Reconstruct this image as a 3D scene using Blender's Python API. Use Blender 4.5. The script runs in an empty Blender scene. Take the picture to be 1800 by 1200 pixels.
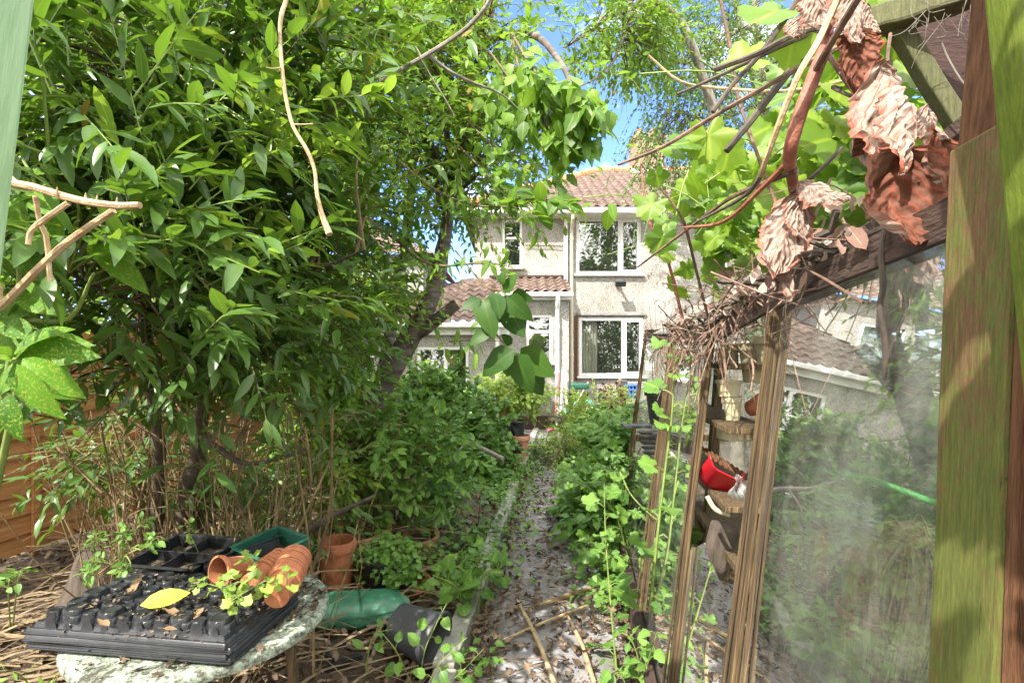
import bpy, math, random
import numpy as np
from mathutils import Vector, Matrix, noise

sc = bpy.context.scene
COL = sc.collection
RND = random.Random(11)
NR = np.random.default_rng(11)
rad = math.radians

# ------------------------------------------------------------------ camera
CAMZ = 1.55
cam_d = bpy.data.cameras.new('camera')
cam_d.lens = 18.0
cam_d.sensor_width = 36.0
cam_d.shift_y = 30.0 / 1800.0
cam_d.clip_start = 0.03
cam_d.clip_end = 800.0
cam = bpy.data.objects.new('camera', cam_d)
cam.location = (0, 0, CAMZ)
cam.rotation_euler = (rad(90), 0, 0)
COL.objects.link(cam)
sc.camera = cam

# ------------------------------------------------------------------ sky, sun, exposure
SUN_DIR = Vector((0.36, 0.47, -0.66)).normalized()      # direction the light travels
sun_el = math.asin(-SUN_DIR.z)
sun_az = math.atan2(-SUN_DIR.x, -SUN_DIR.y)
w = bpy.data.worlds.new('World')
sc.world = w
w.use_nodes = True
nt = w.node_tree
nt.nodes.clear()
out = nt.nodes.new('ShaderNodeOutputWorld')
bg = nt.nodes.new('ShaderNodeBackground')
sky = nt.nodes.new('ShaderNodeTexSky')
sky.sky_type = 'NISHITA'
sky.sun_disc = False
sky.sun_elevation = sun_el
sky.sun_rotation = sun_az
sky.air_density = 0.85
sky.dust_density = 0.2
sky.ozone_density = 2.0
def wn(t, **k):
    n_ = nt.nodes.new(t)
    for q, v in k.items(): setattr(n_, q, v)
    return n_
def wmath(op, a_, b_):
    n_ = wn('ShaderNodeMath', operation=op)
    for i_, v in enumerate((a_, b_)):
        if isinstance(v, (int, float)): n_.inputs[i_].default_value = v
        else: nt.links.new(v, n_.inputs[i_])
    return n_.outputs[0]
# deep blue sky with fair weather cloud, thin wisps over the house and a thicker bank added overhead and behind, out of view, as fill light
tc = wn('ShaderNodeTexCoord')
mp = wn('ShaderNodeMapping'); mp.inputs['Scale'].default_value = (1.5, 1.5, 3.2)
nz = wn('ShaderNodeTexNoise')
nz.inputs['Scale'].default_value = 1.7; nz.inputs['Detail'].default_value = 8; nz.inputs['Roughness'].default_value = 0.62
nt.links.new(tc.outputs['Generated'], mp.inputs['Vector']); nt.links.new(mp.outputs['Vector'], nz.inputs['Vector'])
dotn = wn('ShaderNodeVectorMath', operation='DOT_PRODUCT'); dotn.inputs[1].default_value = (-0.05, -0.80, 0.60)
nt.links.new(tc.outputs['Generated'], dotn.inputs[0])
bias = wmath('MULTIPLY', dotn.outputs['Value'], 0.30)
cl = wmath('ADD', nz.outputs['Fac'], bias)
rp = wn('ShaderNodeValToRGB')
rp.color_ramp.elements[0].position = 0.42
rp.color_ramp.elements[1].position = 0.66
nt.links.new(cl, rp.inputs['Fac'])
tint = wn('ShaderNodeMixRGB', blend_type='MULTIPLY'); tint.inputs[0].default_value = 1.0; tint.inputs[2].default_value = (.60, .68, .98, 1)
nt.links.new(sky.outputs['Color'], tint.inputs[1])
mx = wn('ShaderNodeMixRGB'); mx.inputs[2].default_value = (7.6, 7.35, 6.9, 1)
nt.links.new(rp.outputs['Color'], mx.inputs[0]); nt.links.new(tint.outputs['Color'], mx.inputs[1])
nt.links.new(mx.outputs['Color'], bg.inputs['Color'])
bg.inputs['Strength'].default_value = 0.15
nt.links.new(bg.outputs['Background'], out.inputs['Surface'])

sun_d = bpy.data.lights.new('sun', 'SUN')
sun_d.energy = 2.6
sun_d.angle = rad(0.53)
sun_d.color = (1.0, 0.94, 0.85)
sun = bpy.data.objects.new('sun', sun_d)
sun.rotation_euler = SUN_DIR.to_track_quat('-Z', 'Y').to_euler()
sun.location = (-6, -8, 14)
COL.objects.link(sun)

sc.view_settings.view_transform = 'Standard'
sc.view_settings.look = 'None'
sc.view_settings.gamma = 1.0
sc.view_settings.exposure = 2.12
sc.cycles.max_bounces = 12
sc.cycles.diffuse_bounces = 6
sc.cycles.transmission_bounces = 8
sc.cycles.transparent_max_bounces = 16
sc.cycles.caustics_reflective = False
sc.cycles.caustics_refractive = False

# ------------------------------------------------------------------ helpers
def P(px, py, Y):
    """point of the garden seen at photo pixel (px, py) at distance Y from the camera"""
    return Vector(((px - 900) / 900 * Y, Y, CAMZ + (630 - py) / 900 * Y))

def G(px, py):
    """ground point seen at pixel"""
    Y = 900 * CAMZ / (py - 630)
    return Vector(((px - 900) / 900 * Y, Y, 0))

def tag(o, label=None, cat=None, group=None, kind=None):
    if label: o['label'] = label
    if cat: o['category'] = cat
    if group: o['group'] = group
    if kind: o['kind'] = kind
    return o

def thing(name, label, cat, loc=(0, 0, 0), group=None, rot=(0, 0, 0)):
    o = bpy.data.objects.new(name, None)
    o.empty_display_size = 0.1
    o.location = loc
    o.rotation_euler = rot
    COL.objects.link(o)
    return tag(o, label, cat, group)

def offset_of(o):
    v = Vector((0, 0, 0))
    while o is not None:
        v += o.location
        o = o.parent
    return v

def copy_tree(o, parent=None):
    c = o.copy()
    COL.objects.link(c)
    if parent is not None: c.parent = parent
    for ch in list(o.children):
        copy_tree(ch, c)
    return c

def link_mesh(name, me, mat, parent):
    o = bpy.data.objects.new(name, me)
    COL.objects.link(o)
    for m in (mat if isinstance(mat, (list, tuple)) else [mat]):
        me.materials.append(m)
    if parent is not None: o.parent = parent
    return o

class MB:
    """collects shapes, builds ONE mesh object"""
    def __init__(self):
        self.v = []; self.f = []; self.mi = []
        self.m = 0
    def add(self, verts, faces):
        b = len(self.v)
        self.v.extend([tuple(p) for p in verts])
        self.f.extend([tuple(i + b for i in f) for f in faces])
        self.mi.extend([self.m] * len(faces))
        return self
    def box(self, c, s, M=None):
        x, y, z = s[0] / 2, s[1] / 2, s[2] / 2
        vs = [Vector(p) for p in ((-x, -y, -z), (x, -y, -z), (x, y, -z), (-x, y, -z), (-x, -y, z), (x, -y, z), (x, y, z), (-x, y, z))]
        if M is not None: vs = [M @ p for p in vs]
        c = Vector(c)
        return self.add([p + c for p in vs], [(0, 3, 2, 1), (4, 5, 6, 7), (0, 1, 5, 4), (1, 2, 6, 5), (2, 3, 7, 6), (3, 0, 4, 7)])
    def beam(self, a, b, wx, wy, up=(0, 0, 1), ns=1, wob=0.0):
        """squared timber from a to b; ns segments with slight wobble"""
        a, b = Vector(a), Vector(b)
        d = (b - a).normalized()
        s = d.cross(Vector(up))
        if s.length < 1e-4: s = d.cross(Vector((0, 1, 0)))
        s.normalize(); u = s.cross(d).normalized()
        vs = []; fs = []
        for i in range(ns + 1):
            c = a.lerp(b, i / ns)
            if wob: c = c + s * RND.uniform(-wob, wob) + u * RND.uniform(-wob, wob)
            for (i_, j_) in ((-1, -1), (1, -1), (1, 1), (-1, 1)):
                vs.append(c + s * wx / 2 * i_ + u * wy / 2 * j_)
        for i in range(ns):
            for k in range(4):
                fs.append((i * 4 + k, i * 4 + (k + 1) % 4, i * 4 + 4 + (k + 1) % 4, i * 4 + 4 + k))
        fs.append((3, 2, 1, 0)); n = ns * 4
        fs.append((n, n + 1, n + 2, n + 3))
        return self.add(vs, fs)
    def tube(self, pts, radii, seg=7, caps=True):
        pts = [Vector(p) for p in pts]
        if not isinstance(radii, (list, tuple)): radii = [radii] * len(pts)
        vs = []; fs = []
        n = len(pts)
        ref = Vector((0.31, 0.77, 0.55)).normalized()
        for i, p in enumerate(pts):
            d = (pts[min(i + 1, n - 1)] - pts[max(i - 1, 0)])
            if d.length < 1e-7: d = Vector((0, 0, 1))
            d.normalize()
            a = d.cross(ref)
            if a.length < 1e-3: a = d.cross(Vector((1, 0, 0)))
            a.normalize(); b = d.cross(a)
            ref = -b.cross(d).normalized() if False else ref
            for k in range(seg):
                t = 2 * math.pi * k / seg
                vs.append(p + (a * math.cos(t) + b * math.sin(t)) * radii[i])
        for i in range(n - 1):
            for k in range(seg):
                fs.append((i * seg + k, i * seg + (k + 1) % seg, (i + 1) * seg + (k + 1) % seg, (i + 1) * seg + k))
        if caps:
            fs.append(tuple(range(seg - 1, -1, -1)))
            fs.append(tuple((n - 1) * seg + k for k in range(seg)))
        return self.add(vs, fs)
    def lathe(self, prof, M=None, seg=32):
        vs = []; fs = []
        for (r, z) in prof:
            for k in range(seg):
                t = 2 * math.pi * k / seg
                p = Vector((r * math.cos(t), r * math.sin(t), z))
                vs.append(M @ p if M is not None else p)
        for i in range(len(prof) - 1):
            for k in range(seg):
                fs.append((i * seg + k, i * seg + (k + 1) % seg, (i + 1) * seg + (k + 1) % seg, (i + 1) * seg + k))
        return self.add(vs, fs)
    def grid(self, fn, nu, nv):
        vs = [fn(i / nu, j / nv) for j in range(nv + 1) for i in range(nu + 1)]
        fs = [(j * (nu + 1) + i, j * (nu + 1) + i + 1, (j + 1) * (nu + 1) + i + 1, (j + 1) * (nu + 1) + i) for j in range(nv) for i in range(nu)]
        return self.add(vs, fs)
    def build(self, name, mat, parent=None, smooth=False, bevel=0, solid=0, loc=None):
        o_ = offset_of(parent) if parent is not None else Vector((0, 0, 0))
        if loc is not None: o_ = o_ + Vector(loc)
        me = bpy.data.meshes.new(name)
        me.from_pydata([(p[0] - o_.x, p[1] - o_.y, p[2] - o_.z) for p in self.v], [], self.f)
        if smooth: me.polygons.foreach_set('use_smooth', [True] * len(me.polygons))
        if any(self.mi): me.polygons.foreach_set('material_index', self.mi)
        me.update()
        if smooth: me.set_sharp_from_angle(angle=rad(48))
        o = link_mesh(name, me, mat, parent)
        if loc is not None: o.location = loc
        if solid:
            m = o.modifiers.new('solid', 'SOLIDIFY'); m.thickness = solid; m.offset = 0
        if bevel:
            m = o.modifiers.new('bevel', 'BEVEL'); m.width = bevel; m.segments = 2; m.limit_method = 'ANGLE'
        return o

def nrmz(a):
    return a / np.maximum(np.linalg.norm(a, axis=-1, keepdims=True), 1e-9)

def spline(pts, n):
    """Catmull-Rom through points"""
    pts = [Vector(p) for p in pts]
    if len(pts) < 3:
        return [pts[0].lerp(pts[-1], i / n) for i in range(n + 1)]
    q = [pts[0] * 2 - pts[1]] + pts + [pts[-1] * 2 - pts[-2]]
    res = []
    S = len(pts) - 1
    for i in range(n + 1):
        t = i / n * S
        k = min(int(t), S - 1); t -= k
        a, b, c, d = q[k], q[k + 1], q[k + 2], q[k + 3]
        res.append(0.5 * ((2 * b) + (c - a) * t + (2 * a - 5 * b + 4 * c - d) * t * t + (3 * b - a - 3 * c + d) * t ** 3))
    return res

def rlerp(rs, n):
    m = len(rs) - 1
    o = []
    for i in range(n + 1):
        t = i / n * m; k = min(int(t), m - 1)
        o.append(rs[k] + (rs[k + 1] - rs[k]) * (t - k))
    return o

# ------------------------------------------------------------------ materials
def new_mat(name):
    m = bpy.data.materials.new(name)
    m.use_nodes = True
    n = m.node_tree.nodes
    return m, n, m.node_tree.links, n['Principled BSDF'], n['Material Output']

def ramp(n, stops):
    r = n.new('ShaderNodeValToRGB')
    e = r.color_ramp.elements
    while len(e) > 1: e.remove(e[-1])
    e[0].position = stops[0][0]; e[0].color = (*stops[0][1], 1)
    for p, c in stops[1:]:
        k = e.new(p); k.color = (*c, 1)
    return r

def noise_tex(n, l, scale, detail=5, rough=0.6, vec=None, mapscale=None, coord='Object', prerot=0.0):
    t = n.new('ShaderNodeTexNoise')
    t.inputs['Scale'].default_value = scale
    t.inputs['Detail'].default_value = detail
    t.inputs['Roughness'].default_value = rough
    c = n.new('ShaderNodeTexCoord')
    src = c.outputs[coord]
    if prerot:
        mpr = n.new('ShaderNodeMapping'); mpr.inputs['Rotation'].default_value = (0, prerot, 0)
        l.new(src, mpr.inputs['Vector']); src = mpr.outputs['Vector']
    if mapscale:
        mpn = n.new('ShaderNodeMapping'); mpn.inputs['Scale'].default_value = mapscale
        l.new(src, mpn.inputs['Vector']); src = mpn.outputs['Vector']
    l.new(src, t.inputs['Vector'])
    return t

def simple_mat(name, stops, scale=8, detail=6, rough=0.7, bump=0.0, bscale=None, mapscale=None, metal=0.0, spec=0.5, prerot=0.0):
    m, n, l, b, o = new_mat(name)
    t = noise_tex(n, l, scale, detail, 0.65, mapscale=mapscale, prerot=prerot)
    r = ramp(n, stops)
    l.new(t.outputs['Fac'], r.inputs['Fac'])
    l.new(r.outputs['Color'], b.inputs['Base Color'])
    b.inputs['Roughness'].default_value = rough
    b.inputs['Metallic'].default_value = metal
    b.inputs['Specular IOR Level'].default_value = spec
    if bump:
        t2 = noise_tex(n, l, bscale or scale * 4, 5, 0.6, mapscale=mapscale, prerot=prerot)
        bp = n.new('ShaderNodeBump'); bp.inputs['Strength'].default_value = bump; bp.inputs['Distance'].default_value = 0.01
        l.new(t2.outputs['Fac'], bp.inputs['Height']); l.new(bp.outputs['Normal'], b.inputs['Normal'])
    return m

def leaf_mat(name, dark, mid, light, rough=0.38, trans=0.3, tcol=None, spots=None, rib=0.6, spec=0.5, under=None, yellow=0.0):
    m, n, l, b, o = new_mat(name)
    g = n.new('ShaderNodeNewGeometry')
    st = [(0.0, dark), (0.45, mid), (0.9, light)]
    if yellow: st = [(0.0, dark), (0.45, mid), (0.97 - yellow, light), (0.985, (0.30, 0.26, 0.03)), (1.0, (0.24, 0.12, 0.03))]
    r = ramp(n, st)
    l.new(g.outputs['Random Per Island'], r.inputs['Fac'])
    colr = r.outputs['Color']
    # slight blotchiness in the blade
    t = noise_tex(n, l, 30, 3)
    hs = n.new('ShaderNodeHueSaturation')
    mr = n.new('ShaderNodeMapRange'); mr.inputs['To Min'].default_value = 0.72; mr.inputs['To Max'].default_value = 1.28
    l.new(t.outputs['Fac'], mr.inputs['Value']); l.new(mr.outputs['Result'], hs.inputs['Value'])
    l.new(colr, hs.inputs['Color']); colr = hs.outputs['Color']
    if rib:                                          # brown specks and bitten edges
        tb_ = noise_tex(n, l, 55, 3, .55)
        rb_ = ramp(n, [(0, (0, 0, 0)), (.69, (0, 0, 0)), (.74, (.8, .8, .8))]); l.new(tb_.outputs['Fac'], rb_.inputs['Fac'])
        mb_ = n.new('ShaderNodeMixRGB'); mb_.inputs[2].default_value = (.11, .075, .02, 1)
        l.new(rb_.outputs['Color'], mb_.inputs[0]); l.new(colr, mb_.inputs[1]); colr = mb_.outputs['Color']
    if spots:
        t2 = noise_tex(n, l, 150, 4, 0.7)
        rs = ramp(n, [(0.0, (0, 0, 0)), (0.53, (0, 0, 0)), (0.6, (1, 1, 1))])
        l.new(t2.outputs['Fac'], rs.inputs['Fac'])
        mxs = n.new('ShaderNodeMixRGB'); mxs.inputs[2].default_value = (*spots, 1)
        l.new(rs.outputs['Color'], mxs.inputs[0]); l.new(colr, mxs.inputs[1]); colr = mxs.outputs['Color']
    if rib:
        uv = n.new('ShaderNodeUVMap')
        sx = n.new('ShaderNodeSeparateXYZ'); l.new(uv.outputs['UV'], sx.inputs['Vector'])
        ab = n.new('ShaderNodeMath'); ab.operation = 'ABSOLUTE'; l.new(sx.outputs['Y'], ab.inputs[0])
        rr = ramp(n, [(0.0, (rib, rib, rib)), (0.05, (rib * .6,) * 3), (0.1, (0, 0, 0))])
        l.new(ab.outputs[0], rr.inputs['Fac'])
        mxr = n.new('ShaderNodeMixRGB'); mxr.inputs[2].default_value = (min(light[0] * 1.9, .5), min(light[1] * 1.6, .6), light[2] * 1.5, 1)
        l.new(rr.outputs['Color'], mxr.inputs[0]); l.new(colr, mxr.inputs[1]); colr = mxr.outputs['Color']
    if under:
        mu = n.new('ShaderNodeMixRGB'); mu.inputs[2].default_value = (*under, 1)
        l.new(g.outputs['Backfacing'], mu.inputs[0]); l.new(colr, mu.inputs[1])
        mu2 = mu; colr = mu.outputs['Color']
    l.new(colr, b.inputs['Base Color'])
    b.inputs['Roughness'].default_value = rough
    b.inputs['Specular IOR Level'].default_value = spec
    if trans:
        tr = n.new('ShaderNodeBsdfTranslucent')
        if tcol:
            mt = n.new('ShaderNodeMixRGB'); mt.blend_type = 'MIX'; mt.inputs[0].default_value = 0.75; mt.inputs[2].default_value = (*tcol, 1)
            l.new(colr, mt.inputs[1]); l.new(mt.outputs['Color'], tr.inputs['Color'])
        else: l.new(colr, tr.inputs['Color'])
        ms = n.new('ShaderNodeMixShader'); ms.inputs[0].default_value = trans
        l.new(b.outputs[0], ms.inputs[1]); l.new(tr.outputs[0], ms.inputs[2]); l.new(ms.outputs[0], o.inputs['Surface'])
    return m

M = {}
M['bay_leaf'] = leaf_mat('bay_leaf', (.032, .082, .014), (.065, .14, .02), (.125, .22, .028), rough=.33, trans=.3, tcol=(.22, .40, .03), under=(.075, .15, .03), yellow=.05, spec=.42)
M['cherry_leaf'] = leaf_mat('cherry_leaf', (.06, .135, .016), (.115, .225, .024), (.19, .32, .035), rough=.45, trans=.4, tcol=(.30, .50, .04), yellow=.02, spec=.35)
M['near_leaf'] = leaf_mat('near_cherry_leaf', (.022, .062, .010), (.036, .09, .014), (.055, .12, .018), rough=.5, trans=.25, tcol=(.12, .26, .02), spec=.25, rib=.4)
M['birch_leaf'] = leaf_mat('birch_leaf', (0.050, 0.125, 0.031), (0.094, 0.206, 0.044), (0.188, 0.325, 0.062), rough=.45, trans=.4, tcol=(.22, .42, .05), rib=0, yellow=.01)
M['aucuba_leaf'] = leaf_mat('spotted_leaf', (.04, .13, .016), (.07, .19, .018), (.10, .24, .022), rough=.45, trans=.3, tcol=(.22, .40, .03), spots=(.28, .34, .05), rib=.3, spec=.12)
M['shrub_leaf'] = leaf_mat('shrub_leaf', (.085, .17, .02), (.15, .27, .028), (.24, .37, .045), rough=.45, trans=.38, tcol=(.36, .54, .05), yellow=.02, spec=.35)
M['ivy_leaf'] = leaf_mat('ivy_leaf', (.05, .13, .025), (.085, .20, .035), (.14, .27, .05), rough=.4, trans=.3, tcol=(.22, .40, .05), under=(.13, .20, .09), spec=.35)
M['weed_leaf'] = leaf_mat('weed_leaf', (.07, .17, .03), (.12, .25, .04), (.17, .32, .055), rough=.5, trans=.35, tcol=(.28, .48, .06))
M['vine_leaf'] = leaf_mat('vine_leaf', (.07, .16, .015), (.13, .24, .02), (.22, .33, .03), rough=.5, trans=.45, tcol=(.27, .44, .03), rib=.5)
M['lime_leaf'] = leaf_mat('lime_leaf', (.13, .24, .03), (.21, .33, .05), (.32, .43, .08), rough=.5, trans=.4, tcol=(.42, .56, .08))
M['hedge_leaf'] = leaf_mat('hedge_leaf', (0.037, 0.100, 0.025), (0.069, 0.150, 0.031), (0.112, 0.213, 0.044), rough=.45, trans=.2, rib=0)
M['litter_leaf'] = leaf_mat('litter_leaf', (.055, .037, .026), (.115, .078, .052), (.24, .175, .12), rough=.8, trans=.1, rib=.25, spec=.2)
M['withered'] = leaf_mat('withered_leaf', (.16, .085, .06), (.30, .19, .15), (.46, .34, .28), rough=.8, trans=.12, rib=.3, spec=.2)
M['yellow_leaf'] = leaf_mat('yellow_leaf', (.50, .47, .03), (.55, .52, .04), (.6, .56, .05), rough=.45, trans=.3, rib=.3)
M['tan_leaf'] = leaf_mat('tan_leaf', (.14, .085, .045), (.23, .145, .075), (.32, .22, .13), rough=.8, trans=.1, rib=.3, spec=.2)

def dead_leaf_mat():
    m, n, l, b, o = new_mat('dead_vine_leaf')
    g = n.new('ShaderNodeNewGeometry')
    uv = n.new('ShaderNodeUVMap')
    # pinkish tan outside, rusty inside, red veins
    t = noise_tex(n, l, 48, 8, 0.75)
    r1 = ramp(n, [(0.2, (.18, .115, .082)), (0.45, (.34, .265, .215)), (0.72, (.46, .405, .345))])
    r2 = ramp(n, [(0.2, (.075, .03, .02)), (0.5, (.17, .075, .05)), (0.8, (.30, .16, .11))])
    l.new(t.outputs['Fac'], r1.inputs['Fac']); l.new(t.outputs['Fac'], r2.inputs['Fac'])
    mxx = n.new('ShaderNodeMixRGB')
    l.new(g.outputs['Backfacing'], mxx.inputs[0]); l.new(r2.outputs['Color'], mxx.inputs[1]); l.new(r1.outputs['Color'], mxx.inputs[2])
    wv = n.new('ShaderNodeTexWave'); wv.wave_type = 'BANDS'; wv.bands_direction = 'X'
    mpn = n.new('ShaderNodeMapping'); mpn.inputs['Rotation'].default_value = (0, 0, 0.0); mpn.inputs['Scale'].default_value = (1, 1, 1)
    # herring-bone veins: x - |y|
    sx = n.new('ShaderNodeSeparateXYZ'); l.new(uv.outputs['UV'], sx.inputs['Vector'])
    ab = n.new('ShaderNodeMath'); ab.operation = 'ABSOLUTE'; l.new(sx.outputs['Y'], ab.inputs[0])
    mu = n.new('ShaderNodeMath'); mu.operation = 'MULTIPLY_ADD'; mu.inputs[1].default_value = -0.55
    l.new(ab.outputs[0], mu.inputs[0]); l.new(sx.outputs['X'], mu.inputs[2])
    sn = n.new('ShaderNodeMath'); sn.operation = 'MULTIPLY'; sn.inputs[1].default_value = 46; l.new(mu.outputs[0], sn.inputs[0])
    s2 = n.new('ShaderNodeMath'); s2.operation = 'SINE'; l.new(sn.outputs[0], s2.inputs[0])
    rv = ramp(n, [(0.0, (0, 0, 0)), (0.80, (0, 0, 0)), (1.0, (.75, .75, .75))])
    l.new(s2.outputs[0], rv.inputs['Fac'])
    mv = n.new('ShaderNodeMixRGB'); mv.inputs[2].default_value = (.30, .07, .045, 1)
    l.new(rv.outputs['Color'], mv.inputs[0]); l.new(mxx.outputs['Color'], mv.inputs[1])
    re = ramp(n, [(0.0, (.5, .5, .5)), (0.04, (0, 0, 0)), (0.78, (0, 0, 0)), (1.0, (.8, .8, .8))])
    l.new(ab.outputs[0], re.inputs['Fac'])
    me_ = n.new('ShaderNodeMixRGB'); me_.inputs[2].default_value = (.36, .09, .05, 1)
    l.new(re.outputs['Color'], me_.inputs[0]); l.new(mv.outputs['Color'], me_.inputs[1])
    l.new(me_.outputs['Color'], b.inputs['Base Color'])
    b.inputs['Roughness'].default_value = .92
    b.inputs['Specular IOR Level'].default_value = .1
    bp = n.new('ShaderNodeBump'); bp.inputs['Strength'].default_value = .55; bp.inputs['Distance'].default_value = .003
    ad = n.new('ShaderNodeMath'); ad.operation = 'ADD'
    t3 = noise_tex(n, l, 90, 4)
    l.new(t3.outputs['Fac'], ad.inputs[0]); l.new(s2.outputs[0], ad.inputs[1])
    l.new(ad.outputs[0], bp.inputs['Height']); l.new(bp.outputs['Normal'], b.inputs['Normal'])
    tr = n.new('ShaderNodeBsdfTranslucent'); tr.inputs['Color'].default_value = (.30, .18, .11, 1)
    ms = n.new('ShaderNodeMixShader'); ms.inputs[0].default_value = .18
    l.new(b.outputs[0], ms.inputs[1]); l.new(tr.outputs[0], ms.inputs[2]); l.new(ms.outputs[0], o.inputs['Surface'])
    return m
M['dead_leaf'] = dead_leaf_mat()

M['bark_dark'] = simple_mat('bark_dark', [(.3, (.035, .026, .02)), (.55, (.09, .07, .052)), (.75, (.17, .145, .12))], 14, 8, .85, .9, 40, mapscale=(1, 1, .35))
M['bark_cherry'] = simple_mat('bark_cherry', [(.3, (.035, .026, .02)), (.5, (.095, .072, .056)), (.72, (.22, .185, .155))], 10, 8, .75, .9, 30, mapscale=(.5, .5, 2.2))
M['bark_grey'] = simple_mat('bark_grey', [(.3, (.12, .10, .085)), (.6, (.28, .25, .21)), (.8, (.45, .42, .37))], 14, 8, .85, .6, 50)
M['twig'] = simple_mat('twig', [(.3, (.06, .045, .02)), (.7, (.16, .12, .05))], 10, 4, .8)
M['green_twig'] = simple_mat('green_twig', [(.3, (.12, .19, .04)), (.7, (.26, .33, .08))], 10, 4, .6)
M['pale_cane'] = simple_mat('pale_cane', [(.3, (.30, .20, .10)), (.6, (.50, .37, .21)), (.8, (.62, .50, .33))], 20, 6, .7, .5, 60)
M['thicket'] = simple_mat('thicket_stem', [(.3, (.09, .06, .028)), (.55, (.20, .14, .065)), (.75, (.36, .28, .15))], 9, 6, .8, .4, 50)
M['red_cane'] = simple_mat('red_cane', [(.3, (.16, .05, .03)), (.55, (.30, .10, .06)), (.75, (.42, .22, .15))], 25, 6, .6, .5, 80)
M['dry_shoot'] = simple_mat('dry_shoot', [(.3, (.10, .06, .042)), (.55, (.25, .16, .115)), (.75, (.42, .31, .24))], 14, 6, .8, .5, 80)
M['rim_green'] = simple_mat('green_rim', [(.3, (.06, .34, .08)), (.7, (.12, .48, .14))], 8, 4, .4)
M['vine_cane'] = simple_mat('vine_cane', [(.3, (.05, .035, .025)), (.55, (.16, .09, .06)), (.75, (.34, .20, .14))], 22, 6, .75, .5, 80)
M['straw'] = simple_mat('straw', [(.3, (.10, .068, .036)), (.55, (.21, .15, .08)), (.75, (.36, .28, .165))], 12, 5, .8, .3, 40)
M['tcot'] = simple_mat('terracotta', [(.22, (.17, .055, .03)), (.42, (.34, .115, .05)), (.6, (.43, .165, .075)), (.78, (.50, .30, .20))], 22, 9, .75, .3, 90)
M['tcot_pale'] = simple_mat('terracotta_weathered', [(.25, (.30, .13, .075)), (.55, (.46, .23, .14)), (.8, (.55, .38, .28))], 9, 6, .8, .3, 90)
M['black_plastic'] = simple_mat('black_plastic', [(.3, (.010, .011, .013)), (.6, (.022, .024, .027)), (.72, (.06, .055, .05)), (.85, (.16, .13, .10))], 30, 8, .34, .08, 60, spec=.55)
M['grey_plastic'] = simple_mat('dark_grey_plastic', [(.3, (.035, .036, .04)), (.7, (.06, .062, .068))], 10, 4, .45, .1, 60)
M['green_plastic'] = simple_mat('green_plastic', [(.3, (.012, .07, .045)), (.7, (.03, .13, .085))], 10, 4, .4)
M['green_bag'] = simple_mat('green_bag', [(.3, (.03, .13, .075)), (.55, (.05, .19, .11)), (.75, (.17, .32, .22))], 7, 6, .42, .7, 10)
M['cream_plastic'] = simple_mat('cream_plastic', [(.3, (.42, .38, .22)), (.7, (.62, .58, .38))], 8, 5, .5)
M['red_plastic'] = simple_mat('red_plastic', [(.3, (.42, .008, .018)), (.7, (.60, .02, .03))], 6, 4, .25)
M['white_plastic'] = simple_mat('white_upvc', [(.3, (.72, .72, .70)), (.7, (.82, .82, .81))], 5, 4, .3)
M['cream_paint'] = simple_mat('cream_pipe', [(.3, (.55, .50, .38)), (.7, (.68, .63, .50))], 5, 4, .4)
M['aqua'] = simple_mat('aqua_plastic', [(.3, (.10, .40, .36)), (.7, (.18, .52, .47))], 6, 4, .4)
M['blue'] = simple_mat('blue_plastic', [(.3, (.04, .13, .42)), (.7, (.07, .2, .55))], 6, 4, .4)
M['red_pole'] = simple_mat('red_pole', [(.3, (.4, .07, .07)), (.7, (.55, .14, .12))], 6, 4, .5)
M['pink_handle'] = simple_mat('pink_handle', [(.3, (.55, .05, .12)), (.7, (.65, .08, .16))], 6, 4, .4)
M['grey_metal'] = simple_mat('grey_metal', [(.3, (.35, .35, .36)), (.7, (.5, .5, .51))], 12, 4, .4, metal=.6)
M['room'] = simple_mat('room_plaster', [(.3, (.20, .18, .15)), (.7, (.26, .24, .20))], 3, 3, .9)
M['curtain'] = simple_mat('curtain', [(.3, (.5, .47, .40)), (.7, (.62, .58, .5))], 20, 4, .9, mapscale=(6, 6, .2))
M['tile_red'] = simple_mat('roof_tile', [(.25, (.085, .056, .046)), (.5, (.155, .105, .085)), (.75, (.26, .20, .17))], 5, 9, .8, .4, 60)
M['ridge'] = simple_mat('ridge_tile', [(.3, (.42, .17, .09)), (.6, (.55, .25, .13)), (.8, (.60, .36, .24))], 6, 6, .75, .3, 40)
M['raffia'] = simple_mat('raffia', [(.3, (.38, .30, .15)), (.7, (.60, .52, .32))], 20, 5, .75)
M['web'] = simple_mat('cobweb', [(.3, (.10, .09, .07)), (.7, (.24, .22, .18))], 20, 5, .9)
M['mint'] = simple_mat('mint_paint', [(.18, (.10, .16, .07)), (.30, (.25, .40, .19)), (.5, (.34, .52, .26)), (.8, (.44, .60, .33))], 14, 9, .45, .25, 30, mapscale=(4, 4, .22))
M['dark_board'] = simple_mat('dark_red_board', [(.3, (.025, .011, .009)), (.7, (.055, .024, .019))], 6, 8, .85, .4, 40, mapscale=(1, 1, 3))
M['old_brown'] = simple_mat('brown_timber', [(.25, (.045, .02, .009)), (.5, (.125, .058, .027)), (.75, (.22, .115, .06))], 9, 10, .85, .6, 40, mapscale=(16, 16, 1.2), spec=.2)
M['gh_wood'] = simple_mat('greenhouse_timber', [(.28, (.022, .014, .008)), (.45, (.065, .040, .018)), (.56, (.145, .095, .04)), (.66, (.27, .195, .085)), (.8, (.44, .345, .18))], 9, 10, .85, .8, 30, mapscale=(13, 13, .3), prerot=-0.1195)
M['dark_beam'] = simple_mat('dark_beam', [(.25, (.02, .012, .009)), (.5, (.05, .028, .02)), (.75, (.10, .066, .046))], 9, 8, .85, .7, 40, mapscale=(3, .5, 3))
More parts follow.
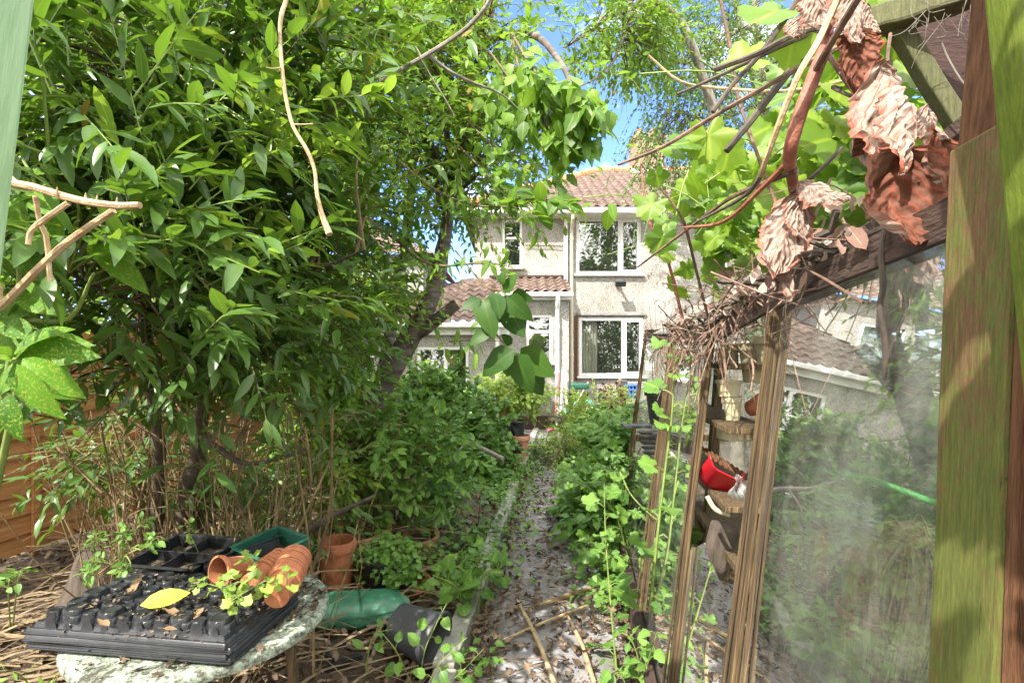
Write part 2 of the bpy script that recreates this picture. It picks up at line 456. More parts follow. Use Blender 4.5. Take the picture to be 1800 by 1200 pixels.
M['concrete'] = simple_mat('concrete', [(.25, (.09, .09, .07)), (.40, (.19, .18, .175)), (.56, (.29, .275, .28)), (.78, (.40, .385, .38))], 3.0, 13, .9, 1.0, 40)
M['kerb'] = simple_mat('kerb_concrete', [(.25, (.15, .155, .13)), (.5, (.27, .27, .23)), (.78, (.42, .40, .33))], 6, 9, .9, .7, 40)

def soil_mat():
    m, n, l, b, o = new_mat('soil')
    t = noise_tex(n, l, 1.3, 8, .7); t2 = noise_tex(n, l, 22, 8, .75)
    r = ramp(n, [(.3, (.055, .04, .028)), (.5, (.115, .085, .06)), (.7, (.20, .155, .115))])
    a = n.new('ShaderNodeMixRGB'); a.inputs[0].default_value = .6
    l.new(t.outputs['Fac'], a.inputs[1]); l.new(t2.outputs['Fac'], a.inputs[2]); l.new(a.outputs['Color'], r.inputs['Fac'])
    l.new(r.outputs['Color'], b.inputs['Base Color']); b.inputs['Roughness'].default_value = .95
    bp = n.new('ShaderNodeBump'); bp.inputs['Strength'].default_value = 1; bp.inputs['Distance'].default_value = .03
    l.new(t2.outputs['Fac'], bp.inputs['Height']); l.new(bp.outputs['Normal'], b.inputs['Normal'])
    return m
M['soil'] = soil_mat()

def pebble_mat():
    m, n, l, b, o = new_mat('pebbledash')
    c = n.new('ShaderNodeTexCoord')
    v = n.new('ShaderNodeTexVoronoi'); v.inputs['Scale'].default_value = 75
    l.new(c.outputs['Object'], v.inputs['Vector'])
    r = ramp(n, [(0.0, (.20, .185, .165)), (.25, (.33, .315, .29)), (.6, (.42, .405, .38)), (1, (.53, .515, .485))])
    sep = n.new('ShaderNodeSeparateColor'); l.new(v.outputs['Color'], sep.inputs['Color'])
    l.new(sep.outputs['Red'], r.inputs['Fac'])
    t = noise_tex(n, l, .9, 6, .7, mapscale=(1.4, 1.4, .7))
    r2 = ramp(n, [(.30, (.50, .48, .43)), (.42, (.78, .76, .72)), (.56, (1, 1, 1))])
    l.new(t.outputs['Fac'], r2.inputs['Fac'])
    a = n.new('ShaderNodeMixRGB'); a.blend_type = 'MULTIPLY'; a.inputs[0].default_value = 1
    l.new(r.outputs['Color'], a.inputs[1]); l.new(r2.outputs['Color'], a.inputs[2])
    l.new(a.outputs['Color'], b.inputs['Base Color']); b.inputs['Roughness'].default_value = .9
    bp = n.new('ShaderNodeBump'); bp.inputs['Strength'].default_value = .8; bp.inputs['Distance'].default_value = .012
    l.new(v.outputs['Distance'], bp.inputs['Height']); bp.invert = True
    l.new(bp.outputs['Normal'], b.inputs['Normal'])
    return m
M['pebble'] = pebble_mat()

def brick_mat():
    m, n, l, b, o = new_mat('chimney_brick')
    c = n.new('ShaderNodeTexCoord')
    mpn = n.new('ShaderNodeMapping'); mpn.inputs['Rotation'].default_value = (rad(90), 0, 0)
    l.new(c.outputs['Object'], mpn.inputs['Vector'])
    br = n.new('ShaderNodeTexBrick'); br.inputs['Scale'].default_value = 1
    br.inputs['Brick Width'].default_value = .225; br.inputs['Row Height'].default_value = .075; br.inputs['Mortar Size'].default_value = .008
    br.inputs['Color1'].default_value = (.24, .135, .08, 1); br.inputs['Color2'].default_value = (.32, .20, .125, 1); br.inputs['Mortar'].default_value = (.28, .25, .21, 1)
    l.new(mpn.outputs['Vector'], br.inputs['Vector']); l.new(br.outputs['Color'], b.inputs['Base Color'])
    b.inputs['Roughness'].default_value = .9
    return m
M['brick'] = brick_mat()

def algae_mat(name, base, green, lo, hi, bright=None):
    """weathered timber: brown grain, flaking film of green algae, dark drying cracks"""
    m, n, l, b, o = new_mat(name)
    t = noise_tex(n, l, 10, 10, .8, mapscale=(22, 22, 1.6))
    t2 = noise_tex(n, l, 3.0, 6, .65, mapscale=(1.5, 1.5, .8))
    t3 = noise_tex(n, l, 80, 8, .85, mapscale=(1.3, 1.3, .55))
    t4 = noise_tex(n, l, 26, 5, .7, mapscale=(5, 5, .42))
    r1 = ramp(n, [(.25, tuple(c * .4 for c in base)), (.5, base), (.75, tuple(min(c * 1.8, .8) for c in base))])
    r2 = ramp(n, [(.25, tuple(c * .4 for c in green)), (.5, green), (.75, tuple(min(c * 1.7, .8) for c in green))])
    l.new(t.outputs['Fac'], r1.inputs['Fac']); l.new(t.outputs['Fac'], r2.inputs['Fac'])
    ad = n.new('ShaderNodeMath'); ad.operation = 'MULTIPLY_ADD'; ad.inputs[1].default_value = .75
    l.new(t3.outputs['Fac'], ad.inputs[0]); l.new(t2.outputs['Fac'], ad.inputs[2])
    rf = ramp(n, [(lo + .34, (0, 0, 0)), (hi + .34, (1, 1, 1))]); l.new(ad.outputs[0], rf.inputs['Fac'])
    a = n.new('ShaderNodeMixRGB'); l.new(rf.outputs['Color'], a.inputs[0]); l.new(r1.outputs['Color'], a.inputs[1]); l.new(r2.outputs['Color'], a.inputs[2])
    rc = ramp(n, [(.0, (.12, .12, .12)), (.28, (.25, .25, .25)), (.35, (1, 1, 1))]); l.new(t4.outputs['Fac'], rc.inputs['Fac'])
    mu = n.new('ShaderNodeMixRGB'); mu.blend_type = 'MULTIPLY'; mu.inputs[0].default_value = 1
    l.new(a.outputs['Color'], mu.inputs[1]); l.new(rc.outputs['Color'], mu.inputs[2])
    l.new(mu.outputs['Color'], b.inputs['Base Color']); b.inputs['Roughness'].default_value = .85
    b.inputs['Specular IOR Level'].default_value = .25
    bp = n.new('ShaderNodeBump'); bp.inputs['Strength'].default_value = .8; bp.inputs['Distance'].default_value = .004
    l.new(ad.outputs[0], bp.inputs['Height']); l.new(bp.outputs['Normal'], b.inputs['Normal'])
    return m
M['algae_post'] = algae_mat('algae_post', (.14, .08, .038), (.10, .115, .025), .47, .60)
M['algae_bright'] = algae_mat('algae_plank', (.13, .09, .03), (.105, .145, .014), .30, .52)
M['algae_grey'] = algae_mat('algae_beam', (.085, .06, .038), (.11, .115, .055), .42, .58)

def fence_mat():
    m, n, l, b, o = new_mat('fence_board')
    t = noise_tex(n, l, 4, 9, .68, mapscale=(.5, .5, 9))
    r = ramp(n, [(.25, (.22, .088, .026)), (.5, (.40, .18, .06)), (.75, (.54, .29, .12))])
    l.new(t.outputs['Fac'], r.inputs['Fac']); l.new(r.outputs['Color'], b.inputs['Base Color'])
    b.inputs['Roughness'].default_value = .8
    bp = n.new('ShaderNodeBump'); bp.inputs['Strength'].default_value = .5; bp.inputs['Distance'].default_value = .01
    l.new(t.outputs['Fac'], bp.inputs['Height']); l.new(bp.outputs['Normal'], b.inputs['Normal'])
    return m
M['fence'] = fence_mat()

def table_mat():
    m, n, l, b, o = new_mat('flaking_mint_paint')
    t = noise_tex(n, l, 55, 8, .75); t2 = noise_tex(n, l, 9, 4, .6)
    a0 = n.new('ShaderNodeMath'); a0.operation = 'ADD'; l.new(t.outputs['Fac'], a0.inputs[0])
    s = n.new('ShaderNodeMath'); s.operation = 'MULTIPLY'; s.inputs[1].default_value = .5; l.new(t2.outputs['Fac'], s.inputs[0]); l.new(s.outputs[0], a0.inputs[1])
    r = ramp(n, [(0, (.36, .40, .31)), (.60, (.46, .50, .40)), (.72, (.26, .31, .24)), (.84, (.06, .055, .04))])
    l.new(a0.outputs[0], r.inputs['Fac']); l.new(r.outputs['Color'], b.inputs['Base Color']); b.inputs['Roughness'].default_value = .6
    return m
M['table'] = table_mat()

def glass_mat(name, dirt_lo, dirt_hi, dirtcol=(.45, .47, .40), refl=1.0, rough=.01, maxd=.55):
    m, n, l, b, o = new_mat(name)
    n.remove(b)
    tr = n.new('ShaderNodeBsdfTransparent'); tr.inputs['Color'].default_value = (.93, .96, .94, 1)
    gl = n.new('ShaderNodeBsdfGlossy'); gl.inputs['Roughness'].default_value = rough; gl.inputs['Color'].default_value = (1, 1, 1, 1)
    fr = n.new('ShaderNodeFresnel')
    gg = n.new('ShaderNodeNewGeometry'); mi_ = n.new('ShaderNodeMapRange')
    mi_.inputs['To Min'].default_value = 1.5; mi_.inputs['To Max'].default_value = 1 / 1.5
    l.new(gg.outputs['Backfacing'], mi_.inputs['Value']); l.new(mi_.outputs['Result'], fr.inputs['IOR'])
    mu = n.new('ShaderNodeMath'); mu.operation = 'MULTIPLY'; mu.inputs[1].default_value = 1.7 * refl; mu.use_clamp = True
    l.new(fr.outputs[0], mu.inputs[0])
    m1 = n.new('ShaderNodeMixShader'); l.new(mu.outputs[0], m1.inputs[0]); l.new(tr.outputs[0], m1.inputs[1]); l.new(gl.outputs[0], m1.inputs[2])
    df = n.new('ShaderNodeBsdfDiffuse'); df.inputs['Color'].default_value = (*dirtcol, 1)
    dt = n.new('ShaderNodeBsdfTranslucent'); dt.inputs['Color'].default_value = (*dirtcol, 1)
    dm = n.new('ShaderNodeMixShader'); l.new(df.outputs[0], dm.inputs[1]); l.new(dt.outputs[0], dm.inputs[2])
    t = noise_tex(n, l, 3.0, 8, .65, mapscale=(1.5, 1.5, .5))
    t2 = noise_tex(n, l, 90, 3, .6)
    ad = n.new('ShaderNodeMath'); ad.operation = 'MULTIPLY_ADD'; ad.inputs[1].default_value = .25
    l.new(t2.outputs['Fac'], ad.inputs[0]); l.new(t.outputs['Fac'], ad.inputs[2])
    t3 = noise_tex(n, l, 22, 5, .6, mapscale=(1.2, 1.2, .06))
    ad2 = n.new('ShaderNodeMath'); ad2.operation = 'MULTIPLY_ADD'; ad2.inputs[1].default_value = .55
    l.new(t3.outputs['Fac'], ad2.inputs[0]); l.new(ad.outputs[0], ad2.inputs[2])
    rr = ramp(n, [(dirt_lo, (0.02, 0.02, 0.02)), (dirt_hi, (maxd, maxd, maxd))]); l.new(ad2.outputs[0], rr.inputs['Fac'])
    m2 = n.new('ShaderNodeMixShader'); l.new(rr.outputs['Color'], m2.inputs[0]); l.new(m1.outputs[0], m2.inputs[1]); l.new(dm.outputs[0], m2.inputs[2])
    l.new(m2.outputs[0], o.inputs['Surface'])
    return m
M['glass'] = glass_mat('window_glass', 1.05, 1.35, refl=2.0, maxd=.10)
M['dirty_glass'] = glass_mat('dirty_glass', .80, 1.25, (.58, .58, .52), refl=2.9, rough=.004, maxd=.14)
M['film'] = glass_mat('clear_plastic', .75, 1.2, (.7, .74, .72), refl=1.5, rough=.12, maxd=.5)

# ------------------------------------------------------------------ leaves
def leaf_tpl(ns, prof, fold=.25, bend=.25, petiole=0.0, wave=0.0):
    """vertices (x along, y across, z) for unit length; faces; uv"""
    vs = []; uv = []; fs = []
    for i in range(ns + 1):
        x = i / ns
        w_ = max(prof(x), .004)
        zb = -bend * x * x
        wv = wave * math.sin(i * 2.6)
        vs += [(x, w_, zb + fold * w_ + wv), (x, 0, zb), (x, -w_, zb + fold * w_ - wv)]
        uv += [(x, 1), (x, 0), (x, -1)]
    for i in range(ns):
        a = i * 3
        fs += [(a, a + 3, a + 4, a + 1), (a + 1, a + 4, a + 5, a + 2)]
    return np.array(vs), fs, np.array(uv)

def lobed_tpl(nl=5, n=26, depth=.35, fold=.12, bend=.2):
    vs = [(0.38, 0, 0.02)]; uv = [(.38, 0)]
    for k in range(n):
        th = -math.pi + 2 * math.pi * (k + .5) / n
        lob = .5 + .5 * math.cos(th * nl)
        r_ = (.62 - depth * .5 * (1 - lob)) * (1 - .38 * (abs(th) / math.pi) ** 3)
        r_ *= 1 + .055 * (-1) ** k + .05 * math.sin(k * 1.3)
        if abs(th) > 2.9: r_ *= .6
        x = .38 + r_ * math.cos(th); y = r_ * math.sin(th)
        vs.append((x, y, fold * abs(y) - bend * (x - .2) ** 2 + .05 * math.cos(th * nl)))
        uv.append((x, y * 1.6))
    fs = [(0, 1 + k, 1 + (k + 1) % n) for k in range(n)]
    return np.array(vs), fs, np.array(uv)

lance = lambda x: .15 * math.sin(math.pi * min(x, 1) ** .85) ** .8 if 0 < x < 1 else 0
lance2 = lambda x: .17 * (math.sin(math.pi * x ** .8)) if 0 < x < 1 else 0
oval = lambda x: .27 * math.sin(math.pi * x ** .78) ** .75 if 0 < x < 1 else 0
broad = lambda x: .36 * math.sin(math.pi * x ** .7) ** .7 if 0 < x < 1 else 0
aucu = lambda x: .22 * math.sin(math.pi * x ** .95) ** .8 if 0 < x < 1 else 0
strap = lambda x: .03 * (1 - x * .6)

T = {
    'lance': leaf_tpl(5, lance, .3, .22, wave=.01),
    'lance_lo': leaf_tpl(3, lance2, .3, .2),
    'oval': leaf_tpl(5, oval, .22, .3, wave=.012),
    'oval_lo': leaf_tpl(3, oval, .22, .25),
    'broad': leaf_tpl(5, broad, .2, .25, wave=.02),
    'broad_lo': leaf_tpl(3, broad, .2, .25),
    'aucuba': leaf_tpl(7, aucu, .25, .3),
    'tiny': leaf_tpl(2, lambda x: .36 * math.sin(math.pi * x ** .75) if 0 < x < 1 else 0, .15, .1),
    'grape': lobed_tpl(5, 46, .25),
    'ivy': lobed_tpl(5, 15, .3),
    'nettle': leaf_tpl(6, lambda x: .3 * math.sin(math.pi * x ** .7) ** .8 * (1 + .12 * (-1) ** int(x * 6.001)) if 0 < x < 1 else 0, .2, .25),
    'litter': leaf_tpl(4, oval, .5, -.35, wave=.06),
}

def leaves_mesh(name, mat, parent, pos, d, nrm, L, tpl, wide=1.0):
    V, F, UV = T[tpl]
    pos = np.asarray(pos, float); N = len(pos)
    d = nrmz(np.asarray(d, float))
    nrm = np.asarray(nrm, float)
    nrm = nrm - (nrm * d).sum(-1, keepdims=True) * d
    nrm = nrmz(nrm + 1e-6)
    s = np.cross(nrm, d)
    L = np.asarray(L, float)[:, None, None]
    if np.isscalar(wide): wide = np.full(N, wide)
    wide = np.asarray(wide, float)[:, None, None]
    curl = NR.uniform(.2, 1.9, (N, 1, 1))
    tw = NR.normal(0, .35, (N, 1, 1))
    x = V[None, :, 0:1]; y = V[None, :, 1:2]; z = V[None, :, 2:3] * curl
    z = z + tw * x * y
    W = pos[:, None, :] + L * (x * d[:, None, :] + y * wide * s[:, None, :] + z * nrm[:, None, :])
    o_ = offset_of(parent) if parent is not None else Vector((0, 0, 0))
    W = W.reshape(-1, 3) - np.array(o_)
    nv = len(V)
    k = len(F[0])
    Fa = np.array(F)
    allF = (Fa[None, :, :] + (np.arange(N) * nv)[:, None, None]).reshape(-1)
    me = bpy.data.meshes.new(name)
    nf = N * len(F)
    me.vertices.add(N * nv); me.vertices.foreach_set('co', W.astype(np.float32).ravel())
    me.loops.add(nf * k); me.loops.foreach_set('vertex_index', allF.astype(np.int32))
    me.polygons.add(nf)
    me.polygons.foreach_set('loop_start', np.arange(0, nf * k, k, dtype=np.int32))
    me.polygons.foreach_set('use_smooth', np.ones(nf, dtype=bool))
    uvl = me.uv_layers.new(name='UVMap')
    uvl.data.foreach_set('uv', UV[Fa.reshape(-1)][None].repeat(N, 0).astype(np.float32).ravel())
    me.update(calc_edges=True); me.validate()
    return link_mesh(name, me, mat, parent)

def twig_field(starts, dirs, lens, K, droop=.2, side=.75, fwd=.6, hang=.0, jit=.3, upn=.8, t0=.12, mode='alt'):
    """leaves on many twigs at once -> pos, dir, normal, t ; and twig polylines (T,4,3)"""
    starts = np.asarray(starts, float); Tn = len(starts)
    dirs = nrmz(np.asarray(dirs, float)); lens = np.asarray(lens, float)
    up = np.array([0, 0, 1.0]) + NR.normal(0, .35, (Tn, 3))
    s = nrmz(np.cross(dirs, up)); n_ = nrmz(np.cross(s, dirs))
    t = np.linspace(t0, 1, K)[None, :] + NR.uniform(-.04, .04, (Tn, K))
    def at(t):
        return starts[:, None, :] + dirs[:, None, :] * (lens[:, None] * t)[..., None] + np.array([0, 0, -1.0]) * (droop * lens[:, None] * t ** 2)[..., None]
    pos = at(t)
    k = np.arange(K)
    if mode == 'alt':
        sg = np.where(k % 2 == 0, 1.0, -1.0)[None, :, None]
        lat = s[:, None, :] * sg + n_[:, None, :] * NR.normal(0, .35, (Tn, K, 1))
    else:
        a = k * 2.4
        lat = s[:, None, :] * np.cos(a)[None, :, None] + n_[:, None, :] * np.sin(a)[None, :, None]
    endw = np.clip(t, 0, 1)[..., None] ** 3
    ld = dirs[:, None, :] * (fwd + .8 * endw) + lat * side * (1 - .55 * endw) + np.array([0, 0, -1.0]) * hang + NR.normal(0, jit, (Tn, K, 3))
    ln = n_[:, None, :] * .5 + np.array([0, 0, 1.0]) * upn + NR.normal(0, jit * 1.1, (Tn, K, 3)) + np.array([0, -.25, 0])
    tp = at(np.linspace(0, 1, 4)[None, :].repeat(Tn, 0))
    return pos.reshape(-1, 3), ld.reshape(-1, 3), ln.reshape(-1, 3), tp

def twig_tubes(mb, tp, r0, r1, seg=3):
    for q in tp:
        n = len(q)
        mb.tube([Vector(p) for p in q], [r0 + (r1 - r0) * i / (n - 1) for i in range(n)], seg, caps=False)

def ell_pts(ells, n, shell=2.0, gap=0.0, gscale=1.2, seed=0.0):
    """n points in a union of ellipsoids (centre, radii, weight); returns pts and outward dirs"""
    wts = np.array([e[2] if len(e) > 2 else e[1][0] * e[1][1] * e[1][2] for e in ells], float); wts /= wts.sum()
    P_ = []; D_ = []
    tries = 0
    while len(P_) < n and tries < n * 30:
        tries += 1
        e = ells[NR.choice(len(ells), p=wts)]
        dv = NR.normal(0, 1, 3); dv /= np.linalg.norm(dv)
        u = NR.uniform() ** (1 / (shell + 1))
        r_ = np.array(e[1])
        p = np.array(e[0]) + dv * r_ * u
        if gap and noise.noise(Vector(p * gscale) + Vector((seed, seed, seed))) < gap - .5: continue
        P_.append(p); D_.append(dv)
    return np.array(P_), np.array(D_)

def connect(mb, limbs, pts, r0=.012, r1=.004, seg=5, lift=.15):
    """branches from the nearest limb point to each crown point; returns direction at end"""
    L = np.array([list(p) for p in limbs])
    D = []
    for p in pts:
        dd = np.linalg.norm(L - p, axis=1) + np.maximum(0, L[:, 2] - p[2]) * .8
        q = L[np.argmin(dd)]
        dist = np.linalg.norm(p - q)
        mid = (q + p) / 2 + np.array([0, 0, lift * dist]) + NR.normal(0, .06 * dist, 3)
        pp = spline([q, mid, p], 5)
        k = min(1.0, .4 + dist * .5)
        mb.tube(pp, [r0 * k + (r1 - r0 * k) * i / 5 for i in range(6)], seg, caps=False)
        D.append(nrmz(p - mid))
    return np.array(D)

def foliage(parent, limbs, ells, ncl, ntw, K, twlen, leafL, tpl, lmat, bmat, name='crown', droop=.25, hang=.1, gap=.0, gscale=1.2, seed=0., shell=2., r0=.012, tw_r=(.003, .0012), wide=1., side=.75, fwd=.6, jit=.3, out=.6, upd=.15, spread=.10, tw_mat=None, mode='alt', conn=True, ljit=.3, upn=.8, zmin=None):
    c, od = ell_pts(ells, ncl, shell, gap, gscale, seed)
    mb = MB()
    if conn and limbs is not None:
        ed = connect(mb, limbs, c, r0)
    else:
        ed = od
    Tn = len(c) * ntw
    st = np.repeat(c, ntw, 0) + NR.normal(0, spread, (Tn, 3))
    dr = np.repeat(ed * .5 + od * out, ntw, 0) + NR.normal(0, .55, (Tn, 3)) + np.array([0, 0, upd])
    ln = twlen * NR.uniform(.6, 1.3, Tn)
    pos, ld, nn, tp = twig_field(st, dr, ln, K, droop, side, fwd, hang, jit, mode=mode, upn=upn)
    keep = NR.uniform(size=len(pos)) > .08
    if zmin is not None: keep &= (pos[:, 2] > zmin + NR.normal(0, .07, len(pos)))
    pos, ld, nn = pos[keep], ld[keep], nn[keep]
    LL = leafL * NR.uniform(1 - ljit * 1.4, 1 + ljit, len(pos))
    twig_tubes(mb, tp, *tw_r)
    if bmat is not None: mb.build('branches', bmat, parent, smooth=True)
    return leaves_mesh(name, lmat, parent, pos, ld, nn, LL, tpl, wide)

def limb(mb, pts, rs, n=None, seg=10, wob=.0):
    n = n or (len(pts) - 1) * 6
    pp = spline(pts, n); rr = rlerp(rs, n)
    if wob: pp = [p + Vector(NR.normal(0, wob, 3)) for p in pp]
    mb.tube(pp, rr, seg)
    return pp

# ================================================================== SETTING
SL = 0.144                     # the path and the plots run slightly to the right
def pathx(Y): return -0.50 + 0.10 * Y

# ground: one sheet, fine near the camera, reaching the horizon
xs = sorted(set([-400, -150, -60, -25, -14] + [round(-9 + .25 * i, 3) for i in range(73)] + [14, 25, 60, 150, 400]))
ys = sorted(set([-60, -25, -10, -4] + [round(-2 + .2 * i, 3) for i in range(76)] + [16, 20, 30, 60, 150, 500]))
gm = MB()
gv = []
for y in ys:
    for x in xs:
        z = -0.03
        if -9 <= x <= 9 and -2 <= y <= 13:
            side = x - (pathx(y) - .1)
            hump = .09 * noise.noise(Vector((x * 1.1, y * 1.1, 0))) + .04 * noise.noise(Vector((x * 4, y * 4, 2)))
            z += max(-.02, hump) * (1 if side < 0 or x > pathx(y) + .95 else 0)
            if side < 0: z += min(.09, -side * .15) * (1 if y < 10 else .3)
        gv.append((x, y, z))
nx = len(xs)
gm.add(gv, [(j * nx + i, j * nx + i + 1, (j + 1) * nx + i + 1, (j + 1) * nx + i) for j in range(len(ys) - 1) for i in range(nx - 1)])
tag(gm.build('ground', M['soil'], smooth=True), kind='structure')
def ground_z(x, y):
    z = -.03
    side = x - (pathx(y) - .1)
    if side < 0: z += min(.09, -side * .15) + max(-.02, .09 * noise.noise(Vector((x * 1.1, y * 1.1, 0))))
    return max(z, -.03)

pm = MB()
def pfn(u, v):
    y = -1.0 + 12.2 * v
    x = pathx(y) + .86 * u
    z = .012 + .012 * noise.noise(Vector((x * 2, y * 2, 5))) + .006 * noise.noise(Vector((x * 9, y * 9, 1)))
    if u in (0.0, 1.0): z = -.06
    return (x, y, z)
pm.grid(pfn, 22, 150)
tag(pm.build('path', M['concrete'], smooth=True), kind='structure')
pt = MB()
pt.grid(lambda u, v: (-3.0 + 6.2 * u, 9.7 + 1.3 * v, .03 + .004 * noise.noise(Vector((u * 20, v * 9, 0)))), 20, 8)
tag(pt.build('patio', M['concrete'], smooth=True), kind='structure')
for i in range(11):
    y0 = .6 + i * .93; y1 = y0 + .9
    if i == 6: continue
    k = MB()
    t = RND.uniform(-.015, .015)
    k.beam((pathx(y0) - .07 + t, y0, .0 + RND.uniform(0, .02)), (pathx(y1) - .07 - t, y1, .0 + RND.uniform(0, .02)), .11, .17, ns=8, wob=.003)
    e = k.build('kerb_stone', M['kerb'], bevel=.008)
    tag(e, kind='structure')

# ------------------------------------------------------------------ walls with openings
def wall_open(x0, x1, z0, z1, y, openings, depth=.12):
    """front skin of a wall facing -Y with window openings and their reveals"""
    m = MB()
    X = sorted(set([x0, x1] + [o[0] for o in openings] + [o[1] for o in openings]))
    Z = sorted(set([z0, z1] + [o[2] for o in openings] + [o[3] for o in openings]))
    for i in range(len(X) - 1):
        for j in range(len(Z) - 1):
            cx = (X[i] + X[i + 1]) / 2; cz = (Z[j] + Z[j + 1]) / 2
            if any(o[0] < cx < o[1] and o[2] < cz < o[3] for o in openings): continue
            m.add([(X[i], y, Z[j]), (X[i + 1], y, Z[j]), (X[i + 1], y, Z[j + 1]), (X[i], y, Z[j + 1])], [(0, 1, 2, 3)])
    for (a, b, c, d) in openings:
        yb = y + depth
        m.add([(a, y, c), (a, yb, c), (a, yb, d), (a, y, d)], [(0, 1, 2, 3)])
        m.add([(b, y, c), (b, yb, c), (b, yb, d), (b, y, d)], [(3, 2, 1, 0)])
        m.add([(a, y, d), (b, y, d), (b, yb, d), (a, yb, d)], [(3, 2, 1, 0)])
        m.add([(a, y, c), (b, y, c), (b, yb, c), (a, yb, c)], [(0, 1, 2, 3)])
    return m

def window(parent, a, b, c, d, y, mull=(), transom=None, fw=.07, curtain=False, label=None, openers=()):
    """white casement window in the opening (a..b, c..d): frame with mullions, panes, sill, the room behind"""
    f = MB()
    yy = y + .05
    for (p, q) in (((a, c), (b, c)), ((a, d), (b, d))):
        s = 1 if p[1] == c else -1
        f.box(((a + b) / 2, yy, p[1] + s * fw / 2), (b - a, .07, fw))
    for x_ in (a, b):
        s = 1 if x_ == a else -1
        f.box((x_ + s * fw / 2, yy, (c + d) / 2), (fw, .069, d - c - 2 * fw))
    for x_ in mull:
        f.box((x_, yy, (c + d) / 2), (fw * 1.15, .066, d - c - 2 * fw))
    if transom is not None:
        f.box(((a + b) / 2, yy, transom), (b - a - 2 * fw, .064, fw * 1.1))
    for (oa, ob, oc, od_) in openers:                       # slightly proud opening sash
        g = .045
        for (c_, s_) in ((((oa + ob) / 2, yy - .03, oc + g / 2), (ob - oa, .05, g)), (((oa + ob) / 2, yy - .03, od_ - g / 2), (ob - oa, .05, g)),
                         ((oa + g / 2, yy - .031, (oc + od_) / 2), (g, .05, od_ - oc - 2 * g)), ((ob - g / 2, yy - .031, (oc + od_) / 2), (g, .05, od_ - oc - 2 * g))):
            f.box(c_, s_)
    fr = f.build('window', M['white_plastic'], parent, bevel=.006)
    if label: fr['label'] = label
    p = MB(); p.box(((a + b) / 2, yy + .005, (c + d) / 2), (b - a - fw, .012, d - c - fw)); p.build('pane', M['glass'], fr)
    s = MB(); s.box(((a + b) / 2, y - .02, c - .025), (b - a + .12, .16, .045)); s.build('sill', M['white_plastic'], fr, bevel=.006)
    r = MB()
    x0, x1, z0, z1, yb, yf = a - .3, b + .3, c - .6, d + .15, y + 2.8, y + .125
    r.add([(x0, yb, z0), (x1, yb, z0), (x1, yb, z1), (x0, yb, z1)], [(0, 1, 2, 3)])
    r.add([(x0, yf, z0), (x0, yb, z0), (x0, yb, z1), (x0, yf, z1)], [(0, 1, 2, 3)])
    r.add([(x1, yf, z0), (x1, yb, z0), (x1, yb, z1), (x1, yf, z1)], [(3, 2, 1, 0)])
    r.add([(x0, yf, z0), (x1, yf, z0), (x1, yb, z0), (x0, yb, z0)], [(0, 1, 2, 3)])
    r.add([(x0, yf, z1), (x1, yf, z1), (x1, yb, z1), (x0, yb, z1)], [(3, 2, 1, 0)])
    r.build('room', M['room'], fr)
    if curtain:
        cm = MB()
        cm.grid(lambda u, v: (a + .08 + .38 * u, y + .22 + .03 * math.sin(u * 34), c + .02 + (d - c) * v), 60, 4)
        cm.build('curtain', M['curtain'], fr, smooth=True)
    return fr

def roof_sheet(m, el, er, tl, tr, wave=.235, course=.29, nu=None, amp=.042):
    """tiled slope: eave left/right, top left/right; rolls run up the slope, courses step down it"""
    el, er, tl, tr = map(Vector, (el, er, tl, tr))
    u = (er - el).normalized()
    vdir = tl - el; vdir = (vdir - u * vdir.dot(u)); H = vdir.length; vdir.normalize()
    nrm = u.cross(vdir).normalized()
    nc = max(2, round(H / course))
    nu = nu or int((er - el).length / wave * 7)
    rows = []
    for k in range(nc):
        rows += [(k / nc, .038), ((k + 1) / nc - .004, 0.0)]
    base = len(m.v); vs = []; fs = []
    for (v, st) in rows:
        a = el.lerp(tl, v); b = er.lerp(tr, v)
        kk = int(v * nc + .01)
        for i in range(nu + 1):
            p = a.lerp(b, i / nu)
            ph = ((p - el).dot(u) / wave) % 1.0
            h = amp * (math.sin(math.pi * min(ph / .62, 1)) if ph < .62 else -.35 * math.sin(math.pi * (ph - .62) / .38))
            tj = .006 * noise.noise(Vector((math.floor((p - el).dot(u) / wave) * 3.1, kk * 2.3, 0)))
            vs.append(p + nrm * (h + st + tj))
    n1 = nu + 1
    for j in range(len(rows) - 1):
        for i in range(nu):
            fs.append((j * n1 + i, j * n1 + i + 1, (j + 1) * n1 + i + 1, (j + 1) * n1 + i))
    m.add(vs, fs)

# ------------------------------------------------------------------ the house
HY = 12.0
house = thing('house', 'pebbledashed house with brown tiled roof and white windows at the path end', 'house', (1.0, HY, 0))
k12 = HY / 900
def hx(px): return (px - 900) * k12
def hz(py): return CAMZ + (630 - py) * k12
W1 = (hx(1013), hx(1127), hz(482), hz(383))
W2 = (hx(1018), hx(1131), hz(661), hz(558))
W3 = (hx(883), hx(918), hz(470), hz(386))
W6 = (5.0, 6.5, hz(482), hz(383))
hm = wall_open(-.87, 7.6, -.05, 5.02, HY, [W1, W2, W3, W6])
hm.add([(-.87, HY, -.05), (-.87, HY + 7.4, -.05), (-.87, HY + 7.4, 5.02), (-.87, HY, 5.02)], [(3, 2, 1, 0)])
hm.add([(7.6, HY, -.05), (7.6, HY + 7.4, -.05), (7.6, HY + 7.4, 5.02), (7.6, HY, 5.02)], [(0, 1, 2, 3)])
hm.add([(-.87, HY + 7.4, -.05), (7.6, HY + 7.4, -.05), (7.6, HY + 7.4, 5.02), (-.87, HY + 7.4, 5.02)], [(3, 2, 1, 0)])
hm.build('wall', M['pebble'], house)
pl = MB(); pl.box(((1.2 + 7.6) / 2, HY - .012, .16), (6.4, .03, .36)); pl.build('plinth', M['dark_beam'], house)
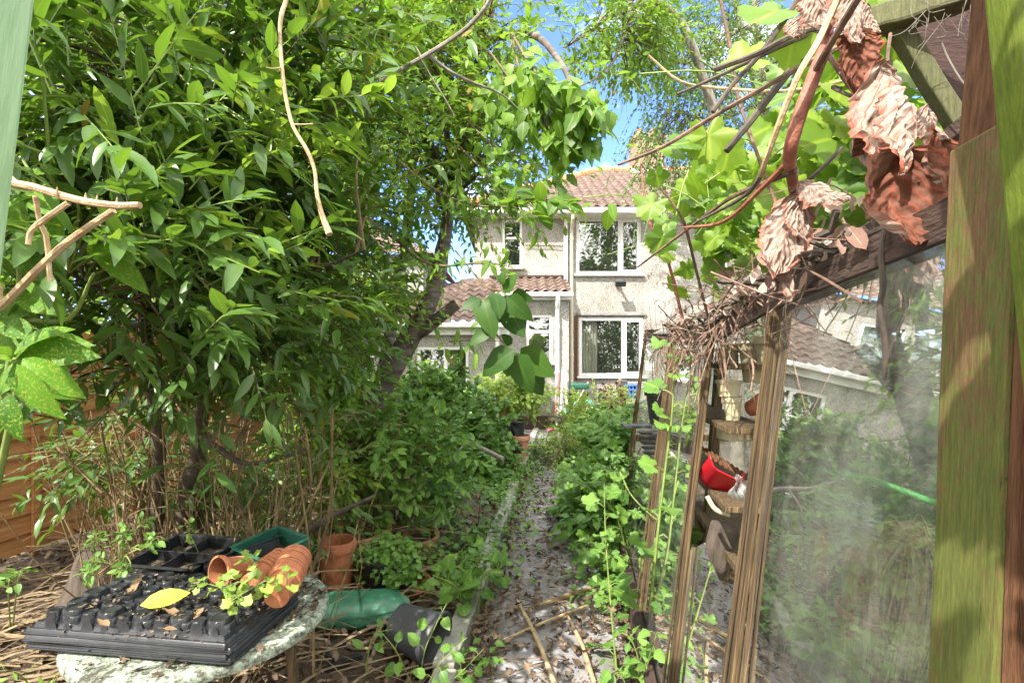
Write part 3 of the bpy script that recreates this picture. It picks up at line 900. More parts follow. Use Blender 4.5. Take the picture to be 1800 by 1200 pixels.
lt = MB(); lt.box((hx(1074), HY - .03, hz(552)), (1.62, .06, .07)); lt.build('lintel', M['concrete'], house, bevel=.01)
window(house, *W1, HY, mull=(hx(1090),), openers=((hx(1092), W1[1] - .05, W1[2] + .06, W1[3] - .06),), label='wide first floor window with one opening light')
window(house, *W2, HY, mull=(hx(1096),), curtain=True, openers=((hx(1098), W2[1] - .05, W2[2] + .06, W2[3] - .06),), label='wide ground floor window with pale curtain')
window(house, *W3, HY, transom=hz(418), fw=.055, label='narrow upstairs window with a small top light')
window(house, *W6, HY, mull=(5.9,))
# roof
rm = MB()
EV = (HY - .32, 4.98)
RY, RZ = 15.5, 7.2
roof_sheet(rm, (-1.2, EV[0], EV[1]), (8.0, EV[0], EV[1]), (2.65, RY, RZ), (8.0, RY, RZ))
roof_sheet(rm, (-1.2, 19.3, EV[1]), (-1.2, EV[0], EV[1]), (2.65, RY + .02, RZ), (2.66, RY, RZ), nu=160)
rm.add([(-1.2, 19.3, EV[1]), (8, 19.3, EV[1]), (8, RY, RZ), (2.65, RY, RZ)], [(3, 2, 1, 0)])
roof = rm.build('roof', M['tile_red'], house, smooth=False)
rd = MB()
for (a, b, n) in (((-1.2, EV[0], EV[1] + .03), (2.65, RY, RZ + .03), 13), ((2.65, RY, RZ + .03), (8.0, RY, RZ + .03), 12), ((-1.2, 19.3, EV[1] + .03), (2.65, RY, RZ + .03), 13)):
    a, b = Vector(a), Vector(b)
    for i in range(n):
        rd.tube([a.lerp(b, (i + .0) / n), a.lerp(b, (i + .97) / n)], [.135, .12], 12)
rd.build('ridge_tiles', M['ridge'], roof, smooth=True)
ch = MB()
ch.box((4.1, 15.6, 7.35), (.92, .7, 1.5)); ch.box((4.1, 15.6, 8.14), (1.02, .8, .08)); ch.box((4.1, 15.6, 8.225), (.92, .7, .09))
chim = ch.build('chimney', M['brick'], house)
for dx in (-.22, .22):
    cp = MB(); cp.lathe([(.11, 8.27), (.12, 8.3), (.10, 8.34), (.09, 8.46), (.11, 8.47), (.11, 8.51), (.08, 8.51), (.07, 8.3)], Matrix.Translation((4.1 + dx, 15.6, 0)), 14)
    cp.build('chimney_pot', M['tcot_pale'], chim, smooth=True)
fl = MB(); fl.add([(3.55, 15.2, 7.03), (4.65, 15.2, 7.03), (4.65, 15.23, 7.2), (3.55, 15.23, 7.2)], [(0, 1, 2, 3)]); fl.build('flashing', M['grey_metal'], chim)
gt = MB(); gt.beam((-1.2, HY - .36, 4.9), (8.0, HY - .36, 4.9), .12, .11); gt.build('gutter', M['white_plastic'], house, bevel=.02)
fs = MB(); fs.box((3.4, HY - .13, 4.93), (9.1, .27, .2)); fs.build('fascia', M['white_plastic'], house)
# pipes
dp = MB()
xx = hx(1004)
dp.tube([(xx, HY - .36, 4.85), (xx, HY - .36, 4.75), (xx, HY - .09, 4.55), (xx, HY - .09, .05)], .042, 10)
for z in (4.3, 3.0, 1.6, .6): dp.tube([(xx, HY - .09, z), (xx, HY - .09, z + .07)], .055, 10)
dp.build('drain_pipe', M['cream_paint'], house, smooth=True)
dq = MB(); xx = hx(994)
dq.box((xx, HY - .05, 2.6), (.085, .1, 4.4)); dq.build('corner_pipe', M['white_plastic'], house, bevel=.01)
d4 = MB(); d4.box((1.50, HY - .02, 1.8), (.07, .04, 1.5)); d4.build('corner_strip', M['old_brown'], house)
# flood light on the wall under the upstairs window
lx, lz = hx(1085), hz(501)
lm = MB(); lm.box((lx, HY - .05, lz + .02), (.1, .1, .08)); lm.beam((lx, HY - .08, lz + .03), (lx, HY - .3, lz + .05), .05, .05)
lm.box((lx, HY - .36, lz + .0), (.24, .14, .13), Matrix.Rotation(rad(35), 3, 'X'))
lm.build('flood_light', M['grey_plastic'], house, bevel=.01)
wr = MB()
zc = hz(434)
wr.tube([(hx(924), HY - .06, zc + .03), (hx(992), HY - .06, zc + .0)], .008, 5)
for i in range(14):
    x_ = hx(926 + i * 4.8); wr.tube([(x_, HY - .06, zc + .03), (x_, HY - .004, zc + .02)], .006, 4)
wr.build('cable_rail', M['dark_beam'], house)
# extension with its own lean-to roof
BY = 11.0; kb = BY / 900
bx = lambda px: (px - 900) * kb
bz = lambda py: CAMZ + (630 - py) * kb
W4 = (bx(925), bx(971), bz(637), bz(553))
em = wall_open(-.4, bx(1000), -.05, 2.95, BY, [W4])
em.add([(bx(1000), BY, -.05), (bx(1000), HY, -.05), (bx(1000), HY, 3.3), (bx(1000), BY, 2.95)], [(0, 1, 2, 3)])
em.add([(-.4, BY, -.05), (-.4, HY, -.05), (-.4, HY, 3.3), (-.4, BY, 2.95)], [(3, 2, 1, 0)])
em.build('kitchen_wall', M['pebble'], house)
window(house, *W4, BY, transom=bz(583), fw=.06, label='kitchen window with a top light')
r2 = MB(); roof_sheet(r2, (-.35, BY - .22, 2.93), (bx(1003) , BY - .22, 2.93), (-.35, HY - .01, 3.43), (bx(1003), HY - .01, 3.43), wave=.2)
r2.build('kitchen_roof', M['tile_red'], house)
f2 = MB(); f2.box(((-.35 + bx(1003)) / 2, BY - .07, 2.86), (bx(1003) + .35, .13, .12)); f2.build('kitchen_fascia', M['white_plastic'], house)
g2 = MB(); g2.beam((-.35, BY - .25, 2.9), (bx(1005), BY - .25, 2.9), .1, .09); g2.build('kitchen_gutter', M['white_plastic'], house, bevel=.02)
d2 = MB(); xx = bx(979)
d2.tube([(xx, BY - .25, 2.87), (xx, BY - .25, 2.78), (xx, BY - .07, 2.62), (xx, BY - .07, .05)], .05, 10)
for z in (2.2, 1.2): d2.tube([(xx, BY - .07, z), (xx, BY - .07, z + .07)], .06, 10)
d2.build('kitchen_pipe', M['white_plastic'], house, smooth=True)
fl2 = MB(); fl2.box((.35, HY - .03, 3.47), (1.75, .06, .05)); fl2.build('lead_flashing', M['dark_beam'], house)
p2 = MB(); p2.box(((-.4 + bx(1000)) / 2, BY - .012, .15), (bx(1000) + .4, .03, .34)); p2.build('kitchen_plinth', M['dark_beam'], house)
# outhouse nearer the camera
AY = 9.8; ka = AY / 900
ax = lambda px: (px - 900) * ka
az = lambda py: CAMZ + (630 - py) * ka
W5 = (ax(733), ax(824), az(699), az(609))
om = wall_open(-3.3, ax(889), -.05, 2.2, AY, [W5])
om.add([(ax(889), AY, -.05), (ax(889), BY, -.05), (ax(889), BY, 2.7), (ax(889), AY, 2.2)], [(0, 1, 2, 3)])
om.add([(-3.3, AY, -.05), (-3.3, HY, -.05), (-3.3, HY, 2.2), (-3.3, AY, 2.2)], [(3, 2, 1, 0)])
om.build('outhouse_wall', M['pebble'], house)
window(house, *W5, AY, mull=(ax(783),), fw=.06, openers=((W5[0] + .05, ax(781), W5[2] + .06, az(652)),), label='low outhouse window with a small opening light')
r3 = MB(); roof_sheet(r3, (-3.5, AY - .22, 2.2), (-.06, AY - .22, 2.2), (-.9, HY - .02, 3.4), (-.06, HY - .02, 3.4), wave=.21)
roof_sheet(r3, (-3.5, HY + .5, 2.2), (-3.5, AY - .22, 2.2), (-.92, HY + .3, 3.4), (-.9, HY - .02, 3.4), nu=90)
r3.build('outhouse_roof', M['tile_red'], house)
g3 = MB(); g3.beam((-3.5, AY - .25, 2.17), (-.02, AY - .25, 2.17), .1, .09); g3.build('outhouse_gutter', M['white_plastic'], house, bevel=.02)
f3 = MB(); f3.box((-1.7, AY - .07, 2.1), (3.3, .13, .2)); f3.build('outhouse_fascia', M['white_plastic'], house)
d3 = MB(); xx = ax(874); d3.tube([(xx, AY - .24, 2.14), (xx, AY - .24, 2.05), (xx, AY - .07, 1.92), (xx, AY - .07, .05)], .045, 10); d3.build('outhouse_pipe', M['white_plastic'], house, smooth=True)

# neighbouring house seen in gaps of the leaves
nb = thing('neighbouring_house', 'pale rendered house glimpsed through the tree left of the pebbledashed house', 'house', (-6, 15, 0))
nw = wall_open(-11, -2.6, -.05, 4.6, 15, [(-4.6, -3.6, 2.9, 4.0), (-7.4, -6.2, 2.9, 4.0), (-7.4, -5.6, .9, 2.1)])
nw.add([(-2.6, 15, -.05), (-2.6, 22, -.05), (-2.6, 22, 4.6), (-2.6, 15, 4.6)], [(0, 1, 2, 3)])
nw.build('wall', M['pebble'], nb)
window(nb, -4.6, -3.6, 2.9, 4.0, 15); window(nb, -7.4, -6.2, 2.9, 4.0, 15); window(nb, -7.4, -5.6, .9, 2.1, 15)
nr = MB(); roof_sheet(nr, (-11.3, 14.7, 4.55), (-2.3, 14.7, 4.55), (-11.3, 18.4, 6.6), (-5.5, 18.4, 6.6), wave=.3)
roof_sheet(nr, (-2.3, 14.7, 4.55), (-2.3, 22, 4.55), (-5.5, 18.4, 6.6), (-5.5, 18.45, 6.6), nu=100)
nr.build('roof', M['tile_red'], nb)

# ------------------------------------------------------------------ left fence
def fence_pt(t):                 # runs along the left boundary
    y = 1.2 + t
    return Vector((-3.6 + SL * (y - 3.77), y, 0))
panel_lab = ['orange brown lap fence panel at the left edge, behind the black trays',
             'orange brown fence panel behind the tangle of bare stems',
             'sunlit orange brown fence panel behind the thick cherry trunk',
             'far orange brown fence panel next to the outhouse wall']
for k in range(4):
    t0 = -.2 + k * 1.92 + (.0 if k else 0); t1 = t0 + 1.82
    a, b = fence_pt(t0), fence_pt(t1)
    d = (b - a).normalized(); nrm_ = Vector((d.y, -d.x, 0))
    root = thing('garden_fence', panel_lab[k], 'fence', a.lerp(b, .5), 'fence panels along the left boundary')
    m = MB()
    for i in range(12):
        z = .12 + i * .142
        dz = RND.uniform(-.012, .012)
        wv = [RND.uniform(-.006, .006) for _ in range(9)]
        vs = []; fs_ = []
        for j in range(9):
            c = a.lerp(b, j / 8)
            top = z + .16 + wv[j]; bot = z + dz + wv[-j]
            vs += [c + Vector((0, 0, bot)) + nrm_ * .022, c + Vector((0, 0, top)) + nrm_ * .006, c + Vector((0, 0, top)) - nrm_ * .004, c + Vector((0, 0, bot)) + nrm_ * .012]
        for j in range(8):
            for q in range(4):
                fs_.append((j * 4 + q, j * 4 + 4 + q, j * 4 + 4 + (q + 1) % 4, j * 4 + (q + 1) % 4))
        m.add(vs, fs_)
    m.build('boards', M['fence'], root)
    bt = MB()
    for s in (.02, .5, .98):
        c = a.lerp(b, s) + nrm_ * .034
        bt.box(c + Vector((0, 0, .98)), (.045, .022, 1.78), Matrix.Rotation(math.atan2(d.y, d.x), 3, 'Z'))
    bt.build('battens', M['fence'], root)
for k in range(4):
    a = fence_pt(-.25 + k * 1.92)
    m = MB(); m.box((a.x, a.y, .95), (.09, .09, 2.0), Matrix.Rotation(rad(8), 3, 'Z'))
    o = m.build('fence_post', M['old_brown'], bevel=.006)
    tag(o, ['dark timber post at the near end of the fence', 'dark timber post between the two nearest fence panels', 'dark timber fence post behind the bare stems', 'dark timber fence post behind the cherry trunk'][k], 'post', 'posts of the left fence')

# ================================================================== TREES AND SHRUBS
def A(px, py, Y): return np.array(P(px, py, Y))

# --- cherry tree in the middle distance
cherry = thing('cherry_tree', 'cherry tree with thick forked trunk and sawn off limb before the outhouse', 'tree', P(625, 933, 4.6))
tm = MB()
cy = 4.6
l1 = limb(tm, [P(600, 950, cy), P(604, 800, cy), P(608, 680, cy), P(612, 560, cy + .1), P(604, 330, cy + .2), P(606, 100, cy + .3), P(585, -220, cy + .4), P(560, -500, cy + .3)], [.24, .175, .155, .10, .065, .05, .04, .02], wob=.006)
l2 = limb(tm, [P(650, 950, cy), P(655, 800, cy), P(668, 690, cy), P(716, 600, cy), P(762, 515, cy + .05), P(784, 400, cy + .1), P(812, 250, cy + .1), P(850, 70, cy), P(905, -170, cy - .2), P(930, -420, cy - .3)], [.22, .135, .115, .10, .08, .058, .05, .042, .03, .015], wob=.004)
stub = limb(tm, [P(730, 592, cy), P(752, 575, cy - .03), P(775, 556, cy - .05), P(803, 534, cy - .06)], [.05, .056, .054, .052], n=12)
l3 = limb(tm, [P(612, 600, cy), P(540, 545, cy - .3), P(500, 500, cy - .5), P(440, 380, cy - .6), P(400, 200, cy - .7)], [.07, .055, .045, .03, .015], wob=.004)
l4 = limb(tm, [P(668, 690, cy), P(690, 560, cy + .5), P(715, 400, cy + .8), P(730, 200, cy + .9), P(735, -100, cy + 1)], [.07, .055, .045, .035, .015], wob=.004)
l5 = limb(tm, [P(850, 70, cy), P(930, 60, cy - .9), P(985, 110, cy - 1.7), P(1010, 180, cy - 2.1)], [.035, .025, .016, .008])
tr = tm.build('trunk', M['bark_cherry'], cherry, smooth=True)
cap = MB(); c0 = P(803, 534, cy - .06); dd = (P(803, 534, cy - .06) - P(775, 556, cy - .05)).normalized()
cap.tube([c0 + dd * .001, c0 + dd * .006], [.05, .048], 12); cap.build('cut_end', M['pale_cane'], tr)
limbs = l1[8:] + l2[12:] + l3 + l4
foliage(cherry, limbs, [
    (A(620, 130, 4.7), (1.2, 1.1, 1.25), 3.2), (A(780, 90, 4.5), (.8, .9, .9), 1.9), (A(690, 330, 4.7), (.7, .8, .6), 1.0), (A(560, 400, 4.4), (.75, .8, .9), 1.5),
    (A(840, 330, 4.4), (.3, .5, .45), .3), (A(600, 560, 4.3), (.4, .6, .4), .4), (A(480, 250, 4.6), (.8, .7, 1.1), 1.4), (A(660, -350, 4.6), (1.8, 1.4, 1.4), 1.2), (A(855, 40, 3.9), (.3, .5, .4), .4), (A(900, 200, 3.6), (.25, .4, .3), .35), (A(560, 560, 4.0), (.5, .5, .45), .9), (A(690, 520, 4.2), (.25, .3, .28), .3), (A(700, 200, 3.6), (.6, .5, .7), 1.0)],
    620, 5, 11, .38, .075, 'lance_lo', M['cherry_leaf'], M['twig'], droop=.35, hang=.35, gap=.24, gscale=1.5, seed=3, shell=1.4, r0=.016, wide=1.25, jit=.35, spread=.13)
# low near branches of the same tree hanging into the view
bm_ = MB()
def near_spray(pts, r, leafL, n, tpl, Y, seed, hang, mat, name):
    pp = spline(pts, 16); bm_.tube(pp, [r * (1 - .7 * i / 16) for i in range(17)], 5)
    pos = []; d = []; nn = []
    for i in range(n):
        t = RND.uniform(.25, 1)
        k = min(int(t * 16), 15)
        p = pp[k].lerp(pp[k + 1], t * 16 - k)
        side = Vector(NR.normal(0, 1, 3)); side.y *= .7
        dr = ((pp[k + 1] - pp[k]).normalized() * .5 + side.normalized() * .9 + Vector((0, 0, -hang)))
        pos.append(p + Vector(NR.normal(0, .035, 3))); d.append(dr); nn.append(Vector((0, -.55, .9)) + Vector(NR.normal(0, .35, 3)))
    return leaves_mesh(name, mat, cherry, pos, d, nn, leafL * NR.uniform(.65, 1.2, n), tpl, 1.0)
l5s = [P(985, 110, 2.9), P(1010, 180, 2.5)]
near_spray([P(900, 60, 3.2), P(930, 110, 2.7), P(960, 150, 2.5), P(1010, 175, 2.4), P(1050, 200, 2.35)], .01, .105, 150, 'nettle', 2.5, 1, .75, M['cherry_leaf'], 'near_leaves')
near_spray([P(900, 60, 3.2), P(915, 130, 2.8), P(950, 200, 2.6), P(985, 250, 2.5), P(1020, 260, 2.45)], .008, .10, 120, 'nettle', 2.5, 2, .8, M['cherry_leaf'], 'near_leaves')
near_spray([P(905, 60, 3.4), P(890, 110, 3.0), P(880, 180, 2.8), P(900, 240, 2.7)], .008, .095, 80, 'nettle', 2.5, 3, .7, M['cherry_leaf'], 'near_leaves')
near_spray([P(860, 90, 3.0), P(930, 180, 2.7), P(990, 215, 2.6), P(1060, 225, 2.5)], .006, .085, 80, 'nettle', 2.5, 9, .6, M['cherry_leaf'], 'near_leaves')
near_spray([P(820, 210, 3.2), P(850, 240, 2.9), P(930, 300, 2.7), P(990, 330, 2.6)], .006, .08, 60, 'nettle', 2.5, 9, .6, M['cherry_leaf'], 'near_leaves')
near_spray([P(800, 250, 3.6), P(850, 300, 2.9), P(900, 345, 2.6), P(960, 350, 2.5), P(1055, 355, 2.4)], .007, .115, 42, 'oval', 2.5, 4, .2, M['cherry_leaf'], 'near_leaves')
near_spray([P(700, 280, 3.6), P(760, 330, 3.0), P(830, 360, 2.7), P(905, 365, 2.6), P(950, 385, 2.5)], .008, .09, 48, 'lance', 2.5, 4, .35, M['cherry_leaf'], 'near_leaves')
near_spray([P(640, 380, 3.4), P(700, 425, 2.7), P(760, 465, 2.4), P(850, 462, 2.3), P(905, 470, 2.2)], .009, .085, 34, 'lance', 2.4, 5, .2, M['cherry_leaf'], 'near_leaves')
near_spray([P(790, 600, 2.6), P(830, 598, 2.4), P(900, 600, 2.3)], .004, .075, 14, 'lance', 2.4, 5, .4, M['cherry_leaf'], 'near_leaves')
near_spray([P(850, 380, 2.8), P(865, 430, 2.6), P(880, 470, 2.5)], .004, .07, 14, 'lance', 2.4, 5, .5, M['cherry_leaf'], 'near_leaves')
# the broad oval leaves dangling beside the extension
pp = spline([P(800, 440, 2.6), P(850, 500, 2.0), P(880, 510, 1.75), P(890, 520, 1.7)], 10); bm_.tube(pp, .004, 5)
pp2 = spline([P(855, 545, 1.8), P(868, 580, 1.75), P(895, 615, 1.7), P(905, 625, 1.7)], 8); bm_.tube(pp2, .0035, 5)
pp3 = spline([P(880, 510, 1.75), P(860, 530, 1.78), P(855, 545, 1.8)], 6); bm_.tube(pp3, .0035, 5)
hl = [((885, 515), (905, 485), .085), ((880, 500), (885, 478), .06), ((880, 515), (855, 545), .07), ((850, 525), (860, 575), .10), ((845, 525), (815, 540), .07), ((885, 520), (915, 580), .125), ((890, 520), (925, 555), .11),
      ((900, 515), (930, 525), .05), ((870, 515), (880, 550), .10), ((905, 615), (850, 650), .13), ((905, 620), (885, 660), .07), ((910, 625), (955, 685), .15), ((905, 620), (930, 680), .14), ((900, 605), (885, 590), .05), ((860, 580), (830, 600), .06), ((915, 612), (965, 655), .13)]
pos = []; d = []; nn = []; LL = []
for (a, b, L_) in hl:
    y0 = 1.72 + RND.uniform(-.06, .06)
    pa, pb = P(*a, y0), P(*b, y0 - .02 + RND.uniform(-.05, .05))
    pos.append(pa); d.append(pb - pa); nn.append((RND.uniform(-.5, .5), -1, RND.uniform(-.1, .5))); LL.append((pb - pa).length * 1.15)
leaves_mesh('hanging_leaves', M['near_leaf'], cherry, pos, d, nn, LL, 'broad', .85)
bm_.build('near_twigs', M['twig'], cherry, smooth=True)

# --- bay tree close on the left
bay = thing('bay_tree', 'dense glossy bay tree of many stems filling the left foreground', 'tree', (-1.55, 2.75, 0))
tm = MB()
b1 = limb(tm, [P(296, 1120, 2.85), P(318, 930, 2.8), P(350, 760, 2.7), P(372, 620, 2.6), P(386, 420, 2.5), P(388, 250, 2.45), P(375, 120, 2.4), P(350, -150, 2.4)], [.045, .04, .034, .03, .026, .024, .018, .01], wob=.003)
b2 = limb(tm, [P(340, 1120, 3.0), P(350, 860, 2.95), P(356, 680, 2.9), P(395, 520, 2.8), P(430, 330, 2.7), P(470, 80, 2.6), P(500, -200, 2.6)], [.045, .04, .034, .028, .022, .018, .01], wob=.003)
b3 = limb(tm, [P(250, 1120, 2.85), P(280, 860, 2.75), P(262, 640, 2.5), P(240, 420, 2.3), P(210, 200, 2.2), P(170, 0, 2.1), P(150, -200, 2.1)], [.035, .032, .028, .022, .018, .014, .01], wob=.003)
b4 = limb(tm, [P(390, 330, 2.5), P(340, 250, 2.35), P(305, 225, 2.2), P(250, 150, 2.0)], [.02, .017, .013, .007])
b5 = limb(tm, [P(375, 620, 2.6), P(300, 560, 2.3), P(200, 520, 2.0), P(120, 480, 1.8)], [.018, .014, .01, .005])
b6 = limb(tm, [P(345, 760, 2.7), P(385, 790, 2.6), P(440, 815, 2.5), P(540, 790, 2.5)], [.022, .018, .012, .006])
b7 = limb(tm, [P(330, 1000, 2.9), P(460, 990, 2.8), P(560, 920, 2.75), P(660, 870, 2.8)], [.022, .022, .018, .008])
b8 = limb(tm, [P(395, 520, 2.8), P(470, 480, 2.6), P(560, 470, 2.4), P(640, 440, 2.3)], [.02, .015, .01, .005])
tm.build('trunk', M['bark_dark'], bay, smooth=True)
th = MB()                                   # bare thin stems of its skirt
for i in range(300):
    px = RND.uniform(170, 560); Y = RND.uniform(2.3, 3.7)
    base = G(px, max(630 + 900 * CAMZ / Y, 700)); base = Vector(((px - 900) / 900 * Y, Y, 0))
    h = RND.uniform(.5, 1.35); lean = Vector((RND.gauss(0, .16), RND.gauss(-.05, .14), 0))
    top = base + Vector((0, 0, h)) + lean * h * 1.4
    mid = base.lerp(top, .5) + Vector((RND.gauss(0, .06), RND.gauss(0, .06), 0))
    r_ = RND.choice([.002, .003, .003, .004, .005, .007, .010])
    th.tube(spline([base, mid, top], 7), [r_ * (1 - .08 * q) for q in range(8)], 5, caps=False)
    if RND.random() < .7:
        s = base.lerp(top, RND.uniform(.3, .8)); e = s + Vector((RND.gauss(0, .22), RND.gauss(0, .15), RND.uniform(-.15, .3)))
        th.tube(spline([s, s.lerp(e, .5) + Vector((0, 0, RND.uniform(-.05, .07))), e], 5), r_ * .5, 4, caps=False)
for i in range(260):                        # fine dead twigs tangled between the stems
    px = RND.uniform(150, 560); Y = RND.uniform(2.3, 3.6)
    s = Vector(((px - 900) / 900 * Y, Y, RND.uniform(.15, 1.25))); e = s + Vector((RND.gauss(0, .22), RND.gauss(0, .15), RND.gauss(0, .2)))
    th.tube(spline([s, s.lerp(e, .5) + Vector(NR.normal(0, .05, 3)), e], 6), RND.uniform(.0010, .0026), 4, caps=False)
th.build('bare_stems', M['thicket'], bay, smooth=True)
limbs = b1[14:] + b2[14:] + b3[12:] + b4 + b5 + b8
BAY_E = [(A(200, 120, 2.15), (.62, .5, .6), 1.5), (A(380, 120, 2.4), (.6, .5, .6), 1.3), (A(300, 330, 2.2), (.6, .5, .45), 1.3), (A(420, 420, 2.5), (.5, .5, .5), 1.0), (A(170, 400, 1.9), (.4, .4, .3), .7),
         (A(330, 540, 2.1), (.45, .4, .2), .55), (A(500, 540, 2.5), (.3, .4, .3), .4), (A(550, 250, 2.6), (.4, .4, .6), .7), (A(170, 590, 1.95), (.35, .35, .16), .55), (A(110, 660, 2.0), (.25, .3, .12), .3), (A(320, -300, 2.5), (1.0, .7, .5), .45), (A(100, 250, 1.8), (.3, .3, .5), .5), (A(560, 60, 2.6), (.4, .4, .4), .4)]
foliage(bay, limbs, BAY_E, 300, 5, 12, .34, .096, 'lance', M['bay_leaf'], M['twig'], droop=.1, hang=.05, gap=.27, gscale=1.9, seed=8, shell=1.3, r0=.012, tw_r=(.0028, .0012), jit=.36, spread=.10, tw_mat=None, wide=.9, ljit=.45, zmin=1.33)
# its lower and outer sprays
foliage(bay, b6 + b7 + b5 + b2[6:16], [(A(400, 690, 2.5), (.42, .35, .15), 1), (A(480, 760, 2.6), (.3, .35, .15), .6), (A(250, 640, 2.2), (.3, .3, .1), .5), (A(520, 650, 2.6), (.25, .3, .2), .25)],
        20, 3, 8, .30, .09, 'lance', M['bay_leaf'], M['thicket'], droop=.15, hang=.15, jit=.35, spread=.08, r0=.007, name='lower_leaves')
# brighter shoots catching the sun near the camera
foliage(bay, b3[14:] + b4 + b5, [(A(330, 190, 1.75), (.3, .15, .12), 1), (A(300, 330, 1.7), (.35, .15, .12), 1), (A(360, 560, 1.7), (.3, .15, .15), 1), (A(160, 160, 1.5), (.2, .12, .22), .8), (A(200, 420, 1.5), (.25, .12, .12), .8), (A(100, 210, 1.4), (.1, .12, .3), .7)],
        24, 3, 12, .34, .115, 'lance', M['bay_leaf'], M['green_twig'], droop=.05, hang=.05, jit=.3, spread=.06, r0=.006, name='leaves')
foliage(bay, b3[14:] + b4 + b5, [(A(330, 190, 1.75), (.4, .15, .15), 1), (A(300, 400, 1.7), (.4, .15, .2), 1), (A(450, 300, 2.0), (.3, .2, .3), 1)],
        16, 2, 11, .30, .095, 'lance', M['shrub_leaf'], M['green_twig'], droop=.05, hang=.0, jit=.28, spread=.06, r0=.006, name='leaves')

# --- background trees and hedge that close the view behind
def bg_tree(name, label, base, h, ells, ncl, ntw, K, leafL, tpl, lm, bark, group=None, gap=.2, seed=0., r=.12, cat='tree', **kw):
    root = thing(name, label, cat, base, group)
    m = MB(); b = Vector(base)
    cs = [Vector(e[0]) for e in ells]
    top = max(cs, key=lambda c: c.z)
    tl = limb(m, [b, b.lerp(Vector((b.x * .6 + top.x * .4, b.y * .6 + top.y * .4, h * .45)), 1), top], [r, r * .7, r * .2], n=14, wob=.02)
    ll = list(tl[5:])
    for c in cs:
        q = tl[6]
        ll += limb(m, [q, q.lerp(c, .5) + Vector((0, 0, .15)), c], [r * .45, r * .3, r * .1], n=8, wob=.015)
    m.build('trunk', bark, root, smooth=True)
    foliage(root, ll, ells, ncl, ntw, K, kw.pop('twlen', .5), leafL, tpl, lm, bark, gap=gap, seed=seed, r0=.02, **kw)
    return root

bg_tree('hazel_shrub', 'leafy hazel thicket behind the cherry trunk against the fence', (-2.2, 6.3, 0), 3.5,
        [(A(560, 560, 6.2), (.9, .7, 1.0)), (A(430, 520, 6.3), (.9, .7, 1.2)), (A(330, 420, 6.0), (.9, .7, 1.3)), (A(640, 640, 6.4), (.5, .5, .55))], 170, 5, 9, .085, 'oval_lo', M['shrub_leaf'], M['bark_dark'], gap=.2, seed=5, r=.06, twlen=.4, droop=.2, hang=.2)
bg_tree('neighbour_shrub', 'mid green shrub looking over the fence behind the spotted laurel', (-4.8, 4.4, 0), 2.8,
        [(A(60, 560, 4.6), (.7, .6, .6)), (A(170, 500, 5.2), (.9, .7, .8)), (A(20, 420, 4.6), (.6, .6, .7))], 130, 5, 9, .09, 'lance_lo', M['cherry_leaf'], M['bark_dark'], gap=.12, seed=19, r=.06, twlen=.4, cat='shrub', wide=1.4)
bg_tree('ash_tree', 'tall light green tree standing behind the bay tree', (-4.6, 7.6, 0), 6.0,
        [(A(300, 200, 7.6), (1.8, 1.3, 1.8)), (A(450, 60, 7.6), (1.6, 1.3, 1.6)), (A(130, 100, 7.0), (1.5, 1.2, 1.8)), (A(560, 240, 7.6), (1.0, 1.0, 1.3))], 240, 5, 9, .13, 'lance_lo', M['cherry_leaf'], M['bark_grey'], gap=.22, seed=15, twlen=.6, droop=.3, hang=.25, wide=1.3, spread=.2)

# --- birch hanging over the house on the right
birch = thing('birch_tree', 'tall birch with small hanging leaves over the house roof on the right', 'tree', (5.4, 10.2, 0))
tm = MB()
k1 = limb(tm, [(5.4, 10.2, 0), (5.3, 10.1, 2.5), (5.0, 10.0, 5.0), (4.7, 9.8, 7.5), (4.5, 9.6, 10)], [.2, .16, .12, .08, .03], wob=.01)
k2 = limb(tm, [(5.05, 10.0, 4.8), P(1330, 60, 9.6), P(1220, 110, 9.2), P(1140, 95, 9.0)], [.07, .05, .03, .012], wob=.01)
k3 = limb(tm, [(4.8, 9.9, 6.3), P(1270, -60, 9.4), P(1180, -40, 9.0), P(1070, 20, 8.6)], [.06, .045, .03, .012], wob=.01)
k4 = limb(tm, [(5.1, 10.0, 4.2), P(1340, 200, 9.6), P(1260, 210, 9.3), P(1160, 190, 9.2)], [.05, .035, .02, .01], wob=.01)
tm.build('trunk', M['bark_grey'], birch, smooth=True)
foliage(birch, k1[12:] + k2 + k3 + k4, [(A(1200, 60, 9.0), (1.1, .9, 1.0), 1.3), (A(1310, 100, 9.2), (1.2, 1.0, 1.3), 1.3), (A(1210, 200, 9.2), (.75, .6, .75), 1.0), (A(1130, 20, 8.8), (.5, .6, .6), .35), (A(1180, 260, 9.3), (.5, .4, .45), .45),
         (A(1250, -250, 9.3), (1.8, 1.4, 1.4), 1.1), (A(1420, 160, 9.4), (1.2, .9, 1.4), .9)], 330, 6, 13, .55, .06, 'tiny', M['birch_leaf'], M['twig'], droop=.75, hang=.55, gap=.2, gscale=1.3, seed=21, r0=.014, tw_r=(.004, .0015), jit=.5, spread=.2, upd=-.1, upn=.3)
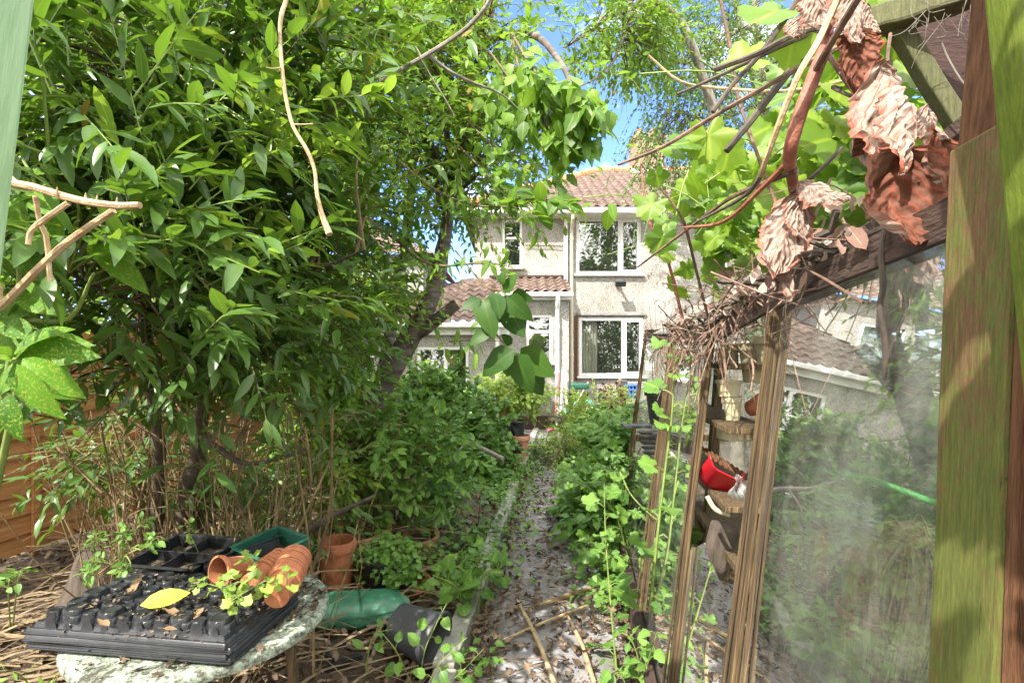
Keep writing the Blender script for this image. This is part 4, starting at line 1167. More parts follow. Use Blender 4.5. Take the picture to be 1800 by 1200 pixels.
# nearer drooping spray from the same height (second tree, larger leaves)
cherry2 = thing('elder_tree', 'fresh green tree reaching in from the top with drooping leaf sprays left of the birch', 'tree', (2.9, 6.6, 0))
tm = MB()
e1 = limb(tm, [(2.9, 6.6, 0), (2.85, 6.5, 2.2), (2.5, 6.3, 4.4), (1.9, 6.0, 5.6), P(1090, 20, 5.8), P(1030, 60, 5.5), P(990, 85, 5.4)], [.09, .075, .06, .045, .03, .018, .008], wob=.006)
e2 = limb(tm, [P(1110, 5, 5.85), P(1090, 80, 5.6), P(1060, 130, 5.5), P(1000, 160, 5.4)], [.025, .018, .012, .006])
tm.build('trunk', M['bark_grey'], cherry2, smooth=True)
foliage(cherry2, e1[26:] + e2, [(A(1100, 50, 5.6), (.34, .4, .34), .8), (A(1040, 80, 5.4), (.2, .3, .14), .25), (A(1150, 90, 5.8), (.4, .4, .4), .8), (A(1120, -120, 5.8), (.8, .7, .6), .7)], 75, 5, 10, .34, .075, 'oval_lo', M['cherry_leaf'], M['twig'], droop=.4, hang=.55, gap=.15, seed=31, jit=.4, spread=.1, wide=.9)

# --- hedge beyond the greenhouse, and trees that the windows mirror
def hedge(name, label, p0, p1, h, wdt, ncl, lm, leafL, seed):
    root = thing(name, label, 'hedge', (Vector(p0) + Vector(p1)) / 2)
    ells = []
    a, b = Vector(p0), Vector(p1); n = max(2, int((b - a).length / 1.3))
    for i in range(n):
        c = a.lerp(b, (i + .5) / n)
        ells.append((np.array((c.x, c.y, h * RND.uniform(.42, .55))), (.9, wdt, h * .55 * RND.uniform(.85, 1.15))))
    m = MB(); ll = []
    for i in range(n * 2):
        c = a.lerp(b, (i + .5) / (2 * n)); ll += limb(m, [c, c + Vector((RND.gauss(0, .1), RND.gauss(0, .1), h * .45)), c + Vector((RND.gauss(0, .2), RND.gauss(0, .2), h * .85))], [.035, .025, .01], n=6)
    m.build('trunk', M['bark_dark'], root, smooth=True)
    foliage(root, ll, ells, ncl, 5, 9, .4, leafL, 'oval_lo', lm, M['bark_dark'], gap=.1, seed=seed, r0=.012, spread=.15)
    return root
hedge('garden_hedge', 'mid green hedge seen through the greenhouse glass on the right', (3.4, 1.5, 0), (4.2, 8.5, 0), 2.7, .7, 230, M['hedge_leaf'], .10, 41)
for i, (x, y, h) in enumerate([(-8, -11, 10), (-1.5, -12, 11), (5.5, -11, 9)]):
    bg_tree('oak_tree', ['broad tree mirrored in the left of the house windows', 'tall tree mirrored in the middle of the house windows', 'broad tree mirrored in the right of the house windows'][i], (x, y, 0), h,
            [(np.array((x, y, h * .55)), (3.0, 2.2, h * .36)), (np.array((x + .8, y, h * .8)), (2.2, 1.8, h * .22))], 200, 4, 8, .36, 'oval_lo', M['hedge_leaf'], M['bark_dark'], gap=.2, seed=50 + i, twlen=.9, spread=.4, r=.2)

# --- understorey on the left
def shrub(name, label, base, ells, ncl, ntw, K, leafL, tpl, lm, cat='shrub', group=None, bm=None, twlen=.28, **kw):
    root = thing(name, label, cat, base, group)
    m = MB(); b = Vector(base); ll = []
    for e in ells:
        for q in range(3):
            c = Vector(e[0]) + Vector(NR.normal(0, .3, 3)) * min(e[1])
            s = b + Vector((RND.gauss(0, .08), RND.gauss(0, .08), 0))
            ll += limb(m, [s, s.lerp(c, .5) + Vector((RND.gauss(0, .05), 0, .05)), c], [.012, .009, .005], n=8, seg=6)
    m.build('stems', bm or M['thicket'], root, smooth=True)
    foliage(root, ll, ells, ncl, ntw, K, twlen, leafL, tpl, lm, bm or M['thicket'], name='leaves', r0=.007, tw_r=(.0025, .001), **kw)
    return root
shrub('privet_shrub', 'yellow green leafy shrub at the foot of the cherry trunk', (-1.05, 4.0, 0),
      [(A(660, 800, 4.0), (.45, .4, .38), 1.3), (A(560, 740, 3.9), (.4, .4, .35), .9), (A(740, 810, 4.1), (.3, .35, .3), .9), (A(640, 680, 4.0), (.35, .35, .3), .6), (A(760, 860, 4.2), (.2, .3, .15), .3)], 82, 5, 10, .078, 'lance_lo', M['weed_leaf'], droop=.15, hang=.2, wide=1.5, gap=.1, seed=61, spread=.06)
shrub('forsythia_shrub', 'bright narrow leaved shrub left of the cherry trunk above the terracotta bowl', (-1.9, 4.0, 0),
      [(A(520, 720, 4.0), (.35, .3, .4), 1), (A(470, 820, 3.8), (.4, .3, .3), .8), (A(600, 800, 3.9), (.3, .3, .25), .6)], 56, 5, 10, .08, 'lance', M['shrub_leaf'], droop=.15, hang=.15, gap=.1, seed=67, spread=.06, wide=1.1)
shrub('ivy_mound', 'dark green ivy mound beside the path behind the yellow green shrub', (-.45, 6.9, 0),
      [(A(820, 765, 6.8), (.45, .5, .42), 1.1), (A(770, 720, 7.0), (.5, .5, .4), .7), (A(830, 810, 6.6), (.38, .5, .3), .6)], 170, 5, 9, .075, 'ivy', M['ivy_leaf'], droop=.2, hang=.35, seed=71, spread=.1, upn=.9, twlen=.22)
shrub('hydrangea_shrub', 'fresh green bush growing out of the black pot near the outhouse', (-.1, 8.2, .2),
      [(A(885, 690, 8.1), (.45, .4, .3), 1), (A(925, 705, 8.2), (.28, .3, .25), .5), (A(840, 710, 8.3), (.3, .3, .25), .4)], 75, 5, 9, .09, 'oval_lo', M['lime_leaf'], droop=.2, hang=.25, seed=73, spread=.08)
shrub('bramble_thicket', 'leafy brambles between the outhouse window and the cherry trunk', (-1.6, 7.6, 0),
      [(A(730, 720, 7.4), (.7, .5, .45), 1.2), (A(640, 740, 7.0), (.5, .5, .45), .8)], 80, 5, 9, .075, 'ivy', M['cherry_leaf'], droop=.2, hang=.25, seed=77, spread=.1)
shrub('bay_suckers', 'leafy green suckers growing through the bare stems behind the black trays', (-1.9, 3.0, 0),
      [(A(300, 800, 3.0), (.35, .3, .28), 1), (A(420, 840, 3.1), (.35, .3, .25), 1), (A(190, 790, 2.8), (.2, .25, .25), .6), (A(520, 880, 3.2), (.25, .25, .18), .6)], 60, 3, 9, .07, 'lance', M['bay_leaf'], droop=.15, hang=.15, seed=91, spread=.06, twlen=.25, wide=1.1, ljit=.45)
# right of the path
shrub('lemon_balm', 'lime yellow leafy plant by the far end of the path', (.98, 8.0, 0),
      [(A(1015, 745, 7.9), (.32, .3, .32), 1), (A(1000, 790, 7.3), (.28, .3, .2), .5)], 60, 5, 9, .06, 'oval_lo', M['lime_leaf'], droop=.1, hang=.15, seed=81, spread=.06, twlen=.2)
shrub('nettle_patch', 'tall mid green nettles leaning over the right of the path', (1.25, 6.0, 0),
      [(A(1078, 765, 6.2), (.28, .45, .32), 1.1), (A(1065, 820, 5.6), (.22, .4, .22), .7), (A(1110, 775, 5.6), (.25, .4, .32), .8)], 95, 5, 9, .085, 'nettle', M['weed_leaf'], droop=.15, hang=.3, seed=83, spread=.07, twlen=.22, bm=M['green_twig'])
shrub('dead_nettle', 'low leafy weeds spilling across the path in front of the nettles', (.78, 4.6, 0),
      [(A(1062, 890, 4.4), (.2, .35, .18), 1), (A(1040, 870, 4.9), (.16, .3, .14), .6), (A(1085, 860, 4.3), (.18, .3, .25), .6), (A(1070, 915, 4.15), (.18, .35, .16), .5)], 70, 4, 8, .08, 'broad_lo', M['weed_leaf'], droop=.15, hang=.3, seed=85, spread=.06, twlen=.2, bm=M['green_twig'])
shrub('dark_heuchera', 'dark purple leaved plant against the house wall', (1.95, 10.6, 0), [(A(1075, 700, 10.5), (.25, .2, .22), 1)], 16, 4, 7, .07, 'ivy', M['litter_leaf'], droop=.1, hang=.1, seed=86, spread=.05, twlen=.2)
shrub('rose_bush', 'pale green bush below the ground floor window', (2.1, 10.2, 0), [(A(1050, 715, 10.2), (.45, .35, .25), 1), (A(1110, 725, 10.0), (.45, .3, .3), .8)], 50, 5, 8, .06, 'oval_lo', M['lime_leaf'], droop=.1, hang=.1, seed=87, spread=.07)

# --- spotted laurel at the left edge
auc = thing('spotted_laurel', 'spotted laurel with yellow speckled leaves at the left edge', 'shrub', (-2.0, 1.9, 0))
tm = MB()
a1 = limb(tm, [(-2.0, 1.9, 0), (-1.9, 1.8, .7), P(30, 560, 1.55), P(25, 420, 1.5)], [.018, .015, .01, .006])
a2 = limb(tm, [(-1.9, 1.8, .7), P(40, 640, 1.5), P(25, 635, 1.35)], [.012, .009, .006])
a3 = limb(tm, [P(30, 560, 1.55), P(120, 560, 1.5), P(165, 480, 1.42)], [.009, .007, .004])
a4 = limb(tm, [P(25, 420, 1.5), P(60, 330, 1.5), P(40, 280, 1.5)], [.008, .006, .004])
tm.build('stems', M['green_twig'], auc, smooth=True)
specs = [((25, 635), (-30, 730), 1.3), ((30, 640), (85, 735), 1.22), ((40, 630), (118, 685), 1.24), ((30, 630), (130, 600), 1.3), ((20, 625), (-30, 600), 1.3), ((30, 628), (70, 560), 1.32), ((35, 632), (25, 700), 1.28), ((25, 620), (110, 580), 1.36),
         ((10, 640), (-40, 660), 1.2), ((60, 590), (150, 620), 1.4), ((165, 430), (240, 490), 1.4), ((170, 440), (215, 430), 1.45), ((165, 450), (160, 400), 1.42), ((60, 330), (20, 300), 1.5), ((50, 330), (95, 370), 1.5), ((40, 340), (5, 400), 1.5), ((40, 310), (80, 280), 1.52), ((30, 420), (60, 470), 1.5),
         ((20, 420), (-20, 470), 1.5), ((30, 410), (70, 400), 1.5), ((180, 400), (245, 415), 1.6), ((30, 500), (80, 540), 1.5), ((20, 520), (-15, 560), 1.5), ((60, 370), (105, 410), 1.55), ((-10, 300), (40, 350), 1.6), ((0, 560), (50, 590), 1.45), ((70, 420), (20, 450), 1.48)]
for _ in range(34):
    ax0, ay0 = RND.uniform(-30, 90), RND.choice([RND.uniform(290, 480), RND.uniform(520, 690)])
    an = RND.uniform(0, 6.28); ln_ = RND.uniform(55, 95)
    specs.append(((ax0, ay0), (ax0 + ln_ * math.cos(an), ay0 + ln_ * .7 * math.sin(an) + 20), RND.uniform(1.45, 1.75)))
pos = []; d = []; nn = []; LL = []
for (a, b, Y) in specs:
    pa, pb = P(*a, Y), P(*b, Y - .05 + RND.uniform(-.04, .04))
    pos.append(pa); d.append(pb - pa); nn.append((RND.gauss(0, .25), -1, .75)); LL.append((pb - pa).length * 1.1)
leaves_mesh('speckled_leaves', M['aucuba_leaf'], auc, pos, d, nn, np.array(LL) * .92, 'aucuba', .95)

# --- bare cut stems and the long dead climber in front of the bay tree
cs = thing('cut_rose_stems', 'pruned tan thorny stems crossing the spotted laurel at the left', 'plant', (-1.75, 1.5, 0))
m = MB()
m.tube(spline([(-1.75, 1.4, 0), (-1.6, 1.35, .9), P(-20, 540, 1.193), P(0, 540, 1.176), P(60, 480, 1.142), P(120, 425, 1.126), P(200, 370, 1.109)], 24), rlerp([.012, .011, .009, .009, .0085, .008, .007], 24), 7)
m.tube(spline([(-1.75, 1.42, 0), (-1.62, 1.35, 1.0), P(-60, 330, 1.176), P(25, 322, 1.092), P(130, 350, 1.067), P(200, 361, 1.050), P(246, 361, 1.042)], 22), rlerp([.012, .011, .010, .0085, .008, .0075, .007], 22), 7)
m.tube(spline([P(120, 357, 1.067), P(80, 385, 1.084), P(55, 405, 1.092), P(50, 430, 1.092)], 8), rlerp([.006, .006, .0055, .005], 8), 6)
m.tube(spline([P(62, 345, 1.084), P(70, 390, 1.109), P(82, 420, 1.126), P(88, 495, 1.142)], 8), .005, 6)
for (x_, y_) in ((150, 353), (170, 357), (205, 361), (100, 343)):
    q = P(x_, y_, 1.063); m.tube([q, q + Vector((.004, -.004, .016))], [.004, .0006], 5)
m.build('stems', M['pale_cane'], cs, smooth=True)
dc = thing('dead_climber', 'long pale leafless stem hanging down in front of the bay tree', 'plant', P(579, 412, 1.6))
m = MB()
m.tube(spline([P(520, -120, 1.75), P(505, -10, 1.7), P(495, 25, 1.68), P(492, 60, 1.68), P(496, 120, 1.66), P(502, 170, 1.66), P(515, 222, 1.65), P(540, 265, 1.64), P(553, 300, 1.64), P(557, 340, 1.63), P(565, 375, 1.62), P(579, 412, 1.6)], 44), rlerp([.006, .0065, .0075, .006, .006, .0065, .006, .0065, .006, .0065, .008, .011], 44), 7)
m.tube(spline([P(496, 119, 1.66), P(480, 121, 1.63), P(468, 119, 1.62)], 6), [.003, .0028, .0025, .002, .002, .0018, .0015], 5)
m.tube(spline([P(515, 219, 1.65), P(535, 219, 1.62), P(550, 218, 1.6)], 6), .0025, 5)
m.build('stem', M['pale_cane'], dc, smooth=True)
pb = thing('pale_branch', 'bare pale branch crossing in front of the cherry crown toward the upper right', 'branch', P(590, 190, 2.3))
m = MB()
m.tube(spline([P(590, 190, 2.35), P(640, 160, 2.3), P(700, 125, 2.28), P(745, 100, 2.25), P(800, 65, 2.2), P(835, 35, 2.15), P(865, -10, 2.1), P(900, -120, 2.1)], 30), rlerp([.006, .008, .0085, .01, .009, .009, .008, .007], 30), 7)
m.tube(spline([P(590, 190, 2.35), P(575, 210, 2.4), P(540, 250, 2.5)], 8), .004, 5)
m.tube(spline([P(752, 97, 2.25), P(790, 125, 2.3), P(830, 145, 2.35), P(880, 165, 2.4), P(920, 200, 2.45)], 14), rlerp([.010, .008, .007, .005, .002], 14), 6)
m.tube(spline([P(740, 105, 2.25), P(755, 130, 2.28), P(780, 170, 2.3), P(800, 205, 2.3)], 10), rlerp([.006, .004, .003, .002], 10), 5)
m.tube(spline([P(740, 100, 2.25), P(732, 85, 2.25), P(728, 82, 2.25)], 5), .004, 5)
m.build('branch', M['bark_grey'], pb, smooth=True)
fb = MB(); fb.tube(spline([P(740, 735, 5.6), P(785, 765, 5.5), P(830, 780, 5.4), P(885, 807, 5.2)], 16), rlerp([.014, .02, .024, .026], 16), 8)
fb.tube(spline([P(820, 776, 5.42), P(800, 800, 5.3), P(795, 815, 5.3)], 6), .01, 6)
tag(fb.build('fallen_branch', M['bark_grey'], smooth=True), 'grey broken branch leaning over the ivy beside the path', 'branch')

# ================================================================== GREENHOUSE
def gw(Y, z): return Vector((.47 + SL * Y + .12 * (z - 1.55), Y, z))     # its long leaning wall beside the path
def eave_z(Y):
    t = [(.3, 1.77), (1.3, 1.72), (1.95, 1.64), (2.85, 1.67), (4.3, 1.74)]
    for (a, za), (b, zb) in zip(t, t[1:]):
        if Y <= b: return za + (zb - za) * max(0, (Y - a)) / (b - a)
    return 1.74
gh = thing('greenhouse', 'derelict timber greenhouse with leaning glass wall beside the path', 'greenhouse', gw(2.4, 0))
bars = [.60, 1.3, 1.95, 2.85, 4.2]
for i, y in enumerate(bars[1:]):
    m = MB(); a, b = gw(y, -.03), gw(y, eave_z(y) - .02)
    m.beam(a, b, .022, .026, up=(0, 1, 0), ns=10, wob=.0012)
    m.beam(a + Vector((-.016, 0, .1)), b + Vector((-.016, 0, -.03)), .009, .014, up=(0, 1, 0), ns=10, wob=.001)
    m.build('glazing_bar', M['gh_wood'], gh, bevel=.004)
m = MB()
Ys = [.61 + 3.68 * i / 30 for i in range(31)]
for q in range(30):
    a, b = gw(Ys[q], eave_z(Ys[q])), gw(Ys[q + 1] + .004, eave_z(Ys[q + 1]))
    m.beam(a + Vector((.01, 0, 0)), b + Vector((.01, 0, 0)), .028, .036)
m.build('eave_beam', M['dark_beam'], gh)
m = MB()
for q in range(30):
    a, b = gw(Ys[q], eave_z(Ys[q]) - .033), gw(Ys[q + 1] + .004, eave_z(Ys[q + 1]) - .033)
    m.beam(a + Vector((-.006, 0, 0)), b + Vector((-.006, 0, 0)), .014, .018)
m.build('eave_trim', M['dark_beam'], gh)
m = MB(); m.beam(gw(.60, .06) + Vector((-.01, 0, 0)), gw(4.25, .06) + Vector((-.01, 0, 0)), .05, .20, ns=12, wob=.002); m.build('base_board', M['dark_beam'], gh, bevel=.005)
# ridge, rafters, roof glass, far side and far end
RUN = 1.0
def ridge_pt(Y): return Vector((gw(Y, 1.74).x + RUN, Y, 2.30))
m = MB(); m.beam(ridge_pt(.73), ridge_pt(4.3), .05, .09); m.build('ridge_beam', M['dark_beam'], gh)
def far_pt(Y, z): return Vector((gw(Y, 1.74).x + 2 * RUN + .12 * (1.74 - z), Y, z))
for y in bars:
    m = MB(); m.beam(gw(y, eave_z(y) + .02), ridge_pt(y), .035, .05); m.build('rafter', M['dark_beam'], gh)
    m = MB(); m.beam(far_pt(y, 1.74), ridge_pt(y), .035, .05); m.build('rafter', M['dark_beam'], gh)
    m = MB(); m.beam(far_pt(y, 0), far_pt(y, 1.74), .045, .05, up=(0, 1, 0)); m.build('glazing_bar', M['gh_wood'], gh)
def pane(pts, name='pane', mat='dirty_glass', th=.004):
    pts = [Vector(p) for p in pts]; n = (pts[1] - pts[0]).cross(pts[2] - pts[0]).normalized() * th / 2
    k = len(pts); m = MB()
    m.add([p + n for p in pts] + [p - n for p in pts], [tuple(range(k)), tuple(range(2 * k - 1, k - 1, -1))] + [(i, i + k, (i + 1) % k + k, (i + 1) % k) for i in range(k)])
    return m.build(name, M[mat], gh)
for y0, y1 in zip(bars, bars[1:]):
    a, b = y0 + .022, y1 - .022
    pane([far_pt(a, .02), far_pt(b, .02), far_pt(b, 1.72), far_pt(a, 1.72)])
    pane([far_pt(a, 1.76), far_pt(b, 1.76), ridge_pt(b), ridge_pt(a)], 'roof_pane')
    if y0 > 1.2: pane([gw(a, eave_z(a) + .05), gw(b, eave_z(b) + .05), ridge_pt(b) + Vector((-.03, 0, 0)), ridge_pt(a) + Vector((-.03, 0, 0))], 'roof_pane')
GI = Vector((.012, 0, 0))
pane([gw(.612, .16) + GI, gw(1.278, .16) + GI, gw(1.278, 1.68) + GI, gw(.612, 1.72) + GI])
br_ = pane([gw(1.322, .16) + GI, gw(1.928, .16) + GI, gw(1.928, .83) + GI, gw(1.75, .92) + GI, gw(1.55, .88) + GI, gw(1.322, .96) + GI])
br_['label'] = 'broken lower pane with a slanting edge'
pane([gw(1.972, .16) + GI, gw(2.828, .16) + GI, gw(2.828, 1.60) + GI, gw(1.972, 1.57) + GI])
pane([gw(2.872, .16) + GI, gw(4.178, .16) + GI, gw(4.178, .72) + GI, gw(2.872, 1.02) + GI])
pane([gw(4.2, .02), far_pt(4.2, .02), far_pt(4.2, 1.74), ridge_pt(4.2), gw(4.2, 1.70)], 'end_pane')
m = MB(); e0, e1 = gw(4.2, .9), far_pt(4.2, .9); m.beam(e0, e1, .04, .05); m.beam((e0 + e1) / 2 - Vector((0, 0, .9)), ridge_pt(4.2) + Vector((0, 0, -.05)), .045, .045, up=(0, 1, 0)); m.build('end_frame', M['gh_wood'], gh)
# staging inside
def inside(px, py, Y): return P(px, py, Y)
sh = MB()
s0, s1 = gw(1.75, 1.30) + Vector((.13, 0, 0)), gw(3.3, 1.30) + Vector((.13, 0, 0))
sh.beam(s0, s1, .16, .022); sh.beam(s0 + Vector((0, 0, -.27)), s1 + Vector((0, 0, -.27)), .18, .022); sh.beam(s0 + Vector((0, 0, .22)), s1 + Vector((0, 0, .22)), .12, .018)
sh.build('shelf', M['gh_wood'], gh, bevel=.003)
for y in (1.8, 2.55, 3.25):
    sp = MB(); q = gw(y, 0) + Vector((.27, 0, 0)); sp.beam(q, q + Vector((.12, 0, 1.6)), .04, .04, up=(0, 1, 0)); sp.build('shelf_post', M['gh_wood'], gh)
st = MB()
q0, q1 = Vector((gw(.6, .8).x + .42, .6, .78)), Vector((gw(2.7, .8).x + .42, 2.7, .78))
st.beam(q0, q1, .5, .025); st.build('staging', M['gh_wood'], gh)
for (y, dx) in ((.7, .2), (.7, .62), (1.6, .2), (1.6, .62), (2.6, .2), (2.6, .62)):
    lg = MB(); b0 = Vector((gw(y, .8).x + dx, y, 0)); lg.beam(b0, b0 + Vector((0, 0, .765)), .04, .04, up=(0, 1, 0)); lg.build('staging_leg', M['gh_wood'], gh)

# ------------------------------------------------------------------ pots (prototypes)
def pot_prof(rt, rb, h, rim=.25, lip=.08):
    t = rt * .09
    return [(0.001, 0), (rb, 0), (rt * .93 - (rt - rb) * rim * .6, h * (1 - rim)), (rt, h * (1 - rim) + h * .01), (rt * 1.02, h * .98), (rt, h), (rt - t, h), (rt * .86, h * (1 - rim)), (rb * .9, h * .06), (.001, h * .05)]
def pot(name, label, mat, rt, rb, h, loc, rot=(0, 0, 0), group=None, cat='pot', soil=0.0, rim=.22, seg=30, soilmat=None):
    root = thing(name, label, cat, (0, 0, 0), group)
    m = MB(); m.lathe(pot_prof(rt, rb, h, rim), None, seg); m.build('body', mat, root, smooth=True)
    if soil:
        s = MB(); r_ = (rb + (rt - rb) * soil) * .88
        s.lathe([(r_, h * soil), (r_ * .5, h * soil + .008), (.001, h * soil + .012)], None, 20); s.build('compost', soilmat or M['soil'], root, smooth=True)
    root.location = loc; root.rotation_euler = rot
    return root
def lying(d, roll=0): return Vector(d).to_track_quat('Z', 'Y').to_euler()

# greenhouse contents
gp = [('tall cream plastic pot hanging highest in the gap of the greenhouse wall', .072, .05, .15, (1331, 672, 2.0), .0), ('squat cream plastic pot on the shelf below the tall cream pots', .05, .036, .065, (1281, 697, 2.0), .0),
      ('cream pot wedged behind the dark greenhouse bar above the tall pot', .07, .05, .13, (1352, 655, 1.93), .0), ('narrow cream pot standing under the squat cream pot', .036, .026, .09, (1288, 737, 2.0), 0.), ('pale pot at the top beside the dark greenhouse post', .034, .026, .08, (1286, 640, 2.05), 0.)]
for (lb, rt, rb, h, (px, py, Y), _) in gp:
    pot('plant_pot', lb, M['cream_plastic'], rt, rb, h, inside(px, py, Y), (RND.uniform(-.1, .1), RND.uniform(-.1, .1), 0), 'pots stored in the greenhouse')
pot('plant_pot', 'orange terracotta pot lying on the greenhouse shelf', M['tcot'], .045, .03, .07, inside(1318, 718, 2.02), (rad(70), 0, rad(30)), 'pots stored in the greenhouse')
pot('plant_pot', 'dark ribbed pot hanging at the far end of the greenhouse', M['grey_plastic'], .13, .09, .26, P(1165, 745, 3.7) , (0, 0, 0), 'pots stored in the greenhouse')
m = MB(); b_ = inside(1302, 768, 2.0)
m.box(b_ + Vector((0, 0, .03)), (.15, .1, .075), Matrix.Rotation(rad(8), 3, 'Z'))
for i in range(5): m.box(b_ + Vector((-.06 + i * .03, -.055, .03)), (.014, .012, .066), Matrix.Rotation(rad(8), 3, 'Z'))
tag(m.build('storage_box', M['cream_plastic'], bevel=.004), 'ribbed cream box on the greenhouse shelf beneath the small pots', 'box')
m = MB()
c = inside(1283, 812, 1.95)
m.grid(lambda u, v: c + Vector((-.09 + .19 * u, .0 + .06 * v, .075 - .12 * u - .02 * v - .05 * (1 - v) + .004 * math.sin(u * 60))), 60, 6)
tag(m.build('corrugated_board', M['old_brown'], smooth=False, solid=.004), 'brown ridged board sloping above the red dustpan', 'board')
dpn = thing('dustpan', 'bright red plastic dustpan jammed between the greenhouse bars', 'dustpan', inside(1270, 860, 1.92))
m = MB(); c = inside(1272, 856, 1.92)
def dpf(u, v):
    w_ = .062 + .03 * v
    x = (u - .5) * 2
    return c + Vector((x * w_ + .02 * v, -.03 + .10 * v, .055 - .125 * v * .7 + .04 * abs(x) ** 6 - .03 * x))
m.grid(dpf, 24, 14)
m.build('pan', M['red_plastic'], dpn, smooth=True, solid=.004)
m = MB(); m.tube(spline([inside(1243, 872, 1.88), inside(1258, 895, 1.87), inside(1283, 905, 1.86)], 8), [.009] * 9, 8); m.build('handle', M['cream_plastic'], dpn, smooth=True)
m = MB()
c = inside(1303, 868, 1.86)
m.grid(lambda u, v: c + Vector(((u - .5) * .07 + .012 * math.sin(v * 9), .01 * math.sin(u * 11 + v * 5), (v - .5) * .12 + .012 * math.sin(u * 7))), 14, 18)
tag(m.build('plastic_wrapper', M['film'], smooth=True, solid=.001), 'crumpled clear plastic wrapper beside the red dustpan', 'wrapper')
# clear propagator tray with green rim, raffia, sticks
pr = thing('propagator', 'clear ribbed propagator lid with a green rim behind the big glass pane', 'propagator', (1.02, 1.6, .79))
m = MB(); m.tube(spline([P(1395, 822, 1.75), P(1450, 828, 1.65), P(1530, 842, 1.55), P(1640, 882, 1.45), P(1760, 920, 1.45)], 24), .009, 8); m.build('rim', M['rim_green'], pr, smooth=True)
m = MB()
m.grid(lambda u, v: P(1360 + 190 * u, 835 + 85 * v + 55 * u, 1.72 - .2 * u + .05 * math.sin(v * 50) * .12), 12, 40); m.build('lid', M['film'], pr, smooth=True, solid=.002)
rf = thing('raffia_bundle', 'looped bundle of pale raffia hanging behind the big glass pane', 'raffia', P(1580, 1150, 1.25))
m = MB()
for i in range(70):
    y0 = 1.2 + RND.uniform(-.06, .08)
    cx = 1580 + RND.gauss(0, 25); wv = RND.uniform(25, 75); top = 940 + RND.gauss(0, 14)
    m.tube(spline([P(cx - wv + RND.gauss(0, 14), 1130 + RND.gauss(0, 45), y0), P(cx - wv * .9, 1010 + RND.gauss(0, 15), y0 + .02), P(cx, top, y0 + RND.uniform(-.02, .03)), P(cx + wv * .8, 1000 + RND.gauss(0, 20), y0), P(cx + wv * .2 + RND.gauss(0, 20), 1200 + RND.gauss(0, 60), y0)], 18), RND.uniform(.0009, .0018), 4, caps=False)
m.build('strands', M['raffia'], rf, smooth=True)
m = MB()
for (pts) in ([(1370, 880), (1400, 960), (1420, 1010), (1400, 1060), (1405, 1120)], [(1450, 915), (1480, 990), (1470, 1060), (1440, 1068)], [(1390, 900), (1420, 980), (1450, 1010), (1455, 1100)]):
    m.tube(spline([P(x, y, 1.32) for x, y in pts], 20), .0014, 4)
tag(m.build('dry_string', M['raffia'], smooth=True), 'thin dry strings dangling left of the raffia behind the glass', 'string')
for (px, py, lb) in ((1440, 1020, 'short terracotta drain pipe nearer the middle bar'), (1500, 1060, 'short terracotta drain pipe left of the raffia')):
    m = MB(); b0 = P(px, py, 1.55); m.lathe([(.022, 0), (.022, .16), (.018, .16), (.018, .01)], Matrix.Translation(b0), 14)
    tag(m.build('clay_pipe', M['tcot'], smooth=True), lb, 'pipe', 'clay pipes in the greenhouse')
m = MB()
for i in range(26):
    y = RND.uniform(1.6, 3.2); a = gw(y, .05) + Vector((RND.uniform(.1, .6), 0, 0)); e = a + Vector((RND.gauss(0, .25), RND.gauss(0, .2), RND.uniform(.05, .6)))
    e.x = max(e.x, gw(e.y, e.z).x + .09)
    m.tube(spline([a, a.lerp(e, .5) + Vector((0, 0, .06)), e], 6), RND.uniform(.003, .009), 5)
tag(m.build('dry_stalks', M['straw'], smooth=True), kind='stuff', label='dry stalks heaped inside the greenhouse', cat='stalks')
sk = MB(); sk.box(P(1262, 960, 2.05), (.11, .07, .19), Matrix.Rotation(rad(20), 3, 'Y'))
tag(sk.build('rotten_log', M['bark_dark'], bevel=.02), 'rotten brown log end behind the broken greenhouse pane', 'log')
ck = MB()
for i in range(6): ck.box(P(1152, 760 - i * 0, 3.5) + Vector((0, 0, -.0 - i * .035)), (.22 - .018 * i, .1, .014))
ck.box(P(1118, 748, 3.4), (.18, .12, .015)); tag(ck.build('slatted_crate', M['grey_plastic'], bevel=.002), 'dark slatted crate lying at the far end of the greenhouse', 'crate')

# ================================================================== TIMBER FRAME AT THE RIGHT, MINT DOOR AT THE LEFT
tf = thing('timber_frame', 'weathered shed frame with algae green post at the right edge', 'shed', (.68, .66, 0))
Rz = Matrix.Rotation(rad(-8.2), 3, 'Z')
def obeam(m, a, b, wx, wy):
    """timber whose section stays turned with the greenhouse"""
    a, b = Vector(a), Vector(b)
    vs = []
    for i in range(13):
        c = a.lerp(b, i / 12)
        for (sx, sy) in ((-1, -1), (1, -1), (1, 1), (-1, 1)):
            vs.append(c + Rz @ Vector((sx * wx / 2 + RND.uniform(-.0008, .0008), sy * wy / 2 + RND.uniform(-.0008, .0008), 0)))
    fs_ = [(i * 4 + k, i * 4 + (k + 1) % 4, i * 4 + 4 + (k + 1) % 4, i * 4 + 4 + k) for i in range(12) for k in range(4)]
    m.add(vs, fs_ + [(3, 2, 1, 0), (48, 49, 50, 51)])
m = MB(); obeam(m, (.482, .560, -.03), (.556, .563, 1.80), .075, .100); m.build('post', M['algae_post'], tf, bevel=.004)
m = MB(); obeam(m, Vector((.482, .560, -.03)) + Rz @ Vector((.010, -.0595, 0)), Vector((.553, .563, 1.72)) + Rz @ Vector((.010, -.0595, 0)), .090, .016); m.build('front_shade', M['old_brown'], tf, bevel=.003)  # added brown facing, its colour stands in for shade on the post's front
m = MB(); m.beam(P(1722, 345, .62), P(1765, -120, .62), .03, .045, up=(0, 1, 0), ns=6, wob=.0008); m.build('upper_post', M['old_brown'], tf, bevel=.003)
